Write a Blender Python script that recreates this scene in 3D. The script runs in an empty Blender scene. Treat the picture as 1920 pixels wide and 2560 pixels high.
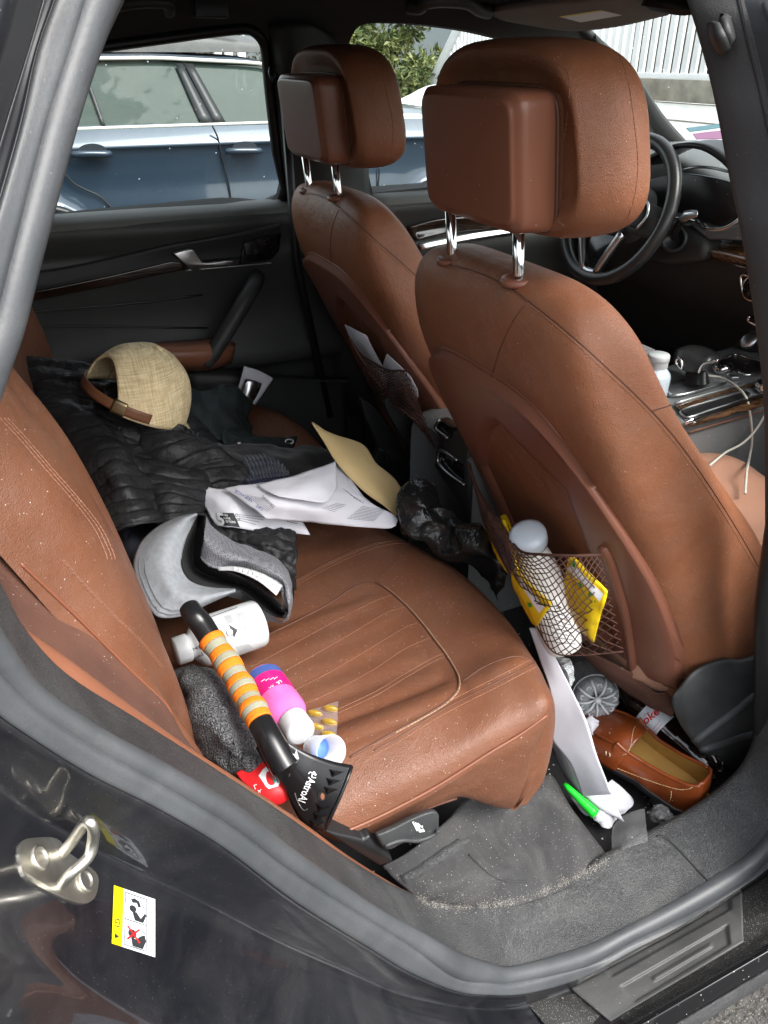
import bpy, bmesh, math, random
import numpy as np
from mathutils import Vector, Matrix, noise
random.seed(7)
scene = bpy.context.scene
R = math.radians

# ------------------------------------------------------------------ camera
# world: X = towards the front of the car, Y = across the car (away from the photographer), Z = up, metres
CAM = Vector((0.0, -1.3, 1.56)); PSI = R(25.0); PITCH = R(30.7); FPX = 1925.0
cf = Vector((math.cos(PITCH)*math.sin(PSI), math.cos(PITCH)*math.cos(PSI), -math.sin(PITCH)))
cr = Vector((math.cos(PSI), -math.sin(PSI), 0)); cu = cr.cross(cf)
cd = bpy.data.cameras.new("camera"); cam = bpy.data.objects.new("camera", cd)
scene.collection.objects.link(cam); scene.camera = cam
cam.matrix_world = Matrix(((cr.x, cu.x, -cf.x, CAM.x), (cr.y, cu.y, -cf.y, CAM.y), (cr.z, cu.z, -cf.z, CAM.z), (0, 0, 0, 1)))
cd.sensor_fit = 'VERTICAL'; cd.sensor_height = 32.0; cd.lens = 32.0*FPX/2560; cd.clip_start = 0.02; cd.clip_end = 2000
scene.render.resolution_x = 768; scene.render.resolution_y = 1024

# ------------------------------------------------------------------ light: bright, hazy overcast
SUN_EL, SUN_AZ = R(52), R(150)      # azimuth of the light measured from +Y towards +X
w = bpy.data.worlds.new("World"); scene.world = w; w.use_nodes = True
nt = w.node_tree; bg = nt.nodes['Background']
sky = nt.nodes.new('ShaderNodeTexSky'); sky.sky_type = 'NISHITA'; sky.sun_disc = False
sky.sun_elevation = SUN_EL; sky.sun_rotation = SUN_AZ; sky.dust_density = 4.0; sky.air_density = 1.3; sky.ozone_density = 1.5
hs = nt.nodes.new('ShaderNodeHueSaturation'); hs.inputs['Saturation'].default_value = 0.25
nt.links.new(sky.outputs[0], hs.inputs['Color'])
# cloud layer: the sky itself is a broken overcast, lighter and darker banks
tcw = nt.nodes.new('ShaderNodeTexCoord'); mpw = nt.nodes.new('ShaderNodeMapping'); mpw.inputs['Scale'].default_value = (1.6, 1.6, 4.5)
nzw = nt.nodes.new('ShaderNodeTexNoise'); nzw.inputs['Scale'].default_value = 1.6; nzw.inputs['Detail'].default_value = 6
crw = nt.nodes.new('ShaderNodeValToRGB'); crw.color_ramp.elements[0].position = .38; crw.color_ramp.elements[0].color = (.75, .78, .84, 1)
crw.color_ramp.elements[1].position = .66; crw.color_ramp.elements[1].color = (1.6, 1.58, 1.55, 1)
mxw = nt.nodes.new('ShaderNodeMixRGB'); mxw.blend_type = 'MULTIPLY'; mxw.inputs[0].default_value = 1
nt.links.new(tcw.outputs['Generated'], mpw.inputs[0]); nt.links.new(mpw.outputs[0], nzw.inputs['Vector']); nt.links.new(nzw.outputs['Fac'], crw.inputs[0])
nt.links.new(hs.outputs[0], mxw.inputs[1]); nt.links.new(crw.outputs[0], mxw.inputs[2])
nt.links.new(mxw.outputs[0], bg.inputs[0]); bg.inputs[1].default_value = 0.15
ld = bpy.data.lights.new("sun", 'SUN'); ld.energy = 0.85; ld.angle = R(30); ld.color = (1.0, 0.96, 0.90)
sun = bpy.data.objects.new("sun", ld); scene.collection.objects.link(sun)
sd = Vector((math.sin(SUN_AZ)*math.cos(SUN_EL), math.cos(SUN_AZ)*math.cos(SUN_EL), math.sin(SUN_EL)))
sun.rotation_euler = sd.to_track_quat('Z', 'Y').to_euler()
vs = scene.view_settings; vs.view_transform = 'Standard'; vs.look = 'None'; vs.exposure = 1.65; vs.gamma = 1.0; vs.use_curve_mapping = False
cy = scene.cycles; cy.max_bounces = 8; cy.diffuse_bounces = 5; cy.glossy_bounces = 4; cy.transmission_bounces = 6; cy.transparent_max_bounces = 16
cy.caustics_reflective = False; cy.caustics_refractive = False; cy.use_denoising = True; cy.sample_clamp_indirect = 6.0

# ------------------------------------------------------------------ measuring: a photo reading on a known plane -> world point
CR = dict(W=(0,0,1920/1659), C1=(0,0,480/1659), C2=(1440,0,480/1659), C3=(1440,560,480/1659), C4=(820,0,480/1659), C5=(200,40,540/1659), C6=(1000,1220,640/1659), C7=(1380,1600,540/1659), C8=(480,1080,560/1659), C9=(600,1300,800/1659), C10=(0,1400,640/1659), C11=(640,1920,640/1659), C12=(1280,1920,640/1659), C13=(0,760,800/1659), C14=(700,760,600/1659), C15=(300,1240,600/1580), C16=(1150,1160,770/1659), C17=(0,1600,900/1659), C18=(900,1800,1020/1659), C19=(0,0,960/1659), C20=(960,0,960/1659))
def ray(c, x, y):
    ox, oy, s = CR[c]
    return cf + cr*((ox+x*s-960)/FPX) - cu*((oy+y*s-1280)/FPX)
def P(c, x, y, X=None, Y=None, Z=None, D=None):
    d = ray(c, x, y)
    if X is not None: t = (X-CAM.x)/d.x
    elif Y is not None: t = (Y-CAM.y)/d.y
    elif Z is not None: t = (Z-CAM.z)/d.z
    else: t = D
    return CAM + d*t
def V(*a): return Vector(a)

# ------------------------------------------------------------------ object helpers
def link(o, parent=None):
    scene.collection.objects.link(o)
    if parent is not None: o.parent = parent
    return o
def tag(o, label=None, cat=None, group=None, kind=None):
    if label: o['label'] = label
    if cat: o['category'] = cat
    if group: o['group'] = group
    if kind: o['kind'] = kind
    return o
def thing(name, label, cat, group=None):
    o = bpy.data.objects.new(name, None); o.empty_display_size = .05; link(o)
    return tag(o, label, cat, group)
def mk(name, verts, faces, mat, parent=None, smooth=True, label=None):
    me = bpy.data.meshes.new(name); me.from_pydata([tuple(v) for v in verts], [], faces); me.update()
    if smooth:
        me.polygons.foreach_set('use_smooth', [True]*len(me.polygons))
    me.materials.append(mat); o = bpy.data.objects.new(name, me); link(o, parent)
    if label: o['label'] = label
    return o
def bmo(name, bm, mat, parent=None, smooth=True):
    me = bpy.data.meshes.new(name); bmesh.ops.recalc_face_normals(bm, faces=bm.faces); bm.to_mesh(me); bm.free()
    if smooth: me.polygons.foreach_set('use_smooth', [True]*len(me.polygons))
    me.materials.append(mat); o = bpy.data.objects.new(name, me); return link(o, parent)
def solid(o, t, off=-1):
    m = o.modifiers.new('solid', 'SOLIDIFY'); m.thickness = t; m.offset = off; m.use_even_offset = False; return o
def bevel(o, wd, seg=3, ang=35):
    m = o.modifiers.new('bevel', 'BEVEL'); m.width = wd; m.segments = seg; m.limit_method = 'ANGLE'; m.angle_limit = R(ang); m.harden_normals = False; return o
def subs(o, n=2):
    m = o.modifiers.new('sub', 'SUBSURF'); m.levels = n; m.render_levels = n; return o
def crom(A, n, closed=False):
    """Catmull-Rom through the points of A (k,...) -> n samples per segment"""
    A = np.asarray(A, float); k = len(A); out = []
    if n <= 1: return A
    segs = k if closed else k-1
    for i in range(segs):
        if closed: p0, p1, p2, p3 = A[(i-1) % k], A[i], A[(i+1) % k], A[(i+2) % k]
        else:
            p1, p2 = A[i], A[i+1]
            p0 = A[i-1] if i else 2*p1-p2
            p3 = A[i+2] if i+2 < k else 2*p2-p1
        for j in range(n):
            t = j/n
            out.append(.5*(2*p1+(p2-p0)*t+(2*p0-5*p1+4*p2-p3)*t*t+(3*p1-p0-3*p2+p3)*t**3))
    if not closed: out.append(A[-1])
    return np.array(out)
def dense(rows, nu, nv, cu_=False, cv_=False):
    G = np.array([[tuple(p) for p in r] for r in rows], float)
    G = crom(G, nu, cu_)
    G = crom(G.transpose(1, 0, 2), nv, cv_).transpose(1, 0, 2)
    return G
def normals(G):
    du = np.gradient(G, axis=0); dv = np.gradient(G, axis=1)
    n = np.cross(du, dv); l = np.linalg.norm(n, axis=2, keepdims=True); l[l < 1e-12] = 1
    return n/l
def gridmesh(name, G, mat, parent=None, cu_=False, cv_=False, caps=False, flip=False, smooth=True):
    a, b = G.shape[:2]; faces = []
    for i in range(a if cu_ else a-1):
        for j in range(b if cv_ else b-1):
            i2, j2 = (i+1) % a, (j+1) % b
            f = (i*b+j, i2*b+j, i2*b+j2, i*b+j2)
            faces.append(f[::-1] if flip else f)
    if caps:
        faces.append(tuple(range(b))[::1 if not flip else -1]); faces.append(tuple((a-1)*b+j for j in range(b))[::-1 if not flip else 1])
    o = mk(name, G.reshape(-1, 3), faces, mat, parent, smooth)
    uv = o.data.uv_layers.new(name='uv'); 
    for p in o.data.polygons:
        if len(p.vertices) > 4: continue
        for li in p.loop_indices:
            vi = o.data.loops[li].vertex_index
            uv.data[li].uv = ((vi % b)/max(1, b-1), (vi // b)/max(1, a-1))
    return o
def sheet(name, rows, mat, parent=None, nu=4, nv=4, t=0.0, off=-1, disp=None, **k):
    G = dense(rows, nu, nv, k.get('cu_', False), k.get('cv_', False))
    if disp is not None:
        N = normals(G); a, b = G.shape[:2]
        D = np.array([[disp(i/(a-1), j/(b-1), G[i, j]) for j in range(b)] for i in range(a)])
        G = G + N*D[:, :, None]
    o = gridmesh(name, G, mat, parent, **k)
    if t: solid(o, t, off)
    return o
def tubes(name, paths, r, mat, parent=None, ns=6, closed=False):
    """round tubes along polylines (list of lists of points); r a number or a list per point"""
    vs_, fs = [], []
    for path in paths:
        pts = [Vector(p) for p in path]; n = len(pts); base = len(vs_)
        if n < 2: continue
        up = None
        for i, p in enumerate(pts):
            if closed: d = pts[(i+1) % n]-pts[i-1]
            else: d = pts[min(n-1, i+1)]-pts[max(0, i-1)]
            if d.length < 1e-9: d = Vector((0, 0, 1))
            d.normalize()
            if up is None: up = d.orthogonal().normalized()
            up = (up-d*up.dot(d)); up = up.normalized() if up.length > 1e-6 else d.orthogonal().normalized()
            s = d.cross(up); rr = r[i] if isinstance(r, (list, tuple)) else r
            for j in range(ns):
                a = 2*math.pi*j/ns; vs_.append(p+(up*math.cos(a)+s*math.sin(a))*rr)
        for i in range(n if closed else n-1):
            for j in range(ns):
                a0, a1 = base+i*ns, base+((i+1) % n)*ns
                fs.append((a0+j, a0+(j+1) % ns, a1+(j+1) % ns, a1+j))
        if not closed:
            fs.append(tuple(base+j for j in range(ns))[::-1]); fs.append(tuple(base+(n-1)*ns+j for j in range(ns)))
    return mk(name, vs_, fs, mat, parent)
def curve(pts, n=8, closed=False): return [Vector(p) for p in crom([tuple(p) for p in pts], n, closed)]
def frame(o, zdir, xhint=(1, 0, 0)):
    """matrix with local z along zdir"""
    z = Vector(zdir).normalized(); x = Vector(xhint); x = x-z*x.dot(z); x.normalize(); y = z.cross(x)
    return Matrix(((x.x, y.x, z.x, o[0]), (x.y, y.y, z.y, o[1]), (x.z, y.z, z.z, o[2]), (0, 0, 0, 1)))
def lathe(name, prof, M, mat, parent=None, ns=32, sx=1.0, sy=1.0, n=1, caps=True):
    """profile [(r,h)...] turned round local z of matrix M"""
    pr = crom(prof, n) if n > 1 else np.array(prof, float)
    vs_ = []; fs = []
    for r_, h in pr:
        for j in range(ns):
            a = 2*math.pi*j/ns; vs_.append(M @ Vector((max(r_, 1e-5)*math.cos(a)*sx, max(r_, 1e-5)*math.sin(a)*sy, h)))
    m = len(pr)
    for i in range(m-1):
        for j in range(ns): fs.append((i*ns+j, i*ns+(j+1) % ns, (i+1)*ns+(j+1) % ns, (i+1)*ns+j))
    if caps: fs.append(tuple(range(ns))[::-1]); fs.append(tuple((m-1)*ns+j for j in range(ns)))
    return mk(name, vs_, fs, mat, parent)
def box(name, c, s, mat, parent=None, M=None, bev=.004, seg=3):
    bm = bmesh.new(); bmesh.ops.create_cube(bm, size=1)
    for v in bm.verts:
        v.co = Vector((v.co.x*s[0], v.co.y*s[1], v.co.z*s[2]))
        v.co = (M @ v.co) if M is not None else v.co+Vector(c)
    o = bmo(name, bm, mat, parent, True)
    if bev: bevel(o, bev, seg)
    return o
def prism(name, pts, ext, mat, parent=None, bev=.003, seg=2):
    """polygon (list of points) pushed along the vector ext"""
    n = len(pts); e = Vector(ext); v = [Vector(p) for p in pts]+[Vector(p)+e for p in pts]
    f = [tuple(range(n)), tuple(range(2*n-1, n-1, -1))]+[(i, n+i, n+(i+1) % n, (i+1) % n) for i in range(n)]
    bm = bmesh.new(); vv = [bm.verts.new(p) for p in v]
    for q in f: bm.faces.new([vv[i] for i in q])
    o = bmo(name, bm, mat, parent, True)
    if bev: bevel(o, bev, seg)
    return o
def text(name, body, o, right, up, size, mat, parent=None, bold=0.0, align='LEFT', shear=0):
    cu_ = bpy.data.curves.new(name, 'FONT'); cu_.body = body; cu_.size = size; cu_.align_x = align; cu_.align_y = 'CENTER'; cu_.offset = bold; cu_.shear = shear
    cu_.resolution_u = 4
    tmp = bpy.data.objects.new('tmp', cu_); scene.collection.objects.link(tmp)
    dg = bpy.context.evaluated_depsgraph_get(); me = bpy.data.meshes.new_from_object(tmp.evaluated_get(dg))
    bpy.data.objects.remove(tmp); bpy.data.curves.remove(cu_)
    r = Vector(right).normalized(); u = Vector(up); u = (u-r*u.dot(r)).normalized(); n = r.cross(u); o = Vector(o)
    for v in me.vertices: v.co = o+r*v.co.x+u*v.co.y+n*v.co.z
    me.materials.clear(); me.materials.append(mat); me.name = name
    ob = bpy.data.objects.new(name, me); return link(ob, parent)
def quad(name, pts, mat, parent=None): return mk(name, pts, [tuple(range(len(pts)))], mat, parent, False)
def vor(p, s=1.0, o=0.0): return noise.voronoi(Vector((p[0]*s+o, p[1]*s-o, p[2]*s+o*.5)))[0][0]
def nz(p, s=1.0, o=0.0): return noise.noise(Vector((p[0]*s+o, p[1]*s+o*1.7, p[2]*s-o)))

def textmesh(body, bold=0., shear=0.):
    c = bpy.data.curves.new('t', 'FONT'); c.body = body; c.size = 1; c.align_x = 'LEFT'; c.align_y = 'BOTTOM_BASELINE'; c.offset = bold; c.shear = shear; c.resolution_u = 3
    t = bpy.data.objects.new('t', c); scene.collection.objects.link(t)
    me = bpy.data.meshes.new_from_object(t.evaluated_get(bpy.context.evaluated_depsgraph_get())); bpy.data.objects.remove(t); bpy.data.curves.remove(c); return me
def ptext(name, body, tree, c, x0, y0, x1, y1, ux, uy, m, par, off=.0012, bold=0., shear=0., sub_=0):
    """lettering wrapped on a surface: baseline from (x0,y0) to (x1,y1) in the photo reading, capital height along (ux,uy)"""
    me = textmesh(body, bold, shear); bm = bmesh.new(); bm.from_mesh(me)
    if sub_: bmesh.ops.subdivide_edges(bm, edges=bm.edges[:], cuts=sub_)
    w_ = max(v.co.x for v in bm.verts); x00 = min(v.co.x for v in bm.verts); h_ = .72
    for v in bm.verts:
        a = (v.co.x-x00)/(w_-x00); b = v.co.y/h_; x = x0+(x1-x0)*a+ux*b; y = y0+(y1-y0)*a+uy*b
        d = ray(c, x, y).normalized(); h = tree.ray_cast(CAM, d)
        v.co = (h[0]-d*off) if h[0] is not None else (P(c, x, y, D=1.2) if False else CAM+d*1.0)
        v.tag = h[0] is None
    bmesh.ops.delete(bm, geom=[v for v in bm.verts if v.tag], context='VERTS')
    bm.to_mesh(me); bm.free(); me.materials.clear(); me.materials.append(m); me.name = name
    return link(bpy.data.objects.new(name, me), par)

# ------------------------------------------------------------------ materials
def srgb(*c):
    f = lambda v: v/12.92 if v <= .04045 else ((v+.055)/1.055)**2.4
    return tuple(f(v/255) for v in c)+(1,)
def mat(name, col, rough=.5, metal=0., bump=None, dust=0., dustcol=(.55, .52, .47, 1), dsc=260, vary=.0, vsc=9., coat=0., sheen=0., spec=.5, emit=None, alpha=None, trans=0., ior=1.45, coatr=.05, film=0., filmcol=(.24, .235, .22, 1)):
    m = bpy.data.materials.new(name); m.use_nodes = True; t = m.node_tree; N = t.nodes; L = t.links
    b = N['Principled BSDF']; c = tuple(col) if len(col) == 4 else tuple(col)+(1,)
    b.inputs['Base Color'].default_value = c; b.inputs['Roughness'].default_value = rough; b.inputs['Metallic'].default_value = metal
    b.inputs['Coat Weight'].default_value = coat; b.inputs['Coat Roughness'].default_value = coatr; b.inputs['Sheen Weight'].default_value = sheen
    b.inputs['Specular IOR Level'].default_value = spec; b.inputs['Transmission Weight'].default_value = trans; b.inputs['IOR'].default_value = ior
    if alpha is not None: b.inputs['Alpha'].default_value = alpha
    tc = N.new('ShaderNodeTexCoord'); src = None
    if vary:
        n = N.new('ShaderNodeTexNoise'); n.inputs['Scale'].default_value = vsc; n.inputs['Detail'].default_value = 5; L.new(tc.outputs['Object'], n.inputs['Vector'])
        mr = N.new('ShaderNodeMapRange'); mr.inputs['From Min'].default_value = .3; mr.inputs['From Max'].default_value = .7; mr.inputs['To Min'].default_value = 1-vary; mr.inputs['To Max'].default_value = 1+vary
        L.new(n.outputs['Fac'], mr.inputs[0])
        mx = N.new('ShaderNodeMixRGB'); mx.blend_type = 'MULTIPLY'; mx.inputs[0].default_value = 1; mx.inputs[1].default_value = c
        L.new(mr.outputs[0], mx.inputs[2]); src = mx.outputs[0]
    if dust:
        # fine pale grains of grit lying on the surface, clumped
        v = N.new('ShaderNodeTexVoronoi'); v.inputs['Scale'].default_value = dsc; L.new(tc.outputs['Object'], v.inputs['Vector'])
        sp = N.new('ShaderNodeSeparateColor'); L.new(v.outputs['Color'], sp.inputs[0])
        n2 = N.new('ShaderNodeTexNoise'); n2.inputs['Scale'].default_value = 14; n2.inputs['Detail'].default_value = 4; L.new(tc.outputs['Object'], n2.inputs['Vector'])
        a = N.new('ShaderNodeMath'); a.operation = 'MULTIPLY'; L.new(n2.outputs['Fac'], a.inputs[0]); a.inputs[1].default_value = dust*2
        lt = N.new('ShaderNodeMath'); lt.operation = 'LESS_THAN'; L.new(sp.outputs[0], lt.inputs[0]); L.new(a.outputs[0], lt.inputs[1])
        rr = N.new('ShaderNodeMath'); rr.operation = 'MULTIPLY_ADD'; L.new(sp.outputs[1], rr.inputs[0]); rr.inputs[1].default_value = .28; rr.inputs[2].default_value = .1
        l2 = N.new('ShaderNodeMath'); l2.operation = 'LESS_THAN'; L.new(v.outputs['Distance'], l2.inputs[0]); L.new(rr.outputs[0], l2.inputs[1])
        mu = N.new('ShaderNodeMath'); mu.operation = 'MULTIPLY'; L.new(lt.outputs[0], mu.inputs[0]); L.new(l2.outputs[0], mu.inputs[1])
        mx2 = N.new('ShaderNodeMixRGB'); L.new(mu.outputs[0], mx2.inputs[0]); mx2.inputs[2].default_value = dustcol
        if src: L.new(src, mx2.inputs[1])
        else: mx2.inputs[1].default_value = c
        src = mx2.outputs[0]
        if coat:
            iv = N.new('ShaderNodeMath'); iv.operation = 'MULTIPLY_ADD'; iv.inputs[1].default_value = -coat; iv.inputs[2].default_value = coat
            L.new(mu.outputs[0], iv.inputs[0]); L.new(iv.outputs[0], b.inputs['Coat Weight'])
    if film:
        # soft dust film in smears, thicker in patches
        mp = N.new('ShaderNodeMapping'); mp.inputs['Scale'].default_value = (5.5, 5.5, 9.0); L.new(tc.outputs['Object'], mp.inputs[0])
        nf = N.new('ShaderNodeTexNoise'); nf.inputs['Scale'].default_value = 1.6; nf.inputs['Detail'].default_value = 9; nf.inputs['Roughness'].default_value = .68; nf.inputs['Distortion'].default_value = .8; L.new(mp.outputs[0], nf.inputs['Vector'])
        rf = N.new('ShaderNodeMapRange'); rf.inputs['From Min'].default_value = .42; rf.inputs['From Max'].default_value = .74; rf.inputs['To Max'].default_value = film; L.new(nf.outputs['Fac'], rf.inputs[0])
        n9 = N.new('ShaderNodeTexNoise'); n9.inputs['Scale'].default_value = 900; n9.inputs['Detail'].default_value = 1; L.new(tc.outputs['Object'], n9.inputs['Vector'])
        r9 = N.new('ShaderNodeMapRange'); r9.inputs['From Min'].default_value = .35; r9.inputs['From Max'].default_value = .7; r9.inputs['To Min'].default_value = .3; r9.inputs['To Max'].default_value = 1.7; L.new(n9.outputs['Fac'], r9.inputs[0])
        m9 = N.new('ShaderNodeMath'); m9.operation = 'MULTIPLY'; m9.use_clamp = True; L.new(rf.outputs[0], m9.inputs[0]); L.new(r9.outputs[0], m9.inputs[1])
        mf = N.new('ShaderNodeMixRGB'); L.new(m9.outputs[0], mf.inputs[0]); mf.inputs[2].default_value = filmcol
        if src: L.new(src, mf.inputs[1])
        else: mf.inputs[1].default_value = c
        src = mf.outputs[0]
        mr2 = N.new('ShaderNodeMath'); mr2.operation = 'MULTIPLY_ADD'; mr2.inputs[1].default_value = .6; mr2.inputs[2].default_value = rough; mr2.use_clamp = True; L.new(m9.outputs[0], mr2.inputs[0]); L.new(mr2.outputs[0], b.inputs['Roughness'])
        if coat:
            mc = N.new('ShaderNodeMath'); mc.operation = 'MULTIPLY_ADD'; mc.inputs[1].default_value = .5; mc.inputs[2].default_value = coatr; L.new(m9.outputs[0], mc.inputs[0]); L.new(mc.outputs[0], b.inputs['Coat Roughness'])
    if src: L.new(src, b.inputs['Base Color'])
    prev = None
    for kind, sc, dist in (bump or []):
        if kind == 'voro':
            n = N.new('ShaderNodeTexVoronoi'); n.feature = 'DISTANCE_TO_EDGE'; n.inputs['Scale'].default_value = sc; out = n.outputs['Distance']
        elif kind == 'wave':
            n = N.new('ShaderNodeTexWave'); n.inputs['Scale'].default_value = sc; out = n.outputs['Fac']
        elif kind == 'mag':
            n = N.new('ShaderNodeTexMagic'); n.inputs['Scale'].default_value = sc; out = n.outputs['Fac']
        else:
            n = N.new('ShaderNodeTexNoise'); n.inputs['Scale'].default_value = sc; n.inputs['Detail'].default_value = 4; out = n.outputs['Fac']
        L.new(tc.outputs['Object'], n.inputs['Vector'])
        bp = N.new('ShaderNodeBump'); bp.inputs['Distance'].default_value = dist; bp.inputs['Strength'].default_value = 1.0; L.new(out, bp.inputs['Height'])
        if prev: L.new(prev, bp.inputs['Normal'])
        prev = bp.outputs[0]
    if prev: L.new(prev, b.inputs['Normal'])
    if emit: b.inputs['Emission Color'].default_value = tuple(emit[:3])+(1,); b.inputs['Emission Strength'].default_value = emit[3]
    return m
def glassmat(name, tint=(.9, .97, .93), refl=.08, rough=0., dirt=0.):
    """thin pane: mostly see-through with a mirror-like share that grows at grazing angles"""
    m = bpy.data.materials.new(name); m.use_nodes = True; t = m.node_tree; N = t.nodes; L = t.links
    for n in list(N): N.remove(n)
    o = N.new('ShaderNodeOutputMaterial'); tr = N.new('ShaderNodeBsdfTransparent'); tr.inputs[0].default_value = tuple(tint)+(1,)
    gl = N.new('ShaderNodeBsdfGlossy'); gl.inputs['Roughness'].default_value = rough; mx = N.new('ShaderNodeMixShader')
    lw = N.new('ShaderNodeLayerWeight'); lw.inputs[0].default_value = .5; pw = N.new('ShaderNodeMath'); pw.operation = 'POWER'; pw.inputs[1].default_value = 5
    ml = N.new('ShaderNodeMath'); ml.operation = 'MULTIPLY_ADD'; ml.inputs[1].default_value = .6; ml.inputs[2].default_value = refl; ml.use_clamp = True
    L.new(lw.outputs['Facing'], pw.inputs[0]); L.new(pw.outputs[0], ml.inputs[0]); L.new(ml.outputs[0], mx.inputs[0]); L.new(tr.outputs[0], mx.inputs[1]); L.new(gl.outputs[0], mx.inputs[2]); out = mx.outputs[0]
    if dirt:
        tc = N.new('ShaderNodeTexCoord'); v = N.new('ShaderNodeTexVoronoi'); v.inputs['Scale'].default_value = 90; L.new(tc.outputs['Object'], v.inputs['Vector'])
        sp = N.new('ShaderNodeSeparateColor'); L.new(v.outputs['Color'], sp.inputs[0])
        lt = N.new('ShaderNodeMath'); lt.operation = 'LESS_THAN'; lt.inputs[1].default_value = dirt; L.new(sp.outputs[0], lt.inputs[0])
        l2 = N.new('ShaderNodeMath'); l2.operation = 'LESS_THAN'; l2.inputs[1].default_value = .16; L.new(v.outputs['Distance'], l2.inputs[0])
        mu = N.new('ShaderNodeMath'); mu.operation = 'MULTIPLY'; L.new(lt.outputs[0], mu.inputs[0]); L.new(l2.outputs[0], mu.inputs[1])
        df = N.new('ShaderNodeBsdfTranslucent'); df.inputs[0].default_value = (.75, .76, .74, 1); m2 = N.new('ShaderNodeMixShader')
        L.new(mu.outputs[0], m2.inputs[0]); L.new(out, m2.inputs[1]); L.new(df.outputs[0], m2.inputs[2]); out = m2.outputs[0]
    L.new(out, o.inputs[0]); return m

LEATHER = srgb(130, 82, 56)
M = {}
M['leather'] = mat('brown leather', LEATHER, .42, bump=[('voro', 360, .0009), ('noise', 90, .0006), ('noise', 18, .004)], film=.09, filmcol=(.33, .27, .22, 1), dust=.012, dsc=620, vary=.14, vsc=6, spec=.38)
M['leather_smooth'] = mat('brown smooth leather', srgb(128, 83, 62), .4, bump=[('noise', 240, .00025)], dust=.006, dsc=380, vary=.10, vsc=6, spec=.4)
M['lit_leather'] = mat('lit seat leather', srgb(166, 124, 102), .5, bump=[('voro', 420, .0004)], vary=.06)  # seat leather made paler, daylight on the cushion painted into its colour
M['bench'] = mat('dark brown bench leather', srgb(108, 69, 49), .40, bump=[('voro', 360, .0008), ('noise', 90, .0006), ('noise', 18, .004)], film=.08, filmcol=(.34, .27, .22, 1), dust=.02, dsc=560, vary=.14, vsc=8, spec=.4)
M['shell'] = mat('brown moulded plastic', srgb(122, 78, 61), .38, bump=[('noise', 500, .00015)], dust=.004, dsc=380, vary=.05, vsc=5)
M['brown_fabric'] = mat('brown side cloth', srgb(86, 56, 44), .9, bump=[('noise', 500, .0008)], dust=.015, dsc=600, vary=.15, vsc=20)
M['stitch'] = mat('thread', srgb(134, 94, 74), .8)
M['dirtline'] = mat('pale crumbs in seam', srgb(168, 146, 120), .9)
M['trim'] = mat('grained dark grey plastic', (.034, .035, .036), .5, bump=[('voro', 330, .0022), ('noise', 180, .0012)], film=.17, dust=.025, dsc=700, vary=.25, vsc=6, dustcol=(.20,.195,.185,1))
M['carpet'] = mat('dusty charcoal carpet', (.036, .036, .037), .95, bump=[('noise', 900, .0012)], film=.28, dust=.03, dsc=700, vary=.3, vsc=10)
M['floor'] = mat('black floor carpet', (.016, .016, .017), .95, bump=[('noise', 900, .0012)], dust=.03, dsc=200)
M['rubber'] = mat('rubber door seal', (.05, .054, .058), .42, bump=[('noise', 300, .0002)], film=.12, dust=.005, dsc=800, dustcol=(.2,.195,.185,1), vary=.2, vsc=8)
M['cloth_trim'] = mat('woven dark pillar trim', (.05, .048, .048), .9, bump=[('noise', 700, .0008)], dust=.004, dsc=700, vary=.08)
M['headliner'] = mat('dark headliner cloth', (.055, .055, .055), .95, bump=[('noise', 600, .0004)])
M['door_soft'] = mat('soft black door plastic', (.029, .030, .029), .5, bump=[('voro', 500, .0003)], vary=.1)
M['door_dark'] = mat('dark door cloth insert', (.014, .015, .016), .6, bump=[('noise', 400, .0003)])
M['black'] = mat('black plastic', (.012, .012, .013), .38)
M['gloss_black'] = mat('gloss black plastic', (.008, .008, .009), .12, dust=.02, dsc=400)
M['paint'] = mat('dark blue black paint', (.006, .0065, .009), .3, coat=1.0, dust=.035, dsc=900, vary=.2, vsc=5, dustcol=(.10, .096, .09, 1), film=.07, coatr=.025)
M['paint_dirty'] = mat('grit covered sill plastic', (.03, .03, .029), .6, dust=.3, dsc=800, vary=.35, vsc=25, bump=[('noise', 120, .0006)])
M['step'] = mat('moulded step plastic', (.075, .076, .076), .45, bump=[('noise', 700, .0002)], film=.25, dust=.02, dsc=600, vary=.1)
M['chrome'] = mat('chrome', (.8, .8, .8), .08, 1.0)
M['satin'] = mat('satin silver', (.55, .56, .57), .28, 1.0)
M['steel'] = mat('worn zinc steel', (.62, .60, .54), .36, 1.0, vary=.2, vsc=40, bump=[('noise', 120, .0003)])
M['wood'] = None
M['white_plastic'] = mat('white plastic', srgb(190, 193, 194), .35)
M['paper'] = mat('white paper', srgb(206, 206, 212), .75, bump=[('noise', 40, .0008)])
M['ink'] = mat('dark print', (.02, .02, .022), .6)
M['greyprint'] = mat('grey print', (.16, .16, .18), .7)
M['blueprint'] = mat('blue print', (.05, .09, .30), .7)
M['white_print'] = mat('white print', srgb(228, 230, 230), .6)
M['glass'] = glassmat('car window glass', (.90, .96, .93), .06, dirt=.035)
def filmmat(name, alpha, rough=.15, col=(.8, .82, .83), bump=None):
    return mat(name, col, rough, alpha=alpha, bump=bump, spec=.8)
M['windshield'] = glassmat('windshield glass', (.93, .98, .95), .05, dirt=.03)
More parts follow.
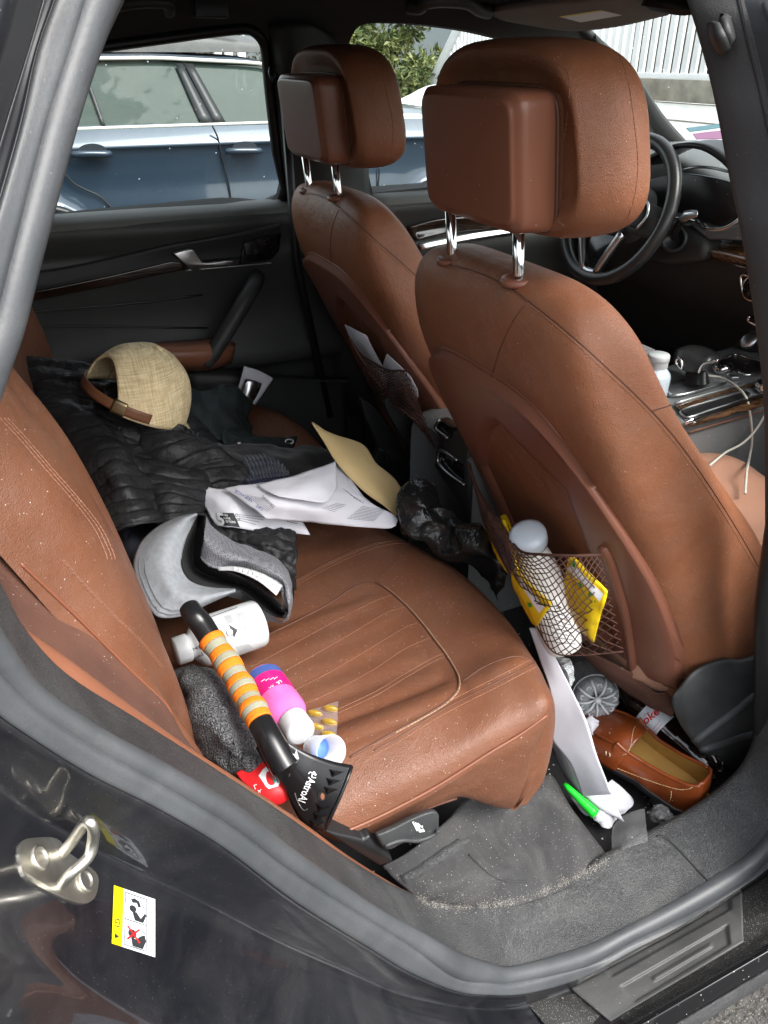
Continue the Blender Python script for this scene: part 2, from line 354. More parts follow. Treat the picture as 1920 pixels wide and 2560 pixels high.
def woodmat():
    m = mat('gloss dark wood', (.05, .025, .012), .18, coat=.8); t = m.node_tree; N = t.nodes; L = t.links; b = N['Principled BSDF']
    tc = N.new('ShaderNodeTexCoord'); mp = N.new('ShaderNodeMapping'); mp.inputs['Scale'].default_value = (6, 40, 70)
    n = N.new('ShaderNodeTexNoise'); n.inputs['Scale'].default_value = 2.2; n.inputs['Detail'].default_value = 6; n.inputs['Distortion'].default_value = 1.2
    c = N.new('ShaderNodeValToRGB'); c.color_ramp.elements[0].position = .35; c.color_ramp.elements[0].color = (.014, .008, .005, 1); c.color_ramp.elements[1].position = .68; c.color_ramp.elements[1].color = (.13, .062, .028, 1)
    L.new(tc.outputs['Object'], mp.inputs[0]); L.new(mp.outputs[0], n.inputs['Vector']); L.new(n.outputs['Fac'], c.inputs[0]); L.new(c.outputs[0], b.inputs['Base Color']); return m
M['wood'] = woodmat()
M['wood_dark'] = mat('very dark gloss wood', (.020, .011, .007), .16, coat=.8, vary=.5, vsc=30)
# ================================================================== THE CAR (everything built into it)
from mathutils.bvhtree import BVHTree
def bvh(o):
    bpy.context.view_layer.update(); return BVHTree.FromObject(o, bpy.context.evaluated_depsgraph_get())
def onto(tree, c, x, y, off=.0015, fall=None):
    """measure a photo reading on an already built surface"""
    d = ray(c, x, y).normalized(); h = tree.ray_cast(CAM, d)
    if h[0] is None: return fall
    return h[0]-d*off
def ontol(tree, c, pts, off=.0015, n=6):
    q = [onto(tree, c, x, y, off) for x, y in curve2(pts, n)]
    return [p for p in q if p is not None]
def pquad(name, tree, c, q, m, par, off=.001, n=8):
    G = []
    for i in range(n+1):
        r = []
        for k in range(n+1):
            u, v = k/n, i/n; x = (q[0][0]*(1-u)+q[1][0]*u)*(1-v)+(q[3][0]*(1-u)+q[2][0]*u)*v; y = (q[0][1]*(1-u)+q[1][1]*u)*(1-v)+(q[3][1]*(1-u)+q[2][1]*u)*v
            r.append(onto(tree, c, x, y, off))
        G.append(r)
    vv, ff, idx = [], [], {}
    for i in range(n+1):
        for k in range(n+1):
            if G[i][k] is not None: idx[(i, k)] = len(vv); vv.append(G[i][k])
    for i in range(n):
        for k in range(n):
            t = [(i, k), (i, k+1), (i+1, k+1), (i+1, k)]
            if all(a in idx for a in t): ff.append(tuple(idx[a] for a in t))
    return mk(name, vv or [CAM], ff, m, par, False)
def curve2(pts, n=6): return [tuple(p) for p in crom(pts, n)]

car = thing('family_car', 'dark blue family car seen through its open rear door', 'car')

# ---------------- near door opening: rails read along the opening edge
ST = [ # A inner edge        B trim/bead        C bead outer       D lip outer        E jamb fold        G outer edge       tumblehome
 ((297,-100),(268,-100),(222,-100),(155,-100),(120,-100),(60,-100),.15),
 ((252,0),(225,0),(185,0),(120,0),(92,0),(30,0),.135),
 ((207,102),(183,110),(149,120),(80,115),(60,110),(0,110),.12),
 ((148,282),(136,270),(98,275),(45,275),(7,280),(-60,280),.095),
 ((72,550),(62,550),(25,550),(-30,545),(-70,540),(-140,540),.05),
 ((35,698),(24,700),(-15,700),(-70,700),(-110,700),(-180,700),.03),
 ((2,800),(-12,800),(-50,810),(-100,830),(-150,830),(-220,830),.015),
 ((-45,960),(-65,970),(-100,990),(-150,1020),(-200,1030),(-280,1040),0),
 ((-55,1120),(-80,1150),(-115,1180),(-165,1220),(-215,1240),(-300,1300),0),
 ((-25,1230),(-55,1300),(-70,1350),(-110,1420),(-170,1450),(-260,1600),0),
 ((3,1290),(-8,1385),(-12,1440),(-20,1530),(-80,1620),(-140,1850),0),
 ((55,1380),(60,1490),(70,1525),(60,1590),(10,1715),(-40,1960),0),
 ((150,1477),(190,1578),(200,1612),(200,1677),(130,1795),(70,2052),0),
 ((300,1570),(333,1653),(345,1692),(333,1743),(290,1880),(200,2130),0),
 ((433,1653),(500,1745),(500,1785),(480,1830),(440,1950),(350,2200),0),
 ((600,1760),(640,1850),(640,1890),(640,1950),(600,2035),(520,2260),0),
 ((753,1866),(790,1955),(800,1990),(800,2050),(760,2105),(700,2310),0),
 ((853,1925),(886,2012),(886,2042),(886,2102),(870,2150),(850,2330),0),
 ((930,1955),(986,2069),(975,2100),(986,2142),(986,2175),(970,2330),0),
 ((1030,1968),(1050,2087),(1050,2117),(1060,2150),(1070,2180),(1100,2330),0),
 ((1106,1952),(1106,2089),(1120,2120),(1140,2146),(1140,2170),(1250,2300),0),
 ((1239,1900),(1240,2055),(1273,2079),(1250,2115),(1245,2132),(1380,2230),0),
 ((1316,1856),(1340,2005),(1360,2035),(1370,2052),(1370,2066),(1450,2182),0),
 ((1419,1802),(1440,1952),(1460,1985),(1473,1997),(1473,2010),(1539,2122),0),
 ((1500,1757),(1540,1892),(1573,1919),(1589,1924),(1589,1938),(1659,2045),0),
 ((1577,1700),(1610,1845),(1640,1870),(1650,1882),(1655,1894),(1730,1990),0),
 ((1625,1640),(1665,1780),(1700,1800),(1720,1812),(1725,1824),(1800,1900),0),
 ((1655,1540),(1720,1680),(1770,1700),(1790,1712),(1800,1722),(1870,1780),0),
 ((1668,1400),(1750,1500),(1800,1520),(1820,1530),(1830,1540),(1900,1580),0)]
_a, _b = ST[0], ST[1]
ST.insert(0, tuple((p[0]+(p[0]-q[0])*1.3, p[1]+(p[1]-q[1])*1.3) for p, q in zip(_a[:6], _b[:6]))+(.17,))     # carries the pillar on up to the roof
YA, YB, YC, YD, YE, YG = -.74, -.805, -.825, -.836, -.836, -.935
def rail(k, y, i0=0, i1=None): return [P('W', s[k][0], s[k][1], Y=y+s[6]) for s in ST[i0:i1]]
RA, RB, RC, RD, RE, RG = [rail(k, y) for k, y in enumerate((YA, YB, YC, YD, YE, YG))]
def off(rl, d): return [p+Vector(d) for p in rl]
# trim: rolled inner edge, gently crowned face
def trim_rows(i0, i1):
    rows = []
    for a, b in zip(RA[i0:i1], RB[i0:i1]):
        n = Vector((0, -1, 0)); t = (b-a); q = t*.5
        inn = V(.42-a.x, .0, 1.02-a.z).normalized()
        rows.append([a+V(0, .02, 0)-inn*.07, a+V(0, .012, 0)-inn*.012, a, a+q*.6+V(0, -.006, 0), a+q*1.35+V(0, -.008, 0), b+V(0, -.002, 0)])
    return rows
o = sheet('sill_trim', trim_rows(7, 30), M['trim'], car, 5, 4); solid(o, .004)
sill_tree = bvh(o)
o = sheet('pillar_trim', trim_rows(0, 9), M['cloth_trim'], car, 5, 4); solid(o, .004); o['label'] = 'dark cloth trim of the rear pillar'
sealc = [(b+c)*.5 for b, c in zip(RB, RC)]; sealr = [max(.008, (b-c).length*.56) for b, c in zip(RB, RC)]
sd_ = crom([tuple(p)+(r,) for p, r in zip(sealc, sealr)], 6)
seal = tubes('door_seal', [[p[:3] for p in sd_]], [p[3] for p in sd_], M['rubber'], car, ns=14)
lip = sheet('seal_lip', [[c+V(0, .012, 0), c+V(0, -.004, 0), (c+d)*.5+V(0, -.004, 0), d, d+V(0, .012, 0)] for c, d in zip(RC, RD)], M['rubber'], car, 5, 4)
# painted jamb: seal flange, fold, ledge rolling over into the outer skin
rows = []
for i, (d, e, g) in enumerate(zip(RD, RE, RG)):
    out = (g-e); rows.append([d+V(0, .010, 0), d+(e-d)*.02, d+(e-d)*.33, d+(e-d)*.66, e+(d-e)*.05, e+out*.03, e+out*.12, e+out*.35, e+out*.72, g]+([g+V(-.012, -.014, 0), g+V(-.05, -.03, 0), g+V(-.22, -.045, 0), g+V(-.45, -.04, 0)] if i < 9 else [g+out.normalized()*.012+V(0, -.014, 0), g+out.normalized()*.05+V(0, -.03, 0), g+out.normalized()*.22+V(0, -.045, 0), g+out.normalized()*.45+V(0, -.04, 0)]))
sheet('pillar_panel', rows[:10], mat('dull dark paint', (.010, .011, .014), .42, dust=.02, dsc=700, dustcol=(.15, .145, .14, 1)), car, 6, 5)
jamb = sheet('body_panel', rows[9:23], M['paint'], car, 6, 5); jamb_tree = bvh(jamb)
# lower sill with the step plate
rows2 = []
for d, e, g in zip(RD[21:], RE[21:], RG[21:]):
    out = g-e; rows2.append([d+V(0, .01, 0), e+V(0, .008, -.012), e+V(0, 0, 0), e+out*.3+V(0, -.012, .006), e+out*.6+V(0, -.012, .0), g, g+V(0, -.002, -.05)])
low = sheet('rocker_panel', rows2, M['paint_dirty'], car, 6, 5); low_tree = bvh(low)
# glossy black strip and grey lower moulding along the rocker
a0 = P('C12', 900, 1659, Y=-.94); a1 = P('C12', 1659, 1200, Y=-.94)
zz = (a0.z+a1.z)/2
def strip(name, c0, y0, c1, y1, m, x0=-.1, x1=1.9):
    p = P(*c0, Y=y0); q = P(*c1, Y=y1)
    prism(name, [(x0, y0, p.z), (x0, y1, q.z), (x0, y1+.03, q.z-.03), (x0, y0+.012, p.z-.012)], (x1-x0, 0, 0), m, car, .003)
strip('rocker_strip', ('C12', 1300, 1395), -.945, ('C12', 1410, 1455), -.955, M['gloss_black'], .55)
strip('rocker_moulding', ('C12', 1410, 1460), -.957, ('C12', 1480, 1510), -.965, M['trim'], .3)
# step plate: skin laid 3 mm over the sill, with pressed recesses
def plate_pt(x, y, o=.004): return onto(low_tree, 'C12', x, y, o) or P('C12', x, y, Y=-.9)
tl, tr, br, bl = (362, 1408), (1485, 785), (1500, 1118), (640, 1640)
def bil(u, v):
    a = np.array(tl)*(1-u)+np.array(tr)*u; b = np.array(bl)*(1-u)+np.array(br)*u; return a*(1-v)+b*v
def sdpill(u, v, u0, u1, v0, v1, r):
    dx = max(u0-u, u-u1); dy = max(v0-v, v-v1)*.4; return math.hypot(max(dx, 0), max(dy, 0))+min(max(dx, dy), 0)
G = []
for i in range(49):
    row = []
    for j in range(91):
        u, v = j/90, i/48; x, y = bil(u, v); h = .008
        for (u0, u1, v0, v1) in ((.20, .93, .07, .27), (.20, .90, .53, .92)):
            s = sdpill(u, v, u0, u1, v0, v1, .03); h -= .007*min(1, max(0, .5-s/.018))
        s = sdpill(u, v, .38, .78, .68, .77, .03); h += .005*min(1, max(0, .5-s/.014))
        row.append(tuple(plate_pt(x, y, h)))
    G.append(row)
o = gridmesh('step_plate', np.array(G), M['step'], car); solid(o, .004); o['label'] = 'grey moulded step plate with two pressed recesses'
# joint across the sill trim, and the seam near it
tubes('trim_joint', [ontol(sill_tree, 'C12', [(935,440),(1000,455),(1090,540),(1200,660),(1270,735)], .0003)], .0016, M['black'], car)

# inner tail of the bench bolster trim strip that borders the sill is part of the bench (see below)

# striker with two screws on the jamb
def jp(x, y, o=.002): return onto(jamb_tree, 'C17', x, y, o) or P('C17', x, y, Y=-.87)
out = [(88,985),(100,930),(150,912),(262,915),(325,985),(440,1068),(452,1140),(425,1200),(360,1210),(205,1150),(115,1085)]
cpt = [jp(x, y, .003) for x, y in curve2(out+[out[0]], 4)[:-1]]
st = mk('striker_plate', cpt, [tuple(range(len(cpt)))], M['steel'], car, False); solid(st, .005, 1); st['label'] = 'worn zinc door striker plate with loop'
nrm = (jp(250, 1060, 0)-CAM).normalized()*-1; e1 = (jp(440, 1100)-jp(100, 980)).normalized(); e2 = (jp(200,1150)-jp(300,960)).normalized(); nrm = e1.cross(e2).normalized()
if nrm.dot(CAM-jp(250, 1060)) < 0: nrm = -nrm
def up(x, y, h): return P('C17', x, y, D=(jp(x, y, 0)-CAM).dot(cf)-h)
b1, b2 = jp(275, 1140, .002), jp(285, 985, .002)
loop = curve([b1, up(330, 1075, .028), up(408, 1000, .05), up(428, 930, .056), up(430, 870, .056), up(410, 838, .053), up(385, 850, .046), up(335, 925, .026), b2], 5)
tubes('striker_loop', [loop], .0044, M['steel'], st, 10)
for x, y in ((186, 1002), (396, 1107)):
    p = jp(x, y, .004); Mx = frame(p, nrm)
    lathe('screw', [(.0095,0),(.0092,.0012),(.0065,.0016),(.006,.0002),(.0045,.0002),(0,.0004)], Mx, M['steel'], st, 20)
# warning label
lab = [(525,1140),(535,1130),(705,1190),(715,1203),(714,1450),(703,1461),(525,1402),(515,1388)]
L0, L1, L2, L3 = (525,1130), (715,1195), (715,1462), (515,1398)
def lq(u, v, o): 
    a = np.array(L0)*(1-u)+np.array(L1)*u; b = np.array(L3)*(1-u)+np.array(L2)*u; q = a*(1-v)+b*v
    return jp(q[0], q[1], o)
def patch(name, u0, u1, v0, v1, m, par, o, fn=lq, n=5):
    G = np.array([[tuple(fn(u0+(u1-u0)*j/n, v0+(v1-v0)*i/n, o)) for j in range(n+1)] for i in range(n+1)]); return gridmesh(name, G, m, par, smooth=False)
def upatch(name, polys, m, par, o, fn=lq):
    vv, ff = [], []
    for pl in polys:
        b = len(vv); vv += [fn(u, v, o) for u, v in pl]; ff.append(tuple(range(b, b+len(pl))))
    return mk(name, vv, ff, m, par, False)
M['label_white'] = mat('label film', srgb(218, 224, 228), .3); M['label_yellow'] = mat('label yellow', srgb(225, 214, 20), .3); M['red'] = mat('red print', srgb(205, 30, 35), .5)
lb = patch('warning_label', 0, 1, 0, 1, M['label_white'], car, .0010); lb['label'] = 'white and yellow airbag warning sticker'
patch('yellow_band', .0, .24, 0, 1, M['label_yellow'], lb, .0016)
def circ(cx, cy, rx, ry, n=14): return [(cx+rx*math.cos(2*math.pi*k/n), cy+ry*math.sin(2*math.pi*k/n)) for k in range(n)]
upatch('pictogram', [[(.28,.055),(.295,.055),(.295,.95),(.28,.95)], [(.28,.045),(.80,.045),(.80,.06),(.28,.06)], [(.28,.94),(.80,.94),(.80,.955),(.28,.955)], [(.79,.05),(.805,.05),(.805,.95),(.79,.95)], [(.28,.495),(.80,.495),(.80,.51),(.28,.51)],
   circ(.47,.29,.085,.06), [(.46,.34),(.56,.33),(.66,.42),(.76,.30),(.79,.34),(.72,.48),(.52,.48)], [(.42,.14),(.50,.10),(.62,.13),(.66,.22),(.60,.24),(.56,.17),(.46,.19)],
   circ(.47,.72,.10,.075), [(.44,.78),(.56,.80),(.66,.72),(.76,.68),(.79,.78),(.72,.93),(.48,.93)], [(.62,.10),(.64,.10),(.74,.22),(.78,.22),(.78,.235),(.73,.235)], [(.62,.56),(.64,.56),(.74,.64),(.78,.64),(.78,.655),(.73,.655)],
   [(.06,.80),(.17,.85),(.06,.90)], [(.06,.55),(.17,.55),(.17,.57),(.06,.57)], [(.06,.67),(.17,.67),(.17,.69),(.06,.69)], [(.06,.55),(.075,.55),(.075,.69),(.06,.69)], [(.155,.55),(.17,.55),(.17,.69),(.155,.69)], [(.06,.61),(.17,.61),(.17,.625),(.06,.625)],
   [(.85,.12),(.86,.12),(.86,.26),(.85,.26)], [(.91,.12),(.92,.12),(.92,.26),(.91,.26)], [(.85,.70),(.865,.70),(.865,.90),(.85,.90)], [(.885,.70),(.895,.70),(.895,.90),(.885,.90)]], M['ink'], lb, .0018)
upatch('red_cross', [[(.34,.62),(.37,.60),(.66,.83),(.63,.85)], [(.62,.60),(.65,.62),(.37,.85),(.34,.83)]], M['red'], lb, .0023)

# ---------------- near middle pillar
bl_ = [('C2',960,-420),('C2',1020,-140),('C2',1055,0),('C2',1120,200),('C2',1240,640),('C2',1320,1000),('C2',1420,1550),('C3',1500,0),('C3',1560,330),('C3',1600,600),('C3',1659,1050),('W',1672,900),('W',1672,1150),('W',1646,1340),('W',1644,1500),('W',1640,1660)]
bw = [(95,85),(90,80),(88,50),(86,50),(84,45),(84,45),(90,45),(95,45),(100,45),(105,45),(110,45),(115,45),(115,45),(130,45),(130,45),(130,45)]
rows = []
for k, ((c, x, y), (w1, w2)) in enumerate(zip(bl_, bw)):
    t = max(0, k-1)/(len(bl_)-2); ty = .10*max(0, 1-t*2.2); s = CR['W'][2]/CR[c][2]
    a = P(c, x, y, Y=-.74+ty); b = P(c, x+w1*s, y+4*s, Y=-.775+ty); d = P(c, x+(w1+w2)*s, y+6*s, Y=-.80+ty)
    rows.append([a+V(.05, .05, 0), a+V(.006, .02, 0), a, a+(b-a)*.4+V(0, -.01, 0), b+V(0, -.006, 0), b])
    if k == 0: RB2 = []
    RB2.append((b, d))
o = sheet('middle_pillar', rows[:13], M['cloth_trim'], car, 5, 5); solid(o, .004)
bp_tree = bvh(o)
o = sheet('pillar_base', rows[12:], M['black'], car, 5, 4); solid(o, .004)
o = sheet('pillar_edge', [[b+V(0, .004, 0), b+(d-b)*.3+V(0, -.016, 0), b+(d-b)*.8+V(0, -.016, 0), d+V(0, .0, 0), d+V(.02, -.01, 0)] for b, d in RB2], M['rubber'], car, 5, 4)
# coat hook
hp = lambda x, y, o=.0: (onto(bp_tree, 'C2', x, y, o) or P('C2', x, y, Y=-.68))
hk = sheet('coat_hook', [[hp(1155, 190, .004), hp(1180, 330, .004), hp(1230, 430, .004)], [hp(1190, 185, .014), hp(1210, 320, .022), hp(1260, 450, .012)], [hp(1225, 215, .018), hp(1262, 310, .024), hp(1300, 440, .014)], [hp(1262, 280, .010), hp(1285, 310, .016), hp(1340, 400, .012)], [hp(1262, 160, .012), hp(1300, 250, .018), hp(1355, 350, .012)], [hp(1240, 140, .006), hp(1305, 150, .006), hp(1360, 320, .004)]], M['door_soft'], car, 5, 5); solid(hk, .005, 0)

# ---------------- roof, far side
def yb(z): return .77-.115*max(0, min(1, (z-1.22)/.38))
def PB(c, x, y, o=0.):
    yy = .75
    for _ in range(6): p = P(c, x, y, Y=yy+o); yy = yb(p.z)
    return P(c, x, y, Y=yy+o)
rw = [PB('C5', x, y) for x, y in curve2([(-260,420),(-60,265),(120,238),(400,200),(700,160),(1000,120),(1240,98),(1330,130),(1390,210),(1412,310),(1440,600),(1490,1050),(1530,1398),(1100,1428),(800,1455),(0,1530),(-250,1560)], 3)]
fw = [PB('C4', x, y) for x, y in curve2([(200,900),(140,430),(180,290),(300,208),(650,205),(1000,240),(1300,292),(1590,378)], 3)]
fw += [V(1.50, yb(1.50), 1.50), V(1.64, yb(1.40), 1.40), V(1.78, yb(1.30), 1.30), V(1.80, yb(1.265), 1.262)]
fw += [PB('C4', x, y) for x, y in ((1400,1555),(810,1600),(355,1640),(310,1430))]
def holed(name, outer, holes, m, yfun, t, par):
    bm = bmesh.new()
    for lp in [outer]+holes:
        vs_ = [bm.verts.new((p[0], 0, p[1])) for p in lp]
        for i in range(len(vs_)): bm.edges.new((vs_[i], vs_[(i+1) % len(vs_)]))
    bmesh.ops.triangle_fill(bm, use_beauty=True, use_dissolve=False, edges=bm.edges[:])
    for v in bm.verts: v.co.y = yfun(v.co.z)
    o = bmo(name, bm, m, par, False); solid(o, t, 0); return o
outer = [(-1.1, 1.15), (-1.1, 1.45), (-.9, 1.62), (-.4, 1.66), (.4, 1.68), (1.0, 1.68), (1.35, 1.655), (1.6, 1.57), (1.86, 1.38), (1.96, 1.30), (1.96, 1.15)]
holed('side_frame', outer, [[(p.x, p.z) for p in rw], [(p.x, p.z) for p in fw]], M['headliner'], yb, .05, car)
def pane(name, lp, m, par, o=.012):
    bm = bmesh.new(); vs_ = [bm.verts.new((p.x, p.y+o, p.z)) for p in lp]; bm.faces.new(vs_); bmesh.ops.triangulate(bm, faces=bm.faces[:]); return bmo(name, bm, m, par, False)
farw = pane('rear_side_window', rw, M['glass'], car)
fwin = pane('front_side_window', fw, M['glass'], car)
# rubber frame round the far rear window
tubes('window_frame', [[p+V(0, -.02, 0) for p in rw[3:37]]], .012, M['black'], car, 8)
# near roof rail so that the roof is closed on this side too
# headliner + roof skin
rows = []
for x, dz in ((-1.05, -.08), (-.6, -.025), (0, 0), (.5, .01), (1.0, 0), (1.35, -.02), (1.5, -.045)):
    rows.append([(x, y, z+dz) for y, z in ((-.67, 1.645), (-.60, 1.675), (-.35, 1.70), (0, 1.705), (.35, 1.70), (.56, 1.685), (.675, 1.652))])
sheet('headliner', rows, M['headliner'], car, 5, 5, t=.02, off=1)
o = sheet('roof_panel', [[(p[0], p[1]*1.04, p[2]+.045) for p in r] for r in rows], M['paint'], car, 5, 5, t=.01, off=1)
# grab handles and roof console hints on the headliner
def grab(pts, rad=.013):
    tubes('grab_handle', [curve(pts, 6)], rad, M['door_soft'], car, 10)
grab([P('C4', 690, 55, Y=.57), P('C4', 790, 58, Y=.55), P('C4', 850, 12, Y=.53), P('C4', 1000, -4, Y=.53), P('C4', 1200, 15, Y=.53), P('C4', 1300, 75, Y=.55), P('C4', 1390, 100, Y=.57)], .016)
grab([P('C1', 960, 60, Y=.56), P('C1', 1100, 30, Y=.54), P('C1', 1300, 15, Y=.54), P('C1', 1440, 30, Y=.54), P('C1', 1465, 110, Y=.56)], .012)
box('ceiling_switch', P('C19', 910, 35, Y=.57), (.07, .02, .035), M['black'], car)
# belt hook on the far middle pillar
tubes('belt_guide', [curve([PB('C5', 1465, 395, -.04), PB('C5', 1462, 440, -.05), PB('C5', 1480, 485, -.055), PB('C5', 1505, 490, -.045), PB('C5', 1510, 430, -.035)], 5)], .005, M['black'], car)
# far middle pillar trim and belt
mp = [[PB('C5', 1415, 60, -.02), PB('C5', 1600, 40, -.06), PB('C5', 1800, 60, -.05)], [PB('C5', 1480, 420, -.03), PB('C5', 1650, 420, -.075), PB('C4', 120, 430, -.03)], [PB('C5', 1570, 1200, -.04), PB('C4', 60, 1300, -.10), PB('C4', 330, 1300, -.03)], [PB('C5', 1620, 1450, -.05), PB('C4', 80, 1700, -.11), PB('C4', 385, 1780, -.05)], [PB('W', 700, 640, -.05), PB('W', 790, 650, -.12), PB('W', 860, 650, -.06)], [PB('W', 735, 900, -.05), PB('W', 830, 900, -.12), PB('W', 900, 900, -.06)]]
sheet('far_pillar', mp, M['door_soft'], car, 5, 5, t=.01)
tubes('seat_belt', [[PB('C5', 1560, 520, -.07), PB('W', 640, 560, -.12), PB('W', 712, 900, -.12)]], .012, M['black'], car, 4)

# ---------------- far rear door
door = [(-.45, .80), (.86, .80)]
prof = [(1.232, .768), (1.230, .735), (1.221, .715), (1.195, .708), (1.160, .716), (1.135, .722), (1.10, .712), (1.04, .722), (.98, .728), (.92, .722), (.86, .70), (.82, .70), (.80, .725), (.72, .728), (.60, .70), (.45, .70)]
rows = []
for x in (-.5, -.2, .1, .4, .6, .72, .80, .868):
    k = max(0, (x-.6)/.2)
    rows.append([(x + (0.02 if z < 1.0 else 0)*0, y-.012*math.sin(max(0, min(1, (x-.1)/.7))*math.pi)*(1 if 1.1 < z < 1.2 else 0), z+.0*k) for z, y in prof])
rd = sheet('rear_door', rows, M['door_soft'], car, 4, 4, t=.012, off=1); rd['label'] = 'black far side rear door inside panel'
rd_tree = bvh(rd)
M['belt'] = mat('window lit door shoulder', (.085, .088, .082), .6, bump=[('voro', 500, .0003)])  # lighter than the door panel: window light painted into the shoulder colour
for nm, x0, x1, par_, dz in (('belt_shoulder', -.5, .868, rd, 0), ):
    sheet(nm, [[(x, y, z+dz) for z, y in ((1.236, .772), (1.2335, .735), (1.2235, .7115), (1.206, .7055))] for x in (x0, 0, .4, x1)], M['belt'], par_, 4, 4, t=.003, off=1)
prism('outer_skin', [(-1.1, .775, .32), (2.0, .775, .32), (2.0, .775, 1.19), (-1.1, .775, 1.19)], (0, .01, 0), M['black'], car, 0)
def dpt(c, x, y, o=.004): return onto(rd_tree, c, x, y, o) or P(c, x, y, Y=.70)
# sloping upper insert and wood strip
insr = [[dpt('C19', x, y, .006) for x, y in r] for r in ([(95,1180),(300,1150),(560,1095),(740,1055),(1000,1010),(1215,960)], [(95,1240),(300,1205),(560,1150),(740,1110),(1000,1070),(1200,1040)], [(90,1270),(300,1235),(560,1180),(740,1140),(1000,1120),(1185,1110)])]
sheet('door_insert', insr, M['door_dark'], rd, 4, 4, t=.006, off=0)
wr = [[dpt('C19', x, y, .012) for x, y in r] for r in ([(40,1285),(100,1268),(300,1228),(500,1185),(640,1152),(745,1128),(790,1140)], [(40,1300),(100,1285),(300,1246),(500,1206),(640,1172),(745,1150),(795,1150)], [(40,1322),(100,1306),(300,1265),(500,1226),(640,1194),(745,1172),(800,1163)])]
sheet('wood_strip', wr, M['wood_dark'], rd, 4, 4, t=.008, off=0)
tubes('silver_line', [[dpt('C19', x, y, .014) for x, y in curve2([(800,1168),(900,1160),(1040,1148),(1172,1136)], 4)]], .0022, M['satin'], rd)
hd = prism('door_handle', [dpt('C19', x, y, .012) for x, y in curve2([(742,1092),(780,1080),(824,1074),(842,1092),(866,1126),(900,1130),(995,1120),(990,1146),(900,1152),(826,1163),(795,1140)], 3)], (0, -.014, 0), M['satin'], rd, .003)
prism('switch_panel', [dpt('C19', x, y, .008) for x, y in ((1050,1045),(1110,1028),(1215,1000),(1205,1080),(1170,1120),(1030,1140))], (0, -.006, 0), M['gloss_black'], rd, .003)
box('window_switch', dpt('C19', 1075, 1075, .022), (.026, .012, .034), M['black'], rd)
# armrest with brown pad and upright pull grip
arm = sheet('armrest', [[P('W', 210, 775, Y=.70), P('W', 300, 745, Y=.70), P('W', 400, 735, Y=.695), P('W', 470, 730, Y=.695), P('W', 510, 742, Y=.70)], [P('W', 215, 765, Y=.62), P('W', 300, 750, Y=.60), P('W', 400, 748, Y=.59), P('W', 470, 745, Y=.60), P('W', 508, 752, Y=.64)], [P('W', 200, 790, Y=.61), P('W', 300, 790, Y=.59), P('W', 400, 787, Y=.58), P('W', 465, 785, Y=.59), P('W', 505, 770, Y=.64)], [P('W', 220, 830, Y=.66), P('W', 300, 815, Y=.66), P('W', 400, 806, Y=.66), P('W', 460, 800, Y=.66), P('W', 500, 785, Y=.68)]], M['leather_smooth'], rd, 4, 4, t=.006)
gp = curve([P('W', 556, 600, Y=.70), P('W', 545, 622, Y=.64), P('W', 520, 665, Y=.615), P('W', 490, 715, Y=.605), P('W', 458, 765, Y=.60), P('W', 440, 785, Y=.60)], 5)
tubes('pull_grip', [gp], .021, M['door_soft'], rd, 12)
pk = [[P('C13', x, y, Y=yy) for x, y, yy in r] for r in ([(980,330,.70),(1200,330,.70),(1400,365,.70),(1659,380,.70),(1800,385,.70)], [(980,380,.66),(1200,380,.655),(1400,385,.645),(1659,392,.645),(1800,395,.64)], [(1000,600,.66),(1250,520,.655),(1360,440,.645),(1659,450,.645),(1800,455,.645)], [(1000,800,.66),(1250,760,.66),(1400,760,.65),(1659,760,.65),(1800,760,.65)])]
sheet('door_pocket', pk, M['door_soft'], rd, 4, 4, t=.01)
tubes('panel_groove', [[dpt('C13', x, y, .001) for x, y in curve2([(90,115),(140,60),(180,40),(700,-5),(1050,-50)], 4)], [dpt('C13', x, y, .001) for x, y in curve2([(160,200),(200,120),(1080,125)], 4)]], .003, M['black'], rd)

# ---------------- far front door
rows = []
for x in (.86, 1.1, 1.4, 1.7, 1.85):
    rows.append([(x, y, z+.0) for z, y in ((1.236, .768), (1.233, .735), (1.224, .715), (1.195, .706), (1.165, .714), (1.13, .72), (1.08, .70), (1.0, .722), (.9, .72), (.80, .68), (.6, .70), (.42, .70))])
fd = sheet('front_door', rows, M['door_soft'], car, 4, 4, t=.012, off=1); fd_tree = bvh(fd)
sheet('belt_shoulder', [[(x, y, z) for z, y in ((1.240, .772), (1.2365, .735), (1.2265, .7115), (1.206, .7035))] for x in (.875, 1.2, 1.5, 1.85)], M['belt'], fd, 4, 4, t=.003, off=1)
def fpt(x, y, o=.004): return onto(fd_tree, 'C4', x, y, o) or P('C4', x, y, Y=.70)
sheet('wood_strip', [[fpt(x, y, .01) for x, y in r] for r in ([(680,1960),(900,1900),(1100,1880),(1300,1870),(1600,1850)], [(720,2020),(900,1970),(1100,1935),(1300,1930),(1600,1925)], [(770,2080),(900,2050),(1100,2010),(1300,1985),(1600,1975)])], M['wood_dark'], fd, 4, 4, t=.008, off=0)
sheet('silver_line', [[fpt(x, y, .012) for x, y in r] for r in ([(780,2105),(1000,2065),(1300,2010),(1700,1965)], [(810,2160),(1000,2120),(1300,2065),(1700,2000)])], M['satin'], fd, 4, 3, t=.005, off=0)

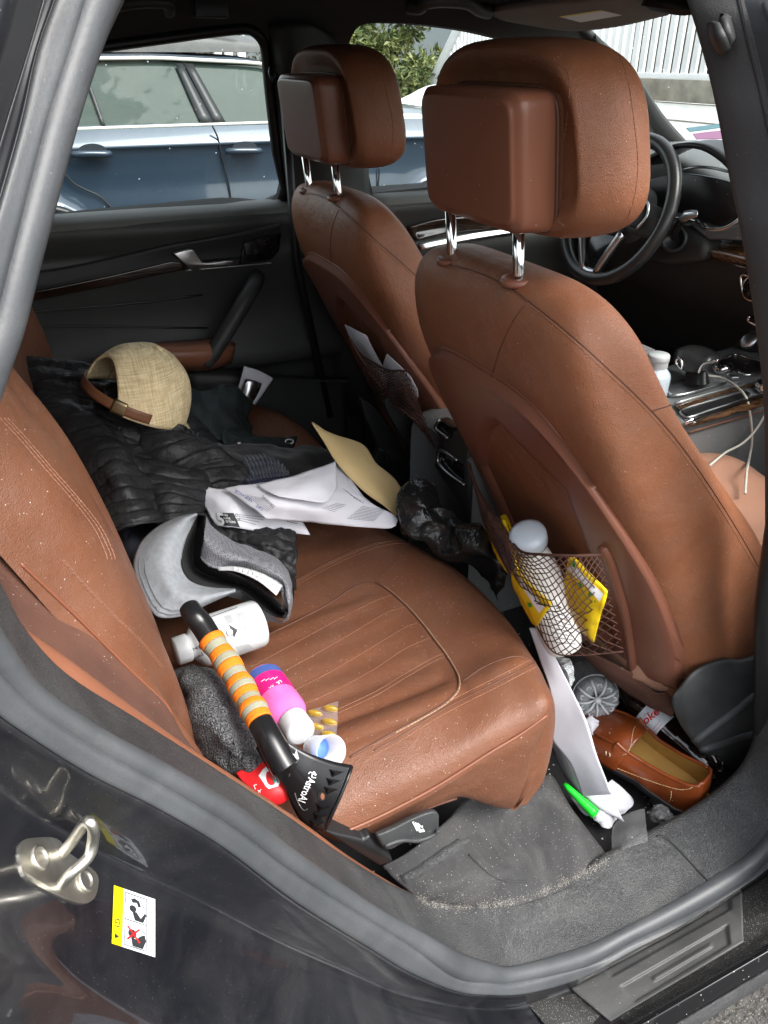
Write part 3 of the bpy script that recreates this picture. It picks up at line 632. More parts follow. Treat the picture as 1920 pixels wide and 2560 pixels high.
# ---------------- pillar and glass in front
ap = [[(1.42, .66, 1.645), (1.50, .62, 1.60), (1.54, .66, 1.56)], [(1.66, .70, 1.53), (1.68, .655, 1.51), (1.68, .71, 1.47)], [(1.82, .735, 1.42), (1.83, .685, 1.40), (1.80, .745, 1.35)], [(1.97, .755, 1.32), (1.975, .70, 1.31), (1.95, .765, 1.26)]]
sheet('windshield_pillar', ap, M['door_soft'], car, 5, 4, t=.02, off=0)
wsr = [[(1.47, -.66, 1.62), (1.53, -.35, 1.64), (1.55, 0, 1.645), (1.53, .35, 1.64), (1.48, .64, 1.62)], [(1.98, -.72, 1.33), (2.12, -.4, 1.33), (2.17, 0, 1.33), (2.12, .4, 1.33), (1.99, .71, 1.33)]]
sheet('windshield', wsr, M['windshield'], car, 8, 4)
vis = thing_pts = [P('C20', 590, 85, Y=.56), P('C20', 800, 115, Y=.40), P('C20', 1010, 96, Y=.25), P('C20', 1235, 42, Y=.09)]
bk = [V(1.16, .60, 1.655), V(1.15, .42, 1.66), V(1.13, .25, 1.66), V(1.13, .07, 1.66)]
vo = sheet('sun_visor', [[b+V(0, 0, .0) for b in bk], [(a+b)*.5+V(0, 0, -.004) for a, b in zip(bk, vis)], vis], mat('grey visor cloth', (.20, .20, .19), .9), car, 5, 5, t=.018, off=0); vo_tree = bvh(vo)
vq = [onto(vo_tree, 'C20', x, y, .002) or P('C20', x, y, Y=.3) for x, y in ((755,72),(935,44),(1030,66),(850,97))]
vl = pquad('visor_label', vo_tree, 'C20', [(755,72),(935,44),(1030,66),(850,97)], M['label_white'], vo, .002)
pquad('visor_label_band', vo_tree, 'C20', [(755,72),(935,44),(950,48),(770,77)], M['label_yellow'], vl, .003)
mirror = sheet('mirror_mount', [[P('C2', 600, -30, Y=.0), P('C2', 800, -10, Y=-.05), P('C2', 1100, 40, Y=-.1)], [P('C2', 640, 10, Y=.0), P('C2', 860, 50, Y=-.05), P('C2', 1100, 95, Y=-.1)]], M['black'], car, 4, 4, t=.03, off=0)

# ---------------- dashboard
dr = []
for y in (-.70, -.35, 0, .15, .35, .55, .72):
    hood = .045*max(0, 1-((y-.36)/.23)**2) if abs(y-.36) < .23 else 0
    dr.append([(2.16 if abs(y) < .5 else 2.04, y, 1.318), (2.0, y, 1.325), (1.85, y, 1.325), (1.70, y, 1.315+hood*.8), (1.61, y, 1.295+hood), (1.585, y, 1.275+hood*.9), (1.60, y, 1.25+hood*.3), (1.66, y, 1.24)])
M['dash'] = mat('soft grey dash skin', (.12, .125, .125), .5, bump=[('voro', 500, .0003)], dust=.01)
dash = sheet('dashboard', dr, M['dash'], car, 5, 5, t=.01, off=0)
low_d = []
for y in (-.72, -.35, -.12, .06, .2, .36, .55, .72):
    low_d.append([(1.66, y, 1.245), (1.60, y, 1.19), (1.585, y, 1.14), (1.60, y, 1.08), (1.64, y, 1.0), (1.72, y, .90), (1.80, y, .75)])
sheet('dash_lower', low_d, M['door_soft'], dash, 4, 4, t=.01, off=0)
# binnacle: hooded screen
sc = [P('C2', x, y, X=1.545) for x, y in curve2([(600,1590),(760,1520),(1000,1500),(1330,1560),(1440,1640),(1475,1790),(1390,1880),(1270,1950),(1100,1900),(900,1830),(640,1780)], 3)]
M['screen'] = mat('dead dusty screen', (.012, .010, .010), .35, dust=.03, dsc=160)
prism('instrument_screen', sc, (-.012, 0, 0), M['screen'], dash, .003)
hoodr = [[P('C2', x, y, X=xx) for x, y in ((560,1420),(700,1330),(880,1262),(1080,1272),(1250,1370),(1360,1490),(1440,1640))] for xx in (1.50, 1.63)]
hoodr = [hoodr[0], [a+V(.08, 0, .004) for a in hoodr[0]]]
ho = sheet('instrument_hood', hoodr, M['black'], dash, 4, 4, t=.012, off=0)
tubes('chrome_trim', [[P('C2', x, y, X=1.535) for x, y in curve2([(925,1465),(1050,1443),(1200,1455),(1330,1487)], 5)]], .0035, M['satin'], dash)
tubes('chrome_trim', [[P('C2', x, y, X=1.50) for x, y in curve2([(845,1886),(950,1893),(1060,1920),(1130,1975),(1270,1975),(1380,1920),(1482,1832)], 5)]], .005, M['chrome'], dash)
prism('trim_panel', [P('C2', x, y, X=1.515) for x, y in ((950,1900),(1090,1990),(1180,2000),(1300,1985),(1470,1900),(1490,2080),(1140,2070),(1050,2000))], (.04, 0, -.0), M['dash'], dash, .004)
wp = sheet('wood_panel', [[P('C3', x, y, X=xx) for x, y in ((1110,165),(1300,170),(1560,200))] for xx in (1.58,)] + [[P('C3', x, y, X=1.525) for x, y in ((1110,215),(1300,245),(1560,320))], [P('C3', x, y, X=1.535) for x, y in ((1110,270),(1300,330),(1560,395))]], M['wood'], dash, 4, 4, t=.008, off=0)
tubes('chrome_trim', [[P('C3', x, y, X=1.518) for x, y in curve2([(1110,218),(1300,258),(1560,322)], 4)]], .004, M['satin'], dash)
# vent and light switch cluster at the pillar edge
tubes('vent_ring', [[P('C3', x, y, X=1.56) for x, y in curve2([(1530,30),(1480,70),(1478,130),(1510,180),(1540,185)], 5)]], .008, M['chrome'], dash)
cl = [P('C3', x, y, X=1.585) for x, y in curve2([(1590,470),(1440,435),(1432,520),(1455,590),(1520,640),(1610,675)], 4)]
tubes('switch_bezel', [cl], .005, M['chrome'], dash)
prism('climate_panel', [P('C3', x, y, X=1.592) for x, y in ((1445,440),(1640,470),(1640,690),(1530,640),(1460,590),(1438,520))], (.03, 0, 0), M['gloss_black'], dash, .003)
kc = P('C3', 1530, 560, X=1.57)
lathe('climate_knob', [(.0,0),(.030,0),(.033,.004),(.033,.02),(.029,.026),(.027,.022),(0,.022)], frame(kc+V(.02, 0, 0), (-1, -.15, .15)), M['chrome'], dash, 32)
lathe('climate_knob_face', [(.0,0),(.026,0),(.026,.002),(0,.002)], frame(kc+V(-.004, -.003, .003), (-1, -.15, .15)), M['gloss_black'], dash, 32)
tubes('chrome_trim', [[P('C3', x, y, X=1.60) for x, y in curve2([(1500,795),(1490,830),(1530,860),(1640,900)], 4)]], .004, M['chrome'], dash)
prism('button_row', [P('C3', x, y, X=1.61) for x, y in ((1505,790),(1650,840),(1650,895),(1500,830))], (.03, 0, 0), M['gloss_black'], dash, .003)
# column and stalk
prism('steering_column', [P('C3', x, y, X=1.50) for x, y in ((700,60),(820,40),(960,60),(1120,160),(1100,330),(800,380),(560,330))], (.12, 0, .02), M['door_soft'], dash, .02, 4)
ig = P('C3', 850, 130, X=1.485); lathe('stalk_collar', [(0,0),(.034,0),(.036,.006),(.030,.012),(.024,.012),(.022,.004),(0,.004)], frame(ig, (-.8, -.5, .2)), M['black'], dash, 28)
tubes('wiper_stalk', [curve([P('C3', 850, 130, X=1.49), P('C2', 862, 1990, X=1.47), P('C2', 900, 1920, X=1.46), P('C2', 960, 1870, X=1.45)], 5)], .010, M['black'], dash)
prism('stalk_end', [P('C2', x, y, X=1.44) for x, y in ((880,1905),(930,1835),(1000,1825),(1055,1830),(1050,1880),(990,1900),(920,1930))], (.02, .02, 0), M['satin'], dash, .004)

# ---------------- steering wheel
sw = bpy.data.objects.new('steering_wheel', None); link(sw, car)
SWC = V(1.43, .350, 1.215); tilt = R(21); wn = V(-math.cos(tilt), 0, math.sin(tilt)); wu = V(math.sin(tilt), 0, math.cos(tilt)); wr_ = V(0, 1, 0)
def wp_(a, b, c=0): return SWC+wr_*a+wu*b+wn*c
RAD = .177
M['wheel_leather'] = mat('black wheel leather', (.024, .024, .024), .27, bump=[('voro', 600, .0002)])
tubes('wheel_rim', [[wp_(RAD*math.cos(t), RAD*math.sin(t)*.985) for t in np.linspace(0, 2*math.pi, 72, endpoint=False)]], 0.0175, M['wheel_leather'], sw, 16, closed=True)
hubp = []
for k in range(40):
    t = 2*math.pi*k/40; hubp.append((.078*math.copysign(abs(math.cos(t))**.7, math.cos(t)), .064*math.copysign(abs(math.sin(t))**.8, math.sin(t))))
hv = sheet('wheel_hub', [[wp_(a*s, b*s+.005, h) for a, b in hubp] for s, h in ((1.15, -.04), (1.1, .0), (1.0, .022), (.8, .034), (.4, .04), (.05, .041))], mat('wheel hub grey', (.075, .077, .077), .5), sw, 3, 2, cv_=True)
for sgn in (-1, 1):
    sheet('wheel_spoke', [[wp_(sgn*.07, .035, .012), wp_(sgn*.12, .03, .010), wp_(sgn*.17, .025, 0)], [wp_(sgn*.07, .0, .018), wp_(sgn*.12, -.002, .016), wp_(sgn*.17, -.005, .006)], [wp_(sgn*.07, -.04, .012), wp_(sgn*.12, -.045, .010), wp_(sgn*.165, -.045, 0)]], M['door_soft'], sw, 4, 4, t=.014, off=0)
    prism('spoke_buttons', [wp_(sgn*a, b, .022) for a, b in ((.075,.025),(.12,.028),(.135,.0),(.12,-.032),(.085,-.03))], wn*.006, M['black'], sw, .003)
    tubes('spoke_trim', [[wp_(sgn*a, b, .026) for a, b in curve2([(.085,.03),(.122,.03),(.138,.0),(.122,-.035)], 4)]], .0035, M['satin'], sw)
# open V spoke at the bottom
for sgn in (-1, 1):
    tubes('lower_spoke', [curve([wp_(sgn*.078, -.050, .022), wp_(sgn*.052, -.105, .016), wp_(sgn*.026, -.156, .004)], 5)], .0115, M['satin'], sw, 8)
tubes('lower_spoke', [curve([wp_(-.028, -.156, .004), wp_(0, -.160, .004), wp_(.028, -.156, .004)], 5)], .010, M['satin'], sw, 8)
prism('spoke_infill', [wp_(a, b, .008) for a, b in ((-.07,-.06),(.07,-.06),(.022,-.15),(-.022,-.15))], wn*.006, M['gloss_black'], sw, .002)

# ---------------- centre console
con = bpy.data.objects.new('centre_console', None); link(con, car)
zt = .865
M['console_top'] = mat('console plastic', (.17, .175, .175), .38, bump=[('noise', 500, .0002)], dust=.03, dsc=260)
def cz(x): return .845+.10*(x-1.25)
body = []
for x in (.74, .78, .95, 1.2, 1.4, 1.6, 1.75):
    z = cz(x) if x > 1.1 else .875
    if x == .74: z = .86
    body.append([(x, -.145, .40), (x, -.14, z-.08), (x, -.13, z-.02), (x, -.115, z-.004), (x, 0, z), (x, .115, z-.004), (x, .13, z-.02), (x, .14, z-.08), (x, .145, .40)])
sheet('console_body', body, M['console_top'], con, 3, 3)
def con_pt(c, x, y, dz=0):
    p = P(c, x, y, Z=.87)
    for _ in range(4): p = P(c, x, y, Z=cz(p.x)+dz)
    return p
def con_patch(name, pts, m, h=.004, dz=.003, bev=.0015): return prism(name, [con_pt('C3', x, y, dz) for x, y in pts], (0, 0, h), m, con, bev)
con_patch('wood_strip', [(850,1570),(1180,1450),(1400,1390),(1659,1340),(1659,1370),(1400,1440),(1180,1500),(900,1620)], M['wood'], .003, .002)
tubes('chrome_trim', [[con_pt('C3', x, y, .007) for x, y in curve2([(860,1550),(1100,1480),(1400,1400),(1659,1335)], 4)], [con_pt('C3', x, y, .006) for x, y in curve2([(780,1440),(850,1480),(1000,1455),(1290,1370)], 4)], [con_pt('C3', x, y, .006) for x, y in curve2([(775,1430),(800,1390),(860,1360),(1150,1310)], 4)]], .004, M['satin'], con)
con_patch('phone_tray', [(905,1620),(1100,1545),(1460,1440),(1510,1470),(1400,1530),(1150,1610),(990,1665)], M['black'], .002, .004)
tubes('tray_rim', [[con_pt('C3', x, y, .007) for x, y in curve2([(1510,1472),(1400,1532),(1150,1612),(990,1667),(930,1655),(905,1620),(1000,1575),(1300,1490),(1462,1440)], 4)]], .0025, M['satin'], con)
sheet('wood_side', [[con_pt('C3', x, y, .004) for x, y in ((950,1735),(1200,1650),(1480,1550),(1659,1490))], [con_pt('C3', x, y, -.004) for x, y in ((970,1752),(1200,1690),(1480,1610),(1659,1560))]], M['wood'], con, 4, 3, t=.006, off=0)
tubes('chrome_trim', [[con_pt('C3', x, y, .010) for x, y in curve2([(940,1715),(1200,1625),(1480,1525),(1659,1470)], 4)]], .006, M['chrome'], con)
# selector
sel = bpy.data.objects.new('gear_selector', None); link(sel, con)
g0 = con_pt('C3', 1030, 1400, .004)
def gp_(x, y, dx=0): return P('C3', x, y, X=g0.x+dx)
sheet('selector_boot', [[gp_(x, y, d) for x, y, d in r] for r in ([(930,1395,-.02),(1110,1390,-.02),(1150,1370,.04),(960,1370,.04),(930,1395,-.02)], [(950,1290,-.012),(1110,1280,-.012),(1120,1270,.02),(960,1270,.02),(950,1290,-.012)])], M['black'], sel, 3, 3)
kn = [[gp_(x, y, d) for x, y, d in r] for r in ([(870,1150,-.02),(885,1110,0),(890,1110,.03)], [(885,1230,-.035),(900,1120,-.02),(985,1078,.04)], [(960,1275,-.035),(960,1130,-.02),(1060,1085,.05)], [(1060,1285,-.03),(1080,1190,-.015),(1150,1110,.05)], [(1130,1210,-.01),(1160,1170,.0),(1215,1160,.05)], [(1180,1215,.02),(1200,1190,.03),(1225,1180,.05)])]
k = sheet('selector_knob', kn, M['wheel_leather'], sel, 4, 4); solid(k, .02, 0)
tubes('chrome_trim', [[gp_(x, y, -.045) for x, y in curve2([(1060,1288),(1090,1225),(1130,1200),(1225,1180)], 4)], [gp_(x, y, -.045) for x, y in curve2([(872,1165),(870,1210),(915,1250),(912,1190),(880,1150)], 4)]], .003, M['chrome'], sel)
con_patch('touch_pad', [(1240,1180),(1365,1125),(1659,1200),(1640,1280),(1480,1305),(1340,1240)], M['screen'], .004, .006)
tubes('chrome_trim', [[con_pt('C3', x, y, .011) for x, y in curve2([(1230,1190),(1365,1128),(1500,1160),(1659,1195)], 4)], [con_pt('C3', x, y, .011) for x, y in curve2([(1400,1275),(1480,1305),(1659,1275)], 4)]], .003, M['chrome'], con)
for (x, y, r_) in ((1265,1270,.024), (1615,1430,.018)):
    p = con_pt('C3', x, y, .002); kb = lathe('control_knob', [(0,0),(r_,0),(r_*1.04,.006),(r_*1.0,.016),(r_*.86,.019),(0,.019)], frame(p, (-.1, 0, 1)), M['chrome'], con, 28)
    lathe('knob_cap', [(0,0),(r_*.82,0),(r_*.82,.002),(0,.002)], frame(p+V(-.002, 0, .0188), (-.1, 0, 1)), M['gloss_black'], kb, 28)
con_patch('console_switch', [(1290,1320),(1430,1330),(1400,1350),(1340,1350)], M['satin'], .008, .002)
sb = con_pt('C3', 1500, 1010, .03); prism('front_bin', [P('C3', x, y, X=sb.x) for x, y in ((1340,1060),(1470,930),(1640,960),(1640,1100),(1500,1110))], (.06, 0, 0), M['door_soft'], con, .004)
lathe('start_button', [(0,0),(.024,0),(.024,.006),(.02,.009),(0,.009)], frame(P('C3', 1500, 1010, X=sb.x-.012), (-.8, -.25, .5)), M['satin'], con, 28, 1.0, .8)
# stitched side of the console
tubes('console_seam', [[P('C3', x, y, Y=-.148) for x, y in curve2([(980,1800),(1200,1735),(1659,1600)], 4)]], .002, M['stitch'], con)
# rear face of the console with vents and switches
def rp(x, y, X=.735): return P('C14', x, y, X=X)
rear = con
prism('rear_panel', [rp(x, y, .74) for x, y in ((1075,790),(1100,800),(1290,930),(1310,1500),(1200,1330),(1060,1120),(1100,930),(1060,870))], (.03, 0, 0), M['door_soft'], con, .006)
tubes('vent_bezel', [[rp(x, y, .735) for x, y in curve2([(1100,800),(1075,855),(1110,890),(1160,925)], 4)], [rp(x, y, .735) for x, y in curve2([(1225,1080),(1110,1010),(1090,1080),(1130,1140),(1200,1200),(1275,1250)], 4)]], .004, M['satin'], con)
prism('rear_vent', [rp(x, y, .738) for x, y in ((1105,800),(1200,860),(1180,930),(1110,885),(1085,850))], (.02, 0, 0), M['gloss_black'], con, .002)
prism('rear_switches', [rp(x, y, .738) for x, y in ((1110,1015),(1270,1110),(1270,1240),(1140,1140),(1095,1080))], (.02, 0, 0), M['gloss_black'], con, .002)
prism('seat_heat_button', [rp(x, y, .732) for x, y in ((1140,1050),(1190,1080),(1185,1125),(1132,1092))], (.01, 0, 0), M['black'], con, .002)
text('button_mark', 'ε', rp(1105, 1068, .732), (0, -1, -.3), (0, 0, 1), .012, M['white_print'], con)

# ---------------- floor, riser carpet, bulkheads
mk('floor_pan', [(-1.1, -.74, .36), (2.2, -.74, .36), (2.2, .74, .36), (-1.1, .74, .36)], [(0, 1, 2, 3)], M['floor'], car, False)
tun = [[(x, -.17, .36), (x, -.13, .50), (x, -.06, .56), (x, .06, .56), (x, .13, .50), (x, .17, .36)] for x in (.3, .75, 1.2, 1.8)]
sheet('tunnel', tun, M['floor'], car, 3, 4)
mk('firewall', [(2.05, -.75, .36), (2.05, .75, .36), (2.05, .75, 1.3), (2.05, -.75, 1.3)], [(0, 1, 2, 3)], M['floor'], car, False)
# riser under the bench, dusty
ris = [[P('C11', 830, 640, Z=.52), P('C11', 1000, 540, Z=.51), P('C11', 1250, 330, Z=.50), P('C9', 1200, 1440, Z=.50), P('C9', 1480, 1480, Z=.47)],
       [P('C11', 880, 700, Z=.50), P('C11', 1060, 640, Z=.49), P('C11', 1400, 450, Z=.48), P('C12', 60, 200, Z=.475), P('C12', 240, 40, Z=.46)],
       [P('C11', 960, 760, Z=.49), P('C11', 1150, 740, Z=.475), P('C11', 1500, 640, Z=.47), P('C12', 200, 400, Z=.46), P('C12', 380, 250, Z=.435)],
       [P('C11', 1020, 820, Z=.482), P('C11', 1250, 830, Z=.46), P('C11', 1620, 780, Z=.455), P('C12', 330, 640, Z=.445), P('C12', 560, 490, Z=.425)],
       [P('C11', 1040, 880, Z=.475), P('C11', 1300, 960, Z=.45), P('C12', 0, 900, Z=.445), P('C12', 380, 770, Z=.435), P('C12', 650, 600, Z=.415)]]
rz = sheet('carpet_riser', ris, M['carpet'], car, 8, 8); solid(rz, .006); rz_tree = bvh(rz)
mk('riser_back', [(.22, -.72, .36), (.22, .72, .36), (.22, .72, .56), (.22, -.72, .56)], [(0, 1, 2, 3)], M['black'], car, False)
sheet('riser_side', [[Vector(r[-1])+V(.0, 0, 0) for r in ris], [Vector(r[-1])+V(.03, .02, -.09) for r in ris]], M['carpet'], car, 3, 3)
tubes('moulding_ridge', [ontol(rz_tree, 'C11', [(940,735),(1100,640),(1250,540),(1330,490),(1375,470)], -.0055)], [.010]*6+[.011]*6+[.010]*6+[.006]*7, M['trim'], car, 10)
tubes('carpet_edge', [ontol(rz_tree, 'C11', [(1380,560),(1440,620),(1520,690),(1600,725),(1659,735),(1760,735)], .0)], .0022, M['carpet'], car)
# bulkhead behind the bench and tail
mk('cargo_floor', [(-1.1, -.7, .75), (-.12, -.7, .75), (-.12, .7, .75), (-1.1, .7, .75)], [(0, 1, 2, 3)], M['floor'], car, False)
mk('tailgate', [(-1.1, -.75, .3), (-1.1, .75, .3), (-1.1, .75, 1.18), (-1.1, -.75, 1.18)], [(0, 1, 2, 3)], M['door_soft'], car, False)
mk('rear_window', [(-1.1, -.62, 1.18), (-1.1, .62, 1.18), (-1.02, .6, 1.6), (-1.02, -.6, 1.6)], [(0, 1, 2, 3)], M['glass'], car, False)
# near side: rear quarter and closed front door (out of view, they shade the cabin)
prism('quarter_panel', [(-1.1, -.80, .30), (-.35, -.80, .30), (-.2, -.80, .8), (-.16, -.76, 1.15), (-1.1, -.76, 1.15)], (0, .02, 0), M['paint'], car, 0)
mk('near_front_door', [(.98, -.80, .30), (2.0, -.80, .30), (2.0, -.77, 1.22), (.98, -.77, 1.22)], [(0, 1, 2, 3)], M['door_soft'], car, False)
# ================================================================== SEATS
def dashed(pts, r=.0007, dash=.0042, gap=.0018):
    """a thread line: one thin tube that swells at every stitch"""
    L = [Vector(p) for p in pts]; out, rad = [], []; acc = 0; on = True
    for i in range(len(L)-1):
        a, b = L[i], L[i+1]; l = (b-a).length
        n = max(1, int(l/.0014))
        for k in range(n):
            q = a+(b-a)*(k/n); s = acc+l*k/n; ph = (s % (dash+gap)); out.append(q); rad.append(r if ph < dash else r*.25)
        acc += l
    return out, rad
def stitch(tree, c, pts, par, name='stitching', m=None, r=.0007, off=.0003, n=10):
    q = ontol(tree, c, pts, off, n)
    if len(q) < 3: return None
    p, rr = dashed(q, r); return tubes(name, [p], rr, m or M['stitch'], par, 5)
def groove(tree, c, pts, par, r=.0010, m=None, off=.0, name='seam'):
    q = ontol(tree, c, pts, off, 8)
    if len(q) < 3: return None
    return tubes(name, [q], r, m or M['seam'], par, 6)
M['seam'] = mat('seam shadow leather', srgb(88, 55, 40), .6)
M['piping'] = mat('leather piping', srgb(120, 74, 54), .42)

# ---------------- front passenger seat
fs = thing('front_seat', 'brown leather front passenger seat, nearest in view, with netted back pocket stuffed full', 'car seat')
YC0 = -.376
lev = [(.555,.880,1.05,.250),(.60,.852,1.09,.262),(.66,.822,1.11,.270),(.74,.792,1.105,.276),(.885,.722,1.01,.274),(1.0,.662,.905,.269),(1.13,.600,.785,.257),(1.20,.576,.735,.243),(1.255,.570,.70,.226),(1.292,.580,.670,.196),(1.308,.598,.655,.15),(1.313,.615,.645,.10)]
LA = np.array(lev)
def lv(z): return [np.interp(z, LA[:, 0], LA[:, k]) for k in (1, 2, 3)]
def ring(z, xr, xf, hw, n=56, e=4.4, z1=None):
    r = []
    for k in range(n):
        t = 2*math.pi*k/n; c, s = math.cos(t), math.sin(t)
        a = math.copysign(abs(c)**(2/e), c); b = math.copysign(abs(s)**(2/e), s)
        r.append(((xr+xf)/2-(xf-xr)/2*a, YC0+hw*b, z))
    return r
zz_ = np.linspace(0, 1, 34); zi = np.interp(zz_, np.linspace(0, 1, len(lev)), LA[:, 0])
lv2 = crom(LA, 4)
br = [ring(q[0], q[1], q[2], q[3]) for q in lv2]
backrest = gridmesh('backrest', dense(br, 1, 2, False, True), M['leather'], fs, cv_=True, caps=True, flip=True); bk_tree = bvh(backrest)
def rearx(y, z, e=4.4):
    xr, xf, hw = lv(z); b = min(.999, abs(y-YC0)/hw); a = (1-b**e)**(1/e); return (xr+xf)/2-(xf-xr)/2*a
# moulded back shell with lip and basin
NU, NV = 80, 72; G = []
for i in range(NV+1):
    row = []
    for j in range(NU+1):
        us = math.sin((-1+2*j/NU)*math.pi/2); v = i/NV
        zt_ = .60+.568*max(0, 1-abs(us)**4)**.25; zb = .60+.03*abs(us)**3; zt_ = max(zt_, zb+.002); z = zt_+(zb-zt_)*v
        hw = lv(z)[2]; y = YC0+us*hw*.945
        x = rearx(y, z); d = .010
        e1 = max(1e-3, (zt_-z)/.035); e2 = max(1e-3, (1-abs(us))*.26/.03); e = min(1.0, (e1**-4+e2**-4)**-.25)
        d += (.0075-.006*min(1, max(0, (1.13-z)/.08)))*math.cos(e*math.pi/2)**2
        if v < .02 or abs(us) > .997: d -= .018
        if v > .97: d -= .010
        yy = (y-YC0)
        edgeL = .172-.05*(1.08-z); top = 1.085-1.2*max(0, yy+.02)**1.5*2-.35*max(0, -yy-.02)
        s = min((edgeL-abs(yy))/.035, (top-z)/.04, (z-.655)/.03)
        s = max(0, min(1, s)); s = s*s*(3-2*s); d -= .055*s
        row.append((x-d, y, z))
    G.append(row)
shell = gridmesh('back_shell', np.array(G), M['shell'], fs); solid(shell, .006, 0); sh_tree = bvh(shell)
# pocket frame ridges
q = ontol(sh_tree, 'C16', [(765,440),(800,500),(850,650),(890,800),(915,950),(930,1080),(905,1105)], -.001, 8); tubes('pocket_frame', [q], [.004]+[.009]*(len(q)-2)+[.004], M['shell'], fs, 12)
# shoulder seams on the leather
stitch(bk_tree, 'W', [(945,575),(1000,583),(1060,605),(1110,632),(1138,652)], fs)
groove(bk_tree, 'W', [(945,570),(1000,578),(1060,600),(1110,627),(1140,650)], fs, .0010)
stitch(bk_tree, 'W', [(1140,655),(1220,720),(1300,795),(1380,870),(1450,948),(1520,1045),(1590,1155),(1650,1260)], fs)
groove(bk_tree, 'W', [(1142,650),(1223,714),(1304,788),(1384,864),(1455,942),(1526,1040),(1596,1150),(1650,1245)], fs, .0010)
groove(bk_tree, 'W', [(1136,655),(1105,700),(1080,755),(1066,800),(1060,828)], fs, .0010)
groove(bk_tree, 'W', [(1408,888),(1440,878),(1470,868)], fs, .0010)
# headrest
hr = bpy.data.objects.new('headrest', None); link(hr, fs)
def rr_ring(x, cy_, cz_, hy, hz, e, n=48, lean=0, taper=.0):
    r = []
    for k in range(n):
        t = 2*math.pi*k/n; c, s = math.cos(t), math.sin(t)
        a = math.copysign(abs(c)**(2/e), c); b = math.copysign(abs(s)**(2/e), s)
        zz2 = cz_+hz*b; yy2 = cy_+hy*a*(1-taper*(b))
        r.append((x+lean*hz*b, yy2, zz2))
    return r
HC = (-.382, 1.468)
wings = [(.60,.148,.070),(.588,.166,.094),(.594,.174,.104),(.61,.180,.109),(.645,.181,.111),(.68,.174,.107),(.70,.156,.095),(.708,.12,.07),(.71,.05,.03)]
hg = [rr_ring(x, HC[0]+.006, HC[1], hy, hz, 3.4, lean=-.12, taper=.10) for x, hy, hz in wings]
cush = gridmesh('cushion', dense(hg, 4, 1, False, True), M['leather'], hr, cv_=True, caps=True); hc_tree = bvh(cush)
# dark recess the housing sits in
rec = [rr_ring(.589, HC[0], 1.448, .124, .083, 6, lean=-.12), rr_ring(.583, HC[0], 1.448, .120, .080, 6, lean=-.12)]
hous = [(.612,.118,.076),(.60,.120,.0785),(.556,.1195,.078),(.547,.1165,.0755),(.5405,.108,.069),(.5385,.103,.066),(.5378,.06,.04),(.5375,.02,.01)]
gh = [rr_ring(x, HC[0], 1.449, hy, hz, 10, 96, lean=-.12) for x, hy, hz in hous]
M['housing'] = mat('brown hard headrest housing', srgb(126, 80, 60), .34, bump=[('noise', 500, .0001)], dust=.006, dsc=420, vary=.05, vsc=8)
housing = gridmesh('rear_housing', dense(gh, 2, 1, False, True), M['housing'], hr, cv_=True, caps=True); ho_tree = bvh(housing)
tubes('housing_gap', [[Vector(p)+V(.003, 0, 0) for p in rr_ring(.590, HC[0], 1.449, .1225, .080, 7, 64, lean=-.12)]], .0026, M['seam'], hr, 8, closed=True)
stitch(hc_tree, 'C20', [(480,300),(600,262),(700,262),(770,285),(800,330),(800,420),(785,550),(765,680),(745,800),(738,880),(750,950),(790,985)], hr, r=.0007)
stitch(hc_tree, 'C20', [(985,180),(1030,270),(1060,380),(1080,520),(1095,650),(1095,760),(1080,860),(1050,950)], hr)
for x, y in ((978, 1), (1122, 2)):
    pass
for (wx, wy, tx, ty) in ((978,566,978,470),(1120,612,1123,490)):
    pb = P('W', wx, wy, X=.598); 
    lathe('post_collar', [(.0,-.004),(.024,-.004),(.025,.0),(.0235,.004),(.016,.006),(.014,.003),(0,.003)], frame(pb+V(0, 0, .004), (-.1, 0, 1)), M['shell'], fs, 28)
    tubes('headrest_post', [[pb+V(.004, 0, -.03), pb, pb+V(-.012, 0, .11)]], .0078, M['chrome'], hr, 20)
# cushion, base and skirts
cs = []
for x, hy, z0, z1 in ((.82,.20,.60,.70),(.88,.245,.56,.755),(1.0,.265,.55,.775),(1.2,.27,.55,.785),(1.34,.265,.56,.79),(1.41,.24,.60,.77),(1.44,.19,.66,.73)):
    r = []
    for k in range(32):
        t = 2*math.pi*k/32; a, b = math.cos(t), math.sin(t); a = math.copysign(abs(a)**.6, a); b = math.copysign(abs(b)**.6, b)
        dip = -.022*math.exp(-(a/.55)**4) if b > 0 else 0
        r.append((x, YC0+hy*a, (z0+z1)/2+(z1-z0)/2*b+dip))
    cs.append(r)
sc_ = gridmesh('seat_cushion', dense(cs, 4, 2, False, True), M['lit_leather'], fs, cv_=True, caps=True); scu_tree = bvh(sc_)

# brown cloth skirt hanging under the shell
sk = sheet('seat_skirt', [[P('C7', x, y, X=xx) for x, y, xx in r] for r in ([(180,40,.77),(420,160,.79),(620,260,.82),(780,400,.85),(880,400,.87),(940,330,.89),(1010,300,.91)], [(210,95,.775),(400,240,.79),(620,360,.825),(780,480,.86),(890,500,.875),(930,440,.885),(970,380,.90)], [(240,130,.79),(380,260,.80),(560,390,.84),(720,500,.87),(860,565,.88),(928,585,.885),(930,520,.89)])], M['brown_fabric'], fs, 5, 5, t=.004, disp=lambda u, v, p: .003*nz(p, 30))
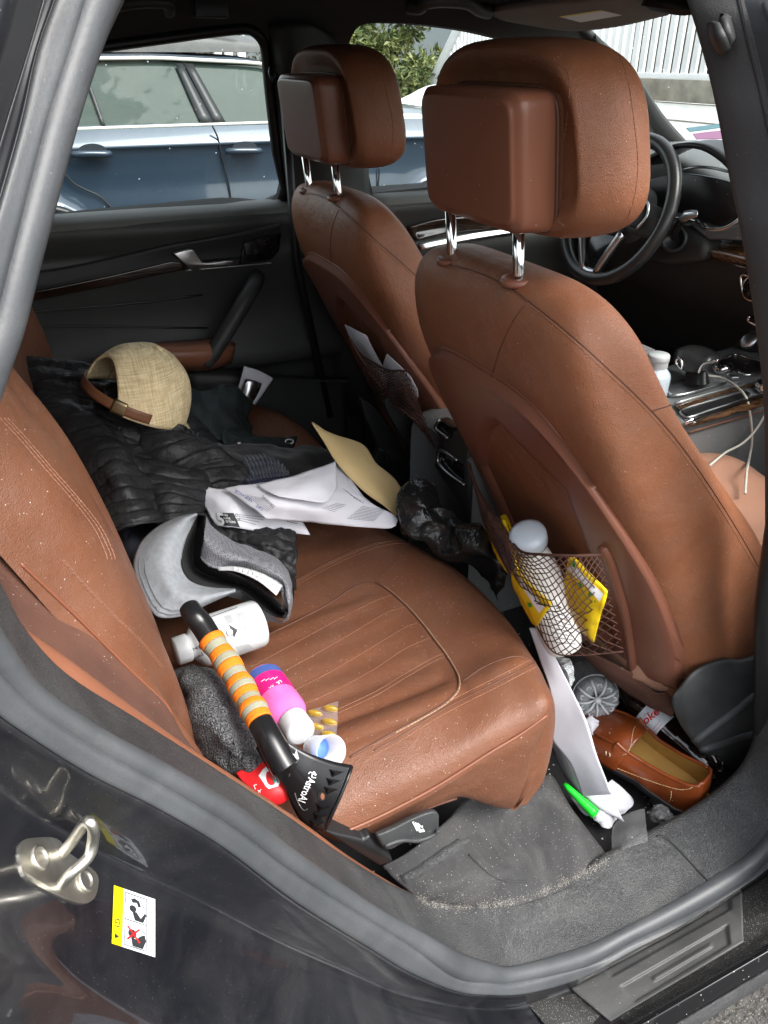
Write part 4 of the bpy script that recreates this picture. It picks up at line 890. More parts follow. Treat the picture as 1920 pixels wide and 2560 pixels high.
# outboard plastic side cover
side = [[P('C7', x, y, Y=yy) for x, y, yy in r] for r in ([(1010,318,-.645),(1130,205,-.645),(1310,130,-.645),(1450,140,-.645),(1640,60,-.645)], [(945,400,-.655),(1090,250,-.662),(1310,190,-.664),(1460,180,-.664),(1640,130,-.664)], [(925,500,-.655),(1060,440,-.668),(1300,450,-.670),(1460,440,-.670),(1640,430,-.670)], [(980,640,-.655),(1090,700,-.665),(1300,690,-.670),(1460,660,-.670),(1640,640,-.670)], [(1070,770,-.655),(1150,850,-.66),(1290,930,-.665),(1400,985,-.662),(1640,960,-.665)], [(1090,800,-.63),(1170,880,-.63),(1290,960,-.63),(1400,1010,-.63),(1640,990,-.63)])]
M['cover'] = mat('dusty dark grey seat cover plastic', (.032, .034, .035), .45, bump=[('voro', 480, .0006)], film=.12, dust=.008, dsc=800, vary=.12)
sv = sheet('side_cover', side, M['cover'], fs, 6, 6); solid(sv, .004); sv_tree = bvh(sv)
tubes('cover_rib', [ontol(sv_tree, 'C7', [(1090,770),(1250,650),(1400,540),(1500,460),(1600,385)], -.002)], .010, M['cover'], fs, 10)
tubes('cover_rib', [ontol(sv_tree, 'C7', [(1140,835),(1300,790),(1450,740),(1620,700)], -.002)], .009, M['cover'], fs, 10)
M['emboss'] = mat('embossed grey', (.09, .095, .095), .5)
ptext('airbag_lettering', 'AIRBAG', sv_tree, 'C7', 1400, 246, 1520, 268, 5, -30, M['emboss'], sv)

# pocket net
T = [(50,0,.705),(100,140,.685),(170,250,.665),(240,345,.650),(320,465,.632),(450,488,.628),(580,494,.640),(680,492,.660),(760,488,.690)]
B = [(45,5,.705),(85,150,.690),(125,310,.668),(185,440,.655),(270,600,.645),(400,850,.650),(500,1010,.668),(640,1030,.700),(880,1010,.760)]
rows = []
for v in (0, .25, .5, .75, 1):
    r = []
    for (tx, ty, tX), (bx, by, bX) in zip(T, B):
        X_ = tX*(1-v)+bX*v-.012-.026*math.sin(v*math.pi); r.append(tuple(P('C16', tx+(bx-tx)*v, ty+(by-ty)*v, X=X_)))
    rows.append(r)
NG = dense(rows, 7, 6)      # (29, 49)
a_, b_ = NG.shape[:2]
def ng(i, j):
    i0, j0 = min(a_-2, int(i)), min(b_-2, int(j)); fi, fj = i-i0, j-j0
    q_ = NG[i0, j0]*(1-fi)*(1-fj)+NG[i0+1, j0]*fi*(1-fj)+NG[i0, j0+1]*(1-fi)*fj+NG[i0+1, j0+1]*fi*fj; ed = min(1, i/3, (a_-1-i)/3, (b_-1-j)/3+.0); return q_+np.array([.2, .9, .8])*ed*(.006*nz(q_, 26, 2)+.0022*nz(q_, 80, 4))
M['cord'] = mat('brown net cord', srgb(74, 46, 36), .8, bump=[('noise', 900, .0005)], vary=.2, vsc=60)
strands = []
K = 26
for sgn in (1, -1):
    for k in range(-a_, b_+a_, 2):
        path = []
        for i in np.linspace(0, a_-1, 60):
            j = k+sgn*i*.85 if sgn > 0 else k-sgn*0-(i*.85-a_*.85)*0-i*.85+a_*.85*0
            if 0 <= j <= b_-1: path.append(ng(i, j)+np.array([.0006*sgn, 0, 0]))
        if len(path) > 3: strands.append(path)
net = tubes('pocket_net', strands, .0009, M['cord'], fs, 5)
tubes('net_cord', [curve(NG[0][::6], 6)], .0022, M['cord'], fs, 8)
tubes('net_hem', [curve(NG[-1][::6], 6)], .0014, M['cord'], fs, 6)

# ---------------- driver's seat: same build, across the car
def copy_tree(o, parent=None, skip=()):
    c = o.copy(); scene.collection.objects.link(c); c.parent = parent
    for ch in [x for x in bpy.data.objects if x.parent == o and x.name.split('.')[0] not in skip]: copy_tree(ch, c, skip)
    return c
drv = copy_tree(fs, None, ('pocket_net', 'net_cord', 'net_hem', 'airbag_lettering', 'pocket_frame')); drv.location = (.045, .742, .0)
tag(drv, 'brown leather driver seat at the far side, in front of the steering wheel', 'car seat')
M['leather_sc'] = M['leather']
def ondrv(c, x, y, off=.004, fall=None):
    d = ray(c, x, y).normalized(); h = sh_tree.ray_cast(CAM-Vector(drv.location), d)
    return (h[0]+Vector(drv.location)-d*off) if h[0] is not None else fall
# its own net, loosely hung and half full of papers
T2 = [(480,235),(560,350),(640,400),(740,455),(820,460),(880,462)]
B2 = [(482,245),(560,430),(640,600),(720,720),(900,790),(1080,1010)]
hq = np.array([tuple(h) for h in (ondrv('C14', x, y, .0) for x, y in T2+B2) if h is not None]); dctr = Vector(hq.mean(0)); dnrm = Vector(np.linalg.svd(hq-hq.mean(0))[2][2])
if dnrm.dot(CAM-dctr) < 0: dnrm = -dnrm
def drvplane(x, y, h):
    d = ray('C14', x, y); return CAM+d*((dctr+dnrm*h-CAM).dot(dnrm)/d.dot(dnrm))
rows = [[tuple(drvplane(t[0]+(b[0]-t[0])*v, t[1]+(b[1]-t[1])*v, .040+.022*math.sin(v*math.pi))) for t, b in zip(T2, B2)] for v in (0, .25, .5, .75, 1)]
NG = dense(rows, 8, 6); a_, b_ = NG.shape[:2]
strands = []
for sgn in (1, -1):
    for k in range(-a_*2, b_+a_*2, 2):
        path = [ng(i, k+sgn*i*.9) for i in np.linspace(0, a_-1, 30) if 0 <= k+sgn*i*.9 <= b_-1]
        if len(path) > 3: strands.append(path)
inv = V(-.045, -.742, 0)
def shifted(o): 
    o.location = inv; return o
shifted(tubes('pocket_net', strands, .0011, M['cord'], drv, 4)); shifted(tubes('net_cord', [curve(NG[0][::6], 6)], .0022, M['cord'], drv, 6))

# ---------------- rear bench
rb = thing('rear_bench', 'brown leather rear bench strewn with clothes, papers and bottles', 'car seat')
def zprof(x, y):
    """top of the cushion away from the near edge"""
    z = np.interp(x, [.0, .1, .25, .40, .47, .52, .56], [.70, .70, .705, .715, .725, .745, .742])
    return z
xs_top = [.02, .10, .20, .30, .40, .455, .49, .53]
def fr(y):  # front-most x of the cushion
    return float(np.interp(y, [-.66, -.60, -.50, -.40, -.28, -.20, -.12, -.02, .10, .2, .32, .45, .58, .66], [.590, .615, .645, .660, .650, .625, .60, .575, .575, .59, .61, .61, .585, .55]))
def column(y, dz=0., dx=0.):
    f = fr(y); k = f/.62
    c = []
    for x in xs_top: c.append((x*k, y, zprof(x, y)+dz*min(1, max(0, (x-.05)/.2))))
    c += [(f-.055, y, .744+dz), (f-.025, y, .728+dz*.8), (f-.006, y, .70+dz*.4), (f, y, .66), (f-.005, y, .60), (f-.03, y, .53), (f-.09, y, .50)]
    return c
cols = []
ys = [.70, .68, .62, .5, .4, .30, .2, .13, .10, .04, -.03, -.07, -.10, -.17, -.22, -.28, -.36, -.45, -.52, -.57, -.60]
for y in ys:
    dz = 0
    if y > .6: dz = -.03*(y-.6)/.08
    if abs(y-.115) < .03: dz = -.004
    if abs(y+.085) < .03: dz = -.004
    if y <= -.52: dz = .022*min(1, (-.52-y)/.06+.2)
    cols.append(column(y, dz))
# near edge: crest, piping, side face and lower edge read from the photograph
def sidecurve(tab, Y, n):
    A = np.array([tuple(P('C9', x, y, Y=Y)) for x, y in tab]); A = crom(A, 8)
    d = np.r_[0, np.cumsum(np.linalg.norm(np.diff(A, axis=0), axis=1))]; s = np.linspace(0, d[-1], n)
    return [tuple(np.interp(s, d, A[:, k]) for k in range(3)) for _ in [0]] if False else [tuple(np.array([np.interp(t, d, A[:, k]) for k in range(3)])) for t in s]
NT = 9
pip_tab = [(380,1590),(470,1603),(540,1612),(700,1545),(1000,1390),(1300,1200),(1500,1080),(1590,1010)]
mid_tab = [(400,1610),(495,1632),(570,1638),(720,1578),(950,1465),(1150,1350),(1350,1280),(1500,1230)]
bot_tab = [(430,1625),(520,1655),(600,1655),(750,1590),(900,1530),(1050,1450),(1150,1437),(1250,1468),(1350,1496),(1410,1500)]
F = sidecurve([(1618,985),(1619,1090),(1608,1190),(1588,1300),(1552,1395),(1490,1470)], -.655, len(cols[0])-NT)
pip = sidecurve(pip_tab, -.672, NT); mid = sidecurve(mid_tab, -.672, NT); bot = sidecurve(bot_tab, -.655, NT)
lerp = lambda a, b, t: tuple(np.array(a)*(1-t)+np.array(b)*t)
sh1 = [tuple(np.array(p)*.66+np.array(c)*.34+np.array([0, -.006, .016])) for p, c in zip(pip, cols[-1])]
sh1[0] = lerp(pip[0], cols[-1][0], .4)
sh1 += [tuple(np.array(lerp(f, c, .45))+np.array([.006, -.004, 0])) for f, c in zip(F, cols[-1][NT:])]
pipF = pip+F; midF = mid+[lerp(f, mid[-1], .4) for f in F[:-1]]+[lerp(F[-1], bot[-1], .5)]; botF = bot+[lerp(f, bot[-1], .85) for f in F[:-1]]+[bot[-1]]
cols += [sh1, pipF, midF, botF, [(p[0]-.005, p[1]+.06, p[2]+.0) for p in botF]]
nn = len(cols[0])
G = dense(cols, 5, 5)
# pressed channels (flutes) of the near seating panel
def insert_w(x, y):
    a = min((x-.06)/.02, (.468-x)/.012, (y+.585)/.012, (-.255-y)/.012); return max(0, min(1, a))
N = normals(G)
for i in range(G.shape[0]):
    for j in range(G.shape[1]):
        x, y, z = G[i, j]
        if z > .68:
            w_ = insert_w(x, y)
            if w_ > 0:
                ph = (y+.585)/.0535; fl = abs(math.sin(ph*math.pi)); G[i, j, 2] += w_*(.0085*fl**.55-.0055)
            d_ = min(abs(x-.47) if -.59 < y < -.25 else 9, abs(y+.588) if .06 < x < .47 else 9, abs(y+.25) if .06 < x < .47 else 9)
            if d_ < .008: G[i, j, 2] -= .003*(1-d_/.008)
            w2 = max(0, min(1, min((x-.1)/.02, (.45-x)/.02, (y+.04)/.02, (.52-y)/.02)))
            if w2: G[i, j, 2] += w2*.004*abs(math.sin((y+.04)/.055*math.pi))
bench = gridmesh('seat_cushion', G, M['bench'], rb); sb_ = bench.modifiers.new('sub', 'SUBSURF'); sb_.levels = 1; sb_.render_levels = 1; bn_tree = bvh(bench)
# panel seams
ins = [(135,600),(300,520),(450,440),(600,345),(690,325),(740,345),(800,390),(880,465),(950,545),(1010,625),(1060,690),(1105,760),(1132,815),(1132,865),(1110,905),(1050,958),(930,1030),(800,1100),(680,1168),(570,1230)]
groove(bn_tree, 'C9', ins, rb, .0019)
stitch(bn_tree, 'C9', [(690,322),(745,342),(805,386),(885,461),(955,541),(1015,620),(1066,686),(1110,757),(1137,812),(1138,868),(1115,910),(1055,963),(933,1035),(803,1105)], rb, 'crumb_line', M['dirtline'], .0008, .0003)
for pts in ([(60,760),(300,630),(500,520),(700,420),(790,388)], [(200,800),(400,690),(600,575),(760,480),(860,452)], [(290,880),(500,770),(700,650),(850,560),(925,530)], [(340,950),(500,880),(700,770),(850,670),(990,607)], [(510,980),(700,890),(850,800),(1000,715),(1062,690)], [(510,1000),(700,912),(850,822),(1000,735),(1066,708)]):
    stitch(bn_tree, 'C9', pts, rb, r=.0006)
for o_ in (0, 26, 52): 
    f_ = stitch if o_ != 26 else groove
    f_(bn_tree, 'C9', [(690,1190-20+o_),(850,1100-18+o_),(1000,1005-18+o_),(1150,925-20+o_),(1300,850-20+o_),(1450,775-22+o_),(1545,712-10+o_)], rb)
groove(bn_tree, 'C9', [(1150,840),(1250,770),(1350,725),(1430,707),(1490,715),(1530,735)], rb, .0013)
groove(bn_tree, 'C9', [(700,320),(780,240),(860,160),(920,115)], rb, .0010)
for o_ in (0, 16): stitch(bn_tree, 'C9', [(285,325+o_),(450,235+o_),(600,165+o_),(720,122+o_),(820,105+o_),(890,112+o_)], rb, r=.0006)
groove(bn_tree, 'C9', [(285,315),(450,225),(600,155),(720,112)], rb, .0014)
pq = [Vector(p)+V(0, -.0015, .001) for p in crom(pip, 4)]
tubes('piping', [pq], .0022, M['piping'], rb, 10)
tubes('underside_hem', [[Vector(p)+V(0, -.001, -.001) for p in crom(bot[:6], 4)]], .0025, M['brown_fabric'], rb, 8)
# backrest
zl = [1.30, 1.24, 1.16, 1.06, .96, .86, .76, .68]; xf_ = [-.055, -.025, .008, .034, .052, .068, .078, .082]
pz = [1.30, 1.212, 1.103, .988, .888, .845, .79, .74]; px_ = [-.10, -.060, -.023, .025, .062, .073, .085, .095]
def pipx(z): return float(np.interp(z, pz[::-1], px_[::-1]))
rows = []
for z, x in zip(zl, xf_):
    dp = float(np.interp(z, [.68, .8, .95, 1.3], [.0, .03, .06, .07])); r = [(x-.07, .68, z), (x-.03, .64, z), (x-.02, .55, z), (x-.012-dp*.7, .42, z), (x-.005-dp, .25, z), (x-.005-dp, .0, z), (x-.010-dp*.8, -.18, z), (x-.012-dp*.3, -.28, z), (x+.002, -.36, z), (x-.004, -.42, z), (x+.004, -.47, z), (x+.004, -.53, z), (x-.012, -.585, z), (pipx(z), -.62, z), (pipx(z)-.02, -.64, z)]
    rows.append(r)
rows.insert(0, [(p[0]-.05, p[1], p[2]+.015) for p in rows[0]]); rows.insert(0, [(p[0]-.12, p[1], p[2]-.02) for p in rows[1]])
bb = sheet('backrest', rows, M['bench'], rb, 5, 4); bb_tree = bvh(bb)
for o_ in (0, 14): stitch(bb_tree, 'C10', [(400+o_,0),(520+o_,140),(640+o_,265),(760+o_,385),(900+o_,520),(1050+o_,700)], rb, m=M['stitch'])
for o_ in (0, 22, 40): stitch(bb_tree, 'C13', [(0+o_,590),(110+o_,710),(230+o_,850),(370+o_,1010),(480+o_,1150),(540+o_,1270),(560+o_,1330)], rb)
groove(bb_tree, 'C10', [(130,20),(300,180),(500,370),(700,570),(850,720),(1000,860),(1080,945),(1110,1010),(1130,1080),(1210,1190)], rb, .0022, M['piping'], .0, 'piping')
# cloth cheek between the backrest and the side bolster
ce = [(40,330),(95,395),(300,540),(460,650),(700,830),(900,980),(1150,1160),(1310,1268)]
pe = [(-60,-160),(130,20),(300,180),(500,370),(700,570),(880,750),(1085,955),(1210,1190)]
sheet('cloth_cheek', [[P('C10', x, y, Y=-.625) for x, y in pe], [P('C10', a*.5+c*.5, b*.5+d*.5, Y=-.645) for (a, b), (c, d) in zip(pe, ce)], [P('C10', x, y, Y=-.685) for x, y in ce]], M['brown_fabric'], rb, 6, 5)
# leather side bolster bordering the door trim
ue = [('C10',-80,200),('C10',30,320),('C10',95,395),('C10',300,540),('C10',460,650),('C10',700,830),('C10',900,980),('C10',1150,1160),('C10',1320,1275),('C10',1500,1390),('C11',0,150),('C11',300,350),('C11',600,570),('C11',900,758),('C11',1000,808),('C11',1046,840)]
le = [('W',-60,1200),('W',3,1290),('W',55,1380),('W',150,1477),('W',233,1533),('W',333,1592),('W',433,1658),('W',500,1705),('W',553,1738),('W',600,1765),('W',655,1800),('W',753,1870),('W',800,1898),('W',853,1928),('W',880,1940),('W',902,1944)]
ue2 = [P(c, x, y, Y=-.695) for c, x, y in ue]; le2 = [P(c, x, y, Y=-.715) for c, x, y in le]
# resample the upper edge to the stations of the lower one by parameter
sheet('side_bolster', [[u+V(-.02, .03, -.02) for u in ue2], ue2, [u*.5+l*.5+V(0, -.012, .002) for u, l in zip(ue2, le2)], le2, [l+V(-.01, .01, -.02) for l in le2]], M['leather_smooth'], rb, 5, 5)
# fold lever
lv_ = prism('fold_lever', [P('C11', x, y, Y=-.70) for x, y in curve2([(780,440),(900,390),(1040,320),(1175,283),(1190,380),(1180,420),(1130,465),(1050,495),(960,490),(870,535),(820,510)], 3)], (0, .012, -.006), M['cover'], rb, .004, 4)
lt_ = bvh(lv_)
lp = lambda x, y: onto(lt_, 'C11', x, y, .0015) or P('C11', x, y, Y=-.705)
tubes('lever_lip', [[lp(x, y) for x, y in curve2([(835,505),(900,480),(960,468),(1050,470),(1130,445),(1180,410)], 4)]], .003, M['cover'], lv_, 8)
def mark(pl): return [lp(x, y) for x, y in pl]
vv = []; ff = []
for pl in ([(1018,362),(1045,356),(1068,400),(1042,410)], [(1050,402),(1085,392),(1095,412),(1058,418)], [(1012,350),(1022,346),(1026,356),(1016,360)], [(1030,352),(1055,360),(1075,380),(1068,384),(1050,368),(1030,358)], [(1064,378),(1082,372),(1080,390)]):
    b = len(vv); vv += mark(pl); ff.append(tuple(range(b, b+len(pl))))
mk('seat_symbol', vv, ff, M['white_print'], lv_, False)
prism('hinge_cover', [P('C11', x, y, Y=-.69) for x, y in ((440,410),(700,470),(740,440),(800,520),(880,580),(890,610),(800,640),(600,520))], (0, .05, 0), M['black'], rb, .004)
# ================================================================== THINGS LYING IN THE CAR
def sh(name, c, rows, m, par=None, dep='Z', t=0.0, nu=5, nv=5, disp=None, offs=0, smooth_=True):
    """sheet from rows of (px, py, depth); depth is the world Z (or X / Y) of the point"""
    return sheet(name, [[P(c, x, y, **{dep: d}) for x, y, d in r] for r in rows], m, par, nu, nv, t=t, off=offs, disp=disp, smooth=smooth_)
def facets(amp, sc, o=0.0): return lambda u, v, p: amp*(vor(p, sc, o)+.5*vor(p, sc*2.2, o+3)-.8)
def crumple(amp, sc, o=0.0):
    def f(u, v, p):
        a = abs(nz(p, sc, o)); b = abs(nz(p, sc*2.3, o+5)); return amp*((1-a*1.8)+.5*(1-b*1.8)-.9)
    return f
def wav(amp, sc, o=0.0): return lambda u, v, p: amp*nz(p, sc, o)
M['down'] = mat('black nylon', (.014, .014, .015), .54, bump=[('noise', 45, .003), ('noise', 130, .0018)], dust=.006, dsc=700, spec=.42)
M['navy_cloth'] = mat('navy cotton', (.008, .010, .018), .85, bump=[('noise', 300, .0006)])
M['green_cloth'] = mat('dark waxed cloth', (.014, .020, .020), .6, bump=[('noise', 140, .001)], vary=.2, vsc=20)
M['fleece'] = mat('black fleece', (.009, .009, .010), .95, bump=[('noise', 500, .001)], sheen=.15)
M['navy_knit'] = mat('navy knit', (.012, .018, .042), .95, bump=[('noise', 420, .0016)], sheen=.2)

# --- puffer jacket
def quilt(period, amp, o=0.0):
    def f(u, v, p):
        q = nz(p, 6, o); ph = (u*period+1.7*q) % 1.0; a = min(1.0, abs(math.sin(ph*math.pi))*2.6); a = a*a*(3-2*a)
        r1 = (1-abs(nz((p[0]+p[1]*.5, p[1]*1.3, p[2]), 9, o+3))*2.2); r2 = 1-abs(nz((p[0]*.7+p[1]*.9, p[1], p[2]*1.4), 26, o))*2
        return amp*a*(.75+.4*r2)+.012*r1+.0032*r2+.0016*(1-abs(nz(p, 75, o))*2)
    return f
def flat(R_): return [[r[0], (r[1][0], r[1][1], (r[0][2]+r[2][2])/2+.5*(r[1][2]-(r[0][2]+r[2][2])/2)), r[2]] for r in R_]
pj = thing('puffer_jacket', 'black quilted down jacket sprawled along the bench under the tan cap', 'jacket')
sh('body', 'C13', [[(45,325,.40),(190,318,.37),(330,332,.34),(450,360,.32),(600,390,.30),(760,440,.28)],
 [(140,430,.31),(260,430,.27),(380,430,.25),(520,440,.22),(700,500,.20),(930,580,.24)],
 [(205,600,.22),(320,580,.17),(440,570,.16),(560,580,.13),(760,640,.12),(1090,720,.17)],
 [(345,780,.10),(430,720,.065),(540,700,.05),(640,740,.07),(860,800,.04),(1220,840,.10)],
 [(445,960,.0),(520,880,-.03),(600,850,-.045),(710,890,-.01),(950,930,-.03),(1285,935,.04)],
 [(540,1080,-.06),(600,1020,-.09),(680,1000,-.10),(790,1030,-.06),(900,1040,-.08),(1080,1010,-.02)],
 [(615,1190,-.11),(680,1160,-.13),(760,1150,-.13),(850,1165,-.10),(900,1130,-.10),(1010,1060,-.05)]], M['down'], pj, 'Y', .012, 22, 14, quilt(15, .0028))
sh('sleeve', 'C13', flat([[(505,410,1.03),(560,420,1.05),(640,470,1.03)], [(530,540,.97),(600,540,1.00),(700,590,.97)], [(570,690,.93),(650,680,.965),(740,720,.93)], [(600,830,.89),(690,830,.93),(780,850,.90)], [(650,960,.86),(740,960,.895),(830,970,.86)], [(730,1060,.83),(790,1050,.86),(850,1060,.83)], [(800,1140,.81),(830,1130,.82),(852,1150,.81)]]), M['down'], pj, 'Z', .012, 20, 14, quilt(9, .0028, 3))
sh('sleeve', 'C13', flat([[(690,540,.99),(780,560,1.0),(930,600,.97)], [(700,650,.95),(840,660,.97),(1020,690,.93)], [(740,770,.92),(900,770,.94),(1120,770,.90)], [(840,860,.885),(990,850,.91),(1220,840,.87)], [(950,950,.86),(1090,930,.88),(1285,920,.85)], [(1010,1010,.84),(1120,990,.85),(1270,960,.83)]]), M['down'], pj, 'Z', .012, 20, 14, quilt(8, .0028, 8))
pj_tree = bvh([o for o in bpy.data.objects if o.parent == pj and o.name.startswith('sleeve')][0])
zq = ontol(pj_tree, 'C13', [(530,420),(580,560),(620,700),(700,850),(770,980),(830,1110)], .0015, 8)
if len(zq) > 4: tubes('zip', [zq], .0022, M['black'], pj, 6)
sh('hem', 'C13', [[(840,1010,.83),(960,1040,.84),(1100,1090,.83),(1250,1150,.82),(1400,1170,.815),(1525,1190,.80)], [(840,1130,.81),(980,1150,.83),(1130,1190,.82),(1270,1230,.81),(1420,1250,.81),(1528,1290,.79)], [(780,1260,.80),(980,1290,.80),(1150,1320,.80),(1300,1330,.79),(1440,1350,.785),(1528,1390,.77)], [(760,1400,.77),(980,1450,.77),(1160,1470,.77),(1330,1470,.76),(1450,1480,.755),(1528,1480,.735)]], M['down'], pj, 'Z', .012, 20, 14, lambda u, v, p: crumple(.009, 16)(u, v, p)+crumple(.005, 34)(u, v, p)+.004*abs(math.sin(u*16)))
# --- dark clothes below
dk = sh('dark_garment', 'C13', [[(400,860,.93),(460,900,.92),(560,900,.90),(680,940,.87)], [(470,980,.90),(550,980,.895),(640,1010,.87),(740,1060,.84)], [(580,1130,.85),(640,1130,.86),(720,1150,.83),(840,1190,.80)], [(620,1230,.82),(680,1220,.84),(760,1230,.81),(900,1300,.78)], [(660,1380,.78),(720,1380,.80),(830,1400,.78),(1000,1430,.76)], [(700,1560,.75),(780,1560,.76),(900,1560,.75),(1050,1540,.74)]], M['navy_cloth'], None, 'Z', .01, 8, 8, lambda u, v, p: .010*nz(p, 18)+.005*nz(p, 45))
tag(dk, 'dark navy garment bunched under the lower end of the puffer jacket', 'clothing')
gj = thing('field_jacket', 'dark green black jacket with a snap cuff lying by the far door', 'jacket')
sh('body', 'C13', [[(985,445,.40),(1080,445,.40),(1160,425,.40),(1240,450,.42),(1300,510,.44)], [(985,560,.34),(1080,550,.33),(1150,540,.33),(1220,560,.36),(1270,610,.40)], [(1000,640,.28),(1100,640,.26),(1200,640,.27),(1250,650,.31),(1300,690,.34)], [(1040,720,.22),(1120,720,.21),(1200,710,.22),(1260,720,.25),(1300,740,.28)]], M['green_cloth'], gj, 'Y', .01, 8, 8, lambda u, v, p: .014*nz(p, 16)+.007*nz(p, 36))
sh('sleeve', 'C13', [[(1190,620,.29),(1300,680,.28),(1420,705,.27),(1540,702,.27)], [(1150,680,.22),(1270,715,.21),(1400,725,.215),(1525,728,.235)], [(1160,745,.18),(1280,765,.175),(1400,765,.18),(1500,755,.20)]], M['green_cloth'], gj, 'Y', .01, 8, 8, lambda u, v, p: .008*nz(p, 20)+.005*nz(p, 45))
pb_ = P('C13', 1236, 724, Y=.195); lathe('snap', [(0,0),(.007,0),(.007,.003),(0,.0035)], frame(pb_, (CAM-pb_)), M['satin'], gj, 20)
pb_ = P('C13', 1500, 713, Y=.235); tubes('snap', [[pb_+cr*.009*math.cos(a)+cu*.005*math.sin(a) for a in np.linspace(0, 6.28, 24, endpoint=False)]], .0018, M['satin'], gj, 6, closed=True)
fl = sh('fleece_sweater', 'C8', [[(60,90,.13),(250,100,.13),(420,110,.14),(640,110,.14),(820,125,.12),(980,150,.09),(1080,215,.05)], [(80,180,.09),(280,180,.09),(450,170,.10),(660,160,.10),(820,190,.07),(960,230,.04),(1060,260,.02)], [(120,260,.05),(300,260,.05),(480,240,.05),(680,230,.05),(830,260,.03),(960,300,.01),(1050,330,.0)], [(200,360,.01),(350,380,.01),(520,380,.0),(700,370,-.01),(850,360,-.02),(960,360,-.03),(1040,380,-.03)]], M['fleece'], None, 'Y', .012, 7, 7, lambda u, v, p: .012*nz(p, 17)+.004*nz(p, 40))
tag(fl, 'black fleece sweater folded behind the white letters', 'sweater')
bn = sh('knit_beanie', 'C8', [[(290,222,.10),(350,200,.10),(420,188,.10),(520,178,.10),(600,190,.10),(640,215,.09)], [(300,270,.05),(380,235,.055),(460,220,.055),(550,215,.055),(630,235,.05),(690,290,.04)], [(340,330,.01),(420,300,.015),(500,280,.02),(580,270,.02),(650,290,.01),(712,335,.0)], [(400,395,-.03),(470,385,-.03),(540,375,-.03),(610,365,-.03),(670,355,-.03),(718,350,-.02)]], M['navy_knit'], None, 'Y', .012, 9, 9, lambda u, v, p: .003*math.sin(v*95+u*9)+.003*nz(p, 30))
tag(bn, 'navy blue ribbed knit beanie beside the puffer jacket sleeve', 'beanie')

# --- tan baseball cap
def woven(name, c1, c2):
    m = mat(name, c1, .85, bump=[('noise', 500, .0006)]); t = m.node_tree; N = t.nodes; L = t.links; b = N['Principled BSDF']
    tc = N.new('ShaderNodeTexCoord'); a = []
    for s in ((500, 30, 30), (30, 40, 500)):
        mp = N.new('ShaderNodeMapping'); mp.inputs['Scale'].default_value = s; n = N.new('ShaderNodeTexNoise'); n.inputs['Scale'].default_value = 1.0; n.inputs['Detail'].default_value = 3
        L.new(tc.outputs['Object'], mp.inputs[0]); L.new(mp.outputs[0], n.inputs['Vector']); a.append(n.outputs['Fac'])
    ad = N.new('ShaderNodeMath'); ad.operation = 'ADD'; L.new(a[0], ad.inputs[0]); L.new(a[1], ad.inputs[1])
    cr_ = N.new('ShaderNodeValToRGB'); cr_.color_ramp.elements[0].position = .38; cr_.color_ramp.elements[0].color = c2; cr_.color_ramp.elements[1].position = .62; cr_.color_ramp.elements[1].color = c1
    hf = N.new('ShaderNodeMath'); hf.operation = 'MULTIPLY'; hf.inputs[1].default_value = .5; L.new(ad.outputs[0], hf.inputs[0]); L.new(hf.outputs[0], cr_.inputs[0]); L.new(cr_.outputs[0], b.inputs['Base Color']); return m
M['straw'] = woven('woven straw cloth', srgb(236, 219, 178), srgb(196, 172, 126))
M['straw_dk'] = mat('straw seam', srgb(176, 150, 104), .9)
tc_ = thing('baseball_cap', 'tan woven baseball cap with brown leather back strap, on the black jacket', 'cap')
co = P('C13', 746, 405, Z=1.035)
cup_ = (cu*.82+cr*.46-cf*.30).normalized(); cbk = (-cr*.56-cf*.80-cu*.10); cbk = (cbk-cup_*cbk.dot(cup_)).normalized(); csd = cup_.cross(cbk)
def cap_pt(az, el, k=1.0):
    # az measured from the back of the cap
    a, b, h = .100, .093, .113; ce_ = math.cos(el)**.85 if el < math.pi/2 else 0
    r_ = V(0, 0, 0)+cbk*(a*math.cos(az)*ce_)+csd*(b*math.sin(az)*ce_)+cup_*(h*math.sin(el))
    return co-cup_*.045+r_*k
def e0(az):
    az = (az+math.pi) % (2*math.pi)-math.pi; q = abs(az-R(-8))/R(45)
    return R(41)*math.cos(q*math.pi/2)**.6 if q < 1 else 0.0
rows = []
for j in range(25):
    v = j/24; rows.append([tuple(cap_pt(2*math.pi*k/72, e0(2*math.pi*k/72)*(1-v)+R(90)*v, 1+.035*nz((math.cos(2*math.pi*k/72)*1.3, math.sin(2*math.pi*k/72)*1.3, v*1.8), 1.0, 6)-.012*(abs(math.sin(3*math.pi*2*k/72))**.25<.35)*v*(1-v))) for k in range(72)])
crn = gridmesh('crown', np.array(rows), M['straw'], tc_, cv_=True); solid(crn, .003, -1); crn_tree = bvh(crn)
tubes('arch_binding', [[cap_pt(a, e0(a)+.02, 1.004) for a in np.linspace(-R(53), R(37), 40)]], .0028, M['straw'], tc_, 6)
for k in range(6):
    a = R(30+60*k); tubes('panel_seam', [[cap_pt(a, max(e0(a), .0)+(R(88)-e0(a))*v, 1.006+.035*nz((math.cos(a)*1.3, math.sin(a)*1.3, v*1.8), 1.0, 6)) for v in np.linspace(0, 1, 24)]], .0017, M['straw_dk'], tc_, 5)
lathe('top_button', [(0,0),(.008,0),(.009,.002),(.006,.006),(0,.0075)], frame(cap_pt(0, R(90), 1.0), cup_), M['straw'], tc_, 20)
M['strap'] = mat('brown strap leather', srgb(112, 72, 48), .45, vary=.15, vsc=40); M['brass'] = mat('old brass', (.32, .25, .14), .35, 1.0)
sheet('strap', [[cap_pt(a, e, 1.025) for a in np.linspace(-R(70), R(70), 24)] for e in (R(2), R(6.5), R(11))], M['strap'], tc_, 2, 2, t=.002)
